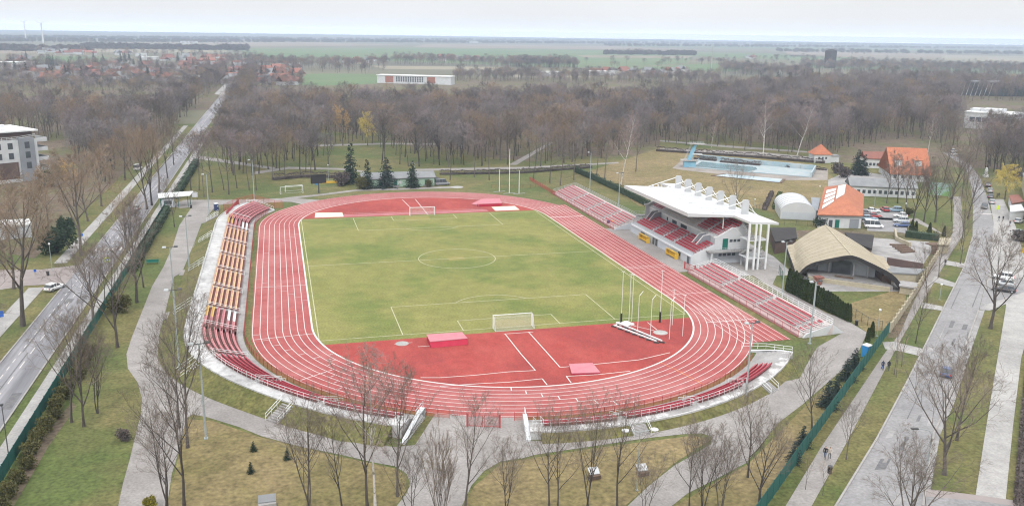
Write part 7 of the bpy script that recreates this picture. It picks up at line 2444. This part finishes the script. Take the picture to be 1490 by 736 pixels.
# ------------------------------------------------------------------ fields and far country
def field(px, z, m): area('field', px, z, M[m])
field([(352, 71), (620, 70), (860, 73), (1010, 80), (1000, 92), (890, 99), (760, 96), (600, 90), (420, 88), (352, 86)], .03, 'field_green')
field([(420, 109), (470, 107.5), (552, 108), (548, 122), (470, 125), (428, 124)], .03, 'field_green')
field([(18, 83.5), (80, 82), (158, 83.5), (150, 91.5), (70, 92.5), (22, 92)], .03, 'field_green')
field([(860, 73), (1100, 78), (1250, 84), (1230, 90), (1000, 82)], .04, 'field_green')
field([(890, 99), (1060, 92), (1140, 96), (1100, 104), (1040, 104)], .05, 'field_green')
field([(730, 103), (900, 101.5), (1045, 105), (1042, 113), (900, 113.5), (740, 112)], .06, 'field_tan')
field([(1180, 92), (1330, 95), (1490, 101), (1490, 108), (1330, 103), (1180, 99)], .05, 'field_green')
field([(1370, 80.5), (1600, 84), (1600, 93), (1370, 88)], .05, 'field_tan')
field([(1140, 75), (1380, 79), (1360, 86), (1150, 82)], .04, 'field_brown')
field([(620, 64), (900, 68), (1040, 73), (860, 72.4), (600, 69)], .04, 'field_brown')
field([(160, 62), (420, 61), (600, 66), (400, 68), (150, 66.5)], .04, 'field_brown')
field([(840, 81), (1010, 82), (1000, 85), (850, 84)], .07, 'field_brown')
field([(100, 71), (330, 73), (330, 77), (100, 76)], .05, 'field_tan')
field([(900, 65), (1200, 70), (1200, 72.5), (900, 68)], .05, 'field_green')
field([(540, 96), (740, 98), (735, 102), (560, 101)], .05, 'field_tan')
field([(1240, 70.5), (1600, 76), (1600, 79), (1240, 73)], .06, 'field_green')
field([(-100, 72), (60, 73), (60, 78), (-100, 79)], .05, 'field_brown')
# bright far stretch of the left road
area('road', [(312, 137), (330, 120), (340, 107.5), (356, 106), (352, 112), (335, 128), (324, 140)], .09, M['walk'])
# far tree lines: one mass of instanced trees
fp = []
KF = [i for i, (p, w) in enumerate(PRO)]
CLUMP = [-1]
def line_px(x0, y0, x1, y1, n, s0=.8, s1=1.2, jy=.6, clump=False):
    for i in range(n):
        f = rng.random(); v = G(x0 + (x1 - x0) * f, y0 + (y1 - y0) * f + rng.uniform(-jy, jy))
        if clump: fp.append((v.x, v.y, -1, rng.uniform(4.0, 7.5), rng.uniform(0, 6.28), -1))
        else: fp.append((v.x, v.y, -.3, rng.uniform(s0, s1) * .8, rng.uniform(0, 6.28), rng.choice(KF)))
# rows and copses seen across the plain
line_px(745, 97, 840, 99, 90, .9, 1.3, 1.4)
line_px(700, 97, 745, 99, 25, .6, 1.0, 1.5)
line_px(840, 98, 980, 104, 9, .9, 1.3, .6)
line_px(985, 92, 1130, 96, 26, .7, 1.0, .7)
line_px(890, 78, 960, 80, 40, .8, 1.0, .7)
line_px(960, 93, 1060, 95, 30, .7, 1.0, .6)
for (x0, x1, y0, y1, n, j) in ((0, 420, 56, 58, 150, 2.5), (0, 350, 63, 66, 120, 2.5), (400, 900, 59.5, 63, 170, 1.5), (900, 1490, 64, 72, 170, 2.0), (1150, 1490, 78, 82, 70, 2), (1050, 1490, 88, 97, 110, 2.5), (330, 560, 92, 96, 60, 3), (540, 720, 90, 95, 55, 3.2),
                               (0, 330, 98, 118, 170, 8), (0, 200, 76, 80, 60, 2), (180, 380, 80, 90, 80, 4), (350, 545, 98, 106, 60, 3), (660, 1045, 115, 119, 160, 2), (1045, 1180, 106, 114, 120, 5), (1180, 1500, 102, 108, 260, 3), (-60, 60, 100, 118, 40, 8)):
    line_px(x0, y0, x1, y1, n, .7, 1.1, j)
# the tree belts towards the horizon, the gardens of the town
for (x0, y0, x1, y1, n, j) in ((-60, 55, 430, 57.5, 420, .7), (-60, 60, 430, 61.5, 330, .8), (380, 60.5, 900, 63.5, 520, .7), (430, 57.5, 1000, 60, 420, .5), (880, 66.5, 1500, 71, 420, .8), (860, 62.5, 1500, 67, 420, .5), (1130, 75, 1500, 79, 160, .7), (120, 70, 360, 73, 260, 1.0), (-60, 72, 130, 75, 160, 1.2),
                             (880, 79, 1010, 80.5, 90, .6), (745, 97, 842, 98.5, 190, 1.6), (560, 92, 745, 96, 190, 2.0), (330, 95, 560, 101, 170, 2.4), (1165, 99, 1500, 106, 560, 3.0), (1050, 104, 1180, 112, 190, 4)):
    line_px(x0, y0, x1, y1, n, .75, 1.15, j, y1 < 81)
line_px(660, 116, 1045, 121, 420, .6, .85, 3)
line_px(90, 128, 335, 124, 170, .35, .6, 6)
for i in range(130):
    fp.append((rng.uniform(-104, -93), rng.uniform(320, 900), -.3, rng.uniform(.7, 1.0), rng.uniform(0, 6.28), rng.choice(KF)))
    fp.append((rng.uniform(-70, -60), rng.uniform(420, 900), -.3, rng.uniform(.7, 1.0), rng.uniform(0, 6.28), rng.choice(KF)))
for i in range(1500):
    x = rng.uniform(-60, 440); y = 88 + 46 * rng.random() ** .7
    v = G(x, y); fp.append((v.x, v.y, -.3, rng.uniform(.35, .66), rng.uniform(0, 6.28), rng.choice(KF)))
# evergreens of the town
sp0 = [o for o in col.objects if o.type == 'MESH' and o.parent and o.parent.name.startswith('spruce_tree')]
spc = {}
for o in sp0: spc.setdefault(o.parent.name, []).append(o)
PRO2 = list(PRO) + [(tuple(v), 1) for v in list(spc.values())[:3]]
for kb in ('bush0', 'bush1'): PRO2.append((tree_obs(kb, 'bark_dark', 'brownhedge'), 1))
fp = [p if p[5] >= 0 else p[:5] + (len(PRO2) - 1 - rng.randrange(2),) for p in fp]
for i in range(95):
    x = rng.uniform(0, 440); y = rng.uniform(88, 120)
    v = G(x, y); fp.append((v.x, v.y, -.3, rng.uniform(.8, 1.7), rng.uniform(0, 6.28), len(PRO) + rng.randrange(3)))
for i in range(30):
    x = rng.uniform(1100, 1300); y = rng.uniform(112, 132)
    v = G(x, y); fp.append((v.x, v.y, -.3, rng.uniform(.9, 1.7), rng.uniform(0, 6.28), len(PRO) + rng.randrange(3)))
gn_scatter('far_woods', fp, [p for p, _ in PRO2], 'rows and copses of bare trees and dark evergreens across the far plain')

# ------------------------------------------------------------------ far buildings
a, z = G(549, 121), G(656, 124)
d = (z - a).normalized(); rz = math.atan2(d.y, d.x); L_ = (z - a).length
root = thing('long_block', (a + z) / 2, 'long white flat roofed block with orange end panels beyond the wood', 'building', None, rz)
hB = hgt(603, 122.5, 110.5)
b = MB(); b.box((-L_ / 2, 0, 0), (L_ / 2, 14, hB - .5)); b.build('wall', M['white_wall'], root)
b = MB(); b.box((-L_ / 2 - .6, -.7, hB - .48), (L_ / 2 + .6, 14.6, hB + .3)); b.build('roof', M['white_steel'], root)
for x0, x1 in ((-L_ / 2 + 9, -L_ / 2 + 18), (L_ / 2 - 26, L_ / 2 - 17)):
    b = MB(); b.box((x0, -.12, 1), (x1, -.02, hB - 1)); b.build('orange_panel', M['town_tile'], root)
for i in range(12):
    x = -L_ / 2 + 21 + i * (L_ - 50) / 12
    b = MB()
    for k in range(3): b.box((x, -.12, 2 + k * (hB - 3) / 3), (x + (L_ - 50) / 12 * .6, -.02, 3.6 + k * (hB - 3) / 3))
    b.build('window_column', M['glass'], root)
p = G(1207, 99); h = hgt(1207, 99, 72); s = 11.5 * (p - CAM).dot(FWD) / F_PX
root = thing('water_tower', p, 'dark square brick water tower with a low pyramid roof on the plain', 'tower')
b = MB(); b.cbox((p.x, p.y, 0), (s, s, h - 3), .3)
b.build('wall', M['tower_brick'], root)
b = MB(); c = [(p.x + s * .54 * (x * math.cos(.3) - y * math.sin(.3)), p.y + s * .54 * (x * math.sin(.3) + y * math.cos(.3)), h - 2.9) for x, y in ((-1, -1), (1, -1), (1, 1), (-1, 1))]
b.add(c + [(p.x, p.y, h + 1)], [(0, 1, 4), (1, 2, 4), (2, 3, 4), (3, 0, 4), (3, 2, 1, 0)]); b.build('roof', M['tar'], root)
# white building and dark hall at the right
a, z = G(1401, 186), G(1482, 192)
d = (z - a).normalized(); rz = math.atan2(d.y, d.x); L_ = (z - a).length; hB = hgt(1440, 189, 161)
root = thing('white_block', (a + z) / 2, 'white stepped flat roofed building standing in the wood at right', 'building', None, rz)
b = MB(); b.box((-L_ / 2, 0, 0), (L_ / 2, 22, hB * .82)); b.build('wall', M['white_wall'], root)
b = MB(); b.box((-L_ / 2 - .4, -.4, hB * .82 + .01), (L_ / 2 + .4, 22.4, hB * .82 + .7)); b.build('roof', M['white_steel'], root)
b = MB(); b.box((-L_ * .25, 5, hB * .82 + .72), (L_ * .12, 18, hB + .3)); b.box((-L_ * .48, 8, hB * .82 + .72), (-L_ * .3, 18, hB)); b.build('upper_storey', M['white_wall'], root)
for i in range(7):
    b = MB(); x = -L_ / 2 + 3 + i * (L_ - 6) / 7; b.box((x, -.1, hB * .35), (x + 3.0, -.02, hB * .6)); b.build('window', M['glass'], root)
a, z = G(1398, 139), G(1490, 141)
d = (z - a).normalized(); rz = math.atan2(d.y, d.x); L_ = (z - a).length; hB = hgt(1440, 140, 121)
root = thing('dark_hall', (a + z) / 2, 'wide dark glazed hall with slanting white struts far right in the wood', 'building', None, rz)
b = MB(); b.box((-L_ / 2, 0, 0), (L_ / 2, 30, hB)); b.build('wall', M['glass'], root)
b = MB(); b.box((-L_ / 2 - 1, -1, hB + .01), (L_ / 2 + 1, 31, hB + 1.2)); b.build('roof', M['mid_grey'], root)
b = MB()
for i in range(7):
    x = -L_ / 2 + i * L_ * .5 / 7; b.beam((x, -1.5, 0), (x + 3, -.5, hB), .35, .35)
b.build('strut', M['white_steel'], root)
# wind turbines
for q, top, lab in (((38, 60), 33, 'left one of two pale wind turbines on the left horizon'), ((63, 63), 35, 'right one of two pale wind turbines on the left horizon')):
    p = G(*q); h = hgt(*q, top)
    root = thing('wind_turbine', p, lab, 'wind turbine', 'wind turbines')
    b = MB(); b.tube(p, p + Vector((0, 0, h)), 2.6, 1.5, 10); b.build('tower', M['white_steel'], root)
    b = MB(); b.cbox((p.x, p.y - 1.5, h - 1), (3.2, 9, 3.4)); b.build('nacelle', M['white_steel'], root)
    hub = p + Vector((0, -7, h + .6))
    for k in range(3):
        t = R(30 + 120 * k); dv = Vector((math.cos(t), 0, math.sin(t)))
        b = MB(); b.tube(hub, hub + dv * h * .28, 1.1, .3, 6); b.build('blade', M['white_steel'], root)
# ------------------------------------------------------------------ the town on the left
HK = []
for wl, rf, lab in (('white_wall', 'town_tile', 'small white house with an orange tiled roof in the far town'), ('cream', 'town_tile', 'small cream house with an orange tiled roof in the far town'),
                    ('white_wall', 'brown_tile', 'small white house with a red-brown roof in the far town'), ('white_wall', 'grey_roof', 'small white house with a grey roof in the far town')):
    for w_, l_, e_, r_ in ((9, 12, 4.8, 9.0), (10, 17, 3.6, 7.6)):
        HK.append((wl, rf, lab, w_, l_, e_, r_))
protos = []
spots = []
for (x0, x1, y0, y1, n) in ((60, 135, 75, 80, 12), (170, 190, 79, 82, 3), (40, 130, 104, 120, 16), (130, 260, 97, 118, 24), (230, 340, 84, 100, 16), (270, 330, 96, 112, 16), (330, 440, 92, 124, 34), (480, 560, 88, 94, 6), (640, 700, 84, 93, 5), (1080, 1100, 84, 86, 2), (0, 40, 86, 92, 4), (860, 1000, 104, 111, 7)):
    for i in range(int(n * 2.2)): spots.append((rng.uniform(x0, x1), rng.uniform(y0, y1)))
for i, (x, y) in enumerate(spots):
    hk = rng.choices(range(8), (3, 3, 2, 2, 3, 3, 5, 5))[0]
    if 265 < x < 440: hk = rng.choices(range(8), (4, 4, 3, 3, 3, 3, 3, 2))[0]
    wl, rf, lab, w_, l_, e_, r_ = HK[hk]
    p = G(x, y)
    found = [t for t in protos if t[0] == hk]
    rz = rng.choice((.3, 1.87, .6, 2.1)) + rng.uniform(-.15, .15)
    if not found:
        o, *_ = gable_house('town_house', ((-l_ / 2, 0), (l_ / 2, 0)), e_, r_, w_, lab, wl, rf, parts=False, group='houses of the far town: ' + lab.split(' in ')[0])
        protos.append((hk, proto_tree(o))); t = o
    else:
        t = copy_tree(found[0][1])
    t.location = (p.x, p.y, 0); t.rotation_euler = (0, 0, rz); sc_ = rng.uniform(.75, 1.1); t.scale = (sc_, sc_, sc_ * rng.uniform(.9, 1.15))
# larger pale sheds of the town
for (q, ww, hh, lab) in (((16, 102), 46, 9, 'pale grey flat hall at the left edge of the far town'), ((400, 121), 34, 6, 'grey roofed shed at the end of the bright far road'), ((272, 121), 26, 6, 'low white shed at the town edge'), ((215, 88), 30, 5, 'long white shed in the middle of the far town'), ((275, 64), 60, 8, 'long white hall far out on the plain'), ((152, 60), 60, 9, 'pale hall far out on the left plain'), ((880, 110), 40, 5, 'long pale shed on the tan strip beyond the wood'), ((800, 111), 30, 5, 'shorter pale shed on the tan strip beyond the wood'), ((205, 83), 20, 6, 'white shed behind the far town gardens'), ((690, 63), 50, 8, 'pale hall on the far central plain')):
    p = G(*q); root = thing('flat_hall', p, lab, 'building', None, rr.uniform(-.3, .1))
    b = MB(); b.box((-ww / 2, 0, 0), (ww / 2, ww * .4, hh)); b.build('wall', M['white_wall'] if ww != 34 else M['grey_wall'], root)
    b = MB(); b.box((-ww / 2 - .5, -.5, hh + .01), (ww / 2 + .5, ww * .4 + .5, hh + .8)); b.build('roof', M['white_steel'] if ww != 34 else M['grey_roof'], root)

# small far masts on the horizon
for q, top, lab in (((1035, 100), 62, 'thin lattice mast standing in the green field beyond the wood'), ((852, 60), 50, 'thin chimney on the far horizon at centre')):
    p = G(*q); h = min(90, hgt(*q, top)); b = MB(); b.tube(p, p + Vector((0, 0, h)), .8, .3, 4)
    tag(b.build('lattice_mast', M['galv']), lab, 'mast')
# ------------------------------------------------------------------ light, air, camera
w = bpy.data.worlds.new('World'); scene.world = w; w.use_nodes = True
nt = w.node_tree; N, L = nt.nodes.new, nt.links.new
bg = nt.nodes['Background']
SUN_EL, SUN_AZ = R(42), R(205)
sky = N('ShaderNodeTexSky'); sky.sky_type = 'NISHITA'; sky.sun_disc = False
sky.sun_elevation = SUN_EL; sky.sun_rotation = SUN_AZ; sky.air_density = 1.0; sky.dust_density = 4.0
# an overcast layer: brighter overhead than at the horizon, with faint cloud structure
tc = N('ShaderNodeTexCoord'); sp = N('ShaderNodeSeparateXYZ'); L(tc.outputs['Generated'], sp.inputs[0])
mr = N('ShaderNodeMapRange'); mr.inputs['From Min'].default_value = 0; mr.inputs['From Max'].default_value = 1
mr.inputs['To Min'].default_value = SKY_HOR; mr.inputs['To Max'].default_value = SKY_ZEN
L(sp.outputs['Z'], mr.inputs['Value'])
mp = N('ShaderNodeMapping'); mp.inputs['Scale'].default_value = (1.2, 1.2, 5.0); L(tc.outputs['Generated'], mp.inputs['Vector'])
nz = N('ShaderNodeTexNoise'); nz.inputs['Scale'].default_value = 2.2; nz.inputs['Detail'].default_value = 5; L(mp.outputs['Vector'], nz.inputs['Vector'])
m2 = N('ShaderNodeMapRange'); m2.inputs['From Min'].default_value = .3; m2.inputs['From Max'].default_value = .7; m2.inputs['To Min'].default_value = .955; m2.inputs['To Max'].default_value = 1.045
L(nz.outputs['Fac'], m2.inputs['Value'])
def mth(op, x, y=None):
    n = N('ShaderNodeMath'); n.operation = op
    for i, v in enumerate((x, y)):
        if v is None: continue
        if isinstance(v, (int, float)): n.inputs[i].default_value = v
        else: L(v, n.inputs[i])
    return n.outputs[0]


# extra brightness added near the horizon, offsetting the haze in front of the sky
hz = mth('MULTIPLY', mth('EXPONENT', mth('MINIMUM', mth('DIVIDE', .00893, mth('MAXIMUM', sp.outputs['Z'], .0005)), 3.2)), 2.85)
ad = N('ShaderNodeMath'); ad.operation = 'ADD'; L(mr.outputs[0], ad.inputs[0]); L(hz, ad.inputs[1])
mu = N('ShaderNodeMath'); mu.operation = 'MULTIPLY'; L(ad.outputs[0], mu.inputs[0]); L(m2.outputs[0], mu.inputs[1])
cl = N('ShaderNodeVectorMath'); cl.operation = 'SCALE'; cl.inputs[0].default_value = SKY_TINT; L(mu.outputs[0], cl.inputs['Scale'])
mx = N('ShaderNodeMix'); mx.data_type = 'RGBA'; mx.inputs['Factor'].default_value = .9
L(sky.outputs[0], mx.inputs['A']); L(cl.outputs[0], mx.inputs['B'])
L(mx.outputs['Result'], bg.inputs['Color']); bg.inputs['Strength'].default_value = .1
sl = bpy.data.lights.new('sun', 'SUN'); sl.energy = 1.5; sl.angle = R(16); sl.color = (1, .965, .92)
so = bpy.data.objects.new('sun', sl); col.objects.link(so)
dv = Vector((math.sin(SUN_AZ) * math.cos(SUN_EL), math.cos(SUN_AZ) * math.cos(SUN_EL), math.sin(SUN_EL)))
so.rotation_euler = (-dv).to_track_quat('-Z', 'Y').to_euler()
# the air
m = bpy.data.materials.new('air'); m.use_nodes = True
nt = m.node_tree; nt.nodes.remove(nt.nodes['Principled BSDF'])
pv = nt.nodes.new('ShaderNodeVolumePrincipled'); pv.inputs['Color'].default_value = (.66, .79, .97, 1); pv.inputs['Density'].default_value = HAZE; pv.inputs['Anisotropy'].default_value = 0.0
nt.links.new(pv.outputs[0], nt.nodes['Material Output'].inputs['Volume'])
b = MB(); b.box((-17000, -17000, -1.2), (17000, 17000, 99)); o = b.build('haze', m); o['kind'] = 'stuff'
cd = bpy.data.cameras.new('camera'); co = bpy.data.objects.new('camera', cd); col.objects.link(co)
cd.sensor_width = 36; cd.lens = F_PX / 1490 * 36; cd.clip_end = 60000; cd.clip_start = .5
mt = Matrix((RT, UPV, -FWD)).transposed().to_4x4(); mt.translation = CAM
co.matrix_world = mt
scene.camera = co
vs = scene.view_settings
vs.view_transform = 'Standard'; vs.look = 'None'; vs.exposure = EXPO; vs.gamma = 1.0; vs.use_curve_mapping = False
cy = scene.cycles
cy.max_bounces = 4; cy.diffuse_bounces = 2; cy.glossy_bounces = 2; cy.transmission_bounces = 2; cy.volume_bounces = 0; cy.transparent_max_bounces = 4
cy.caustics_reflective = False; cy.caustics_refractive = False
cy.use_denoising = True
cy.filter_width = 1.15
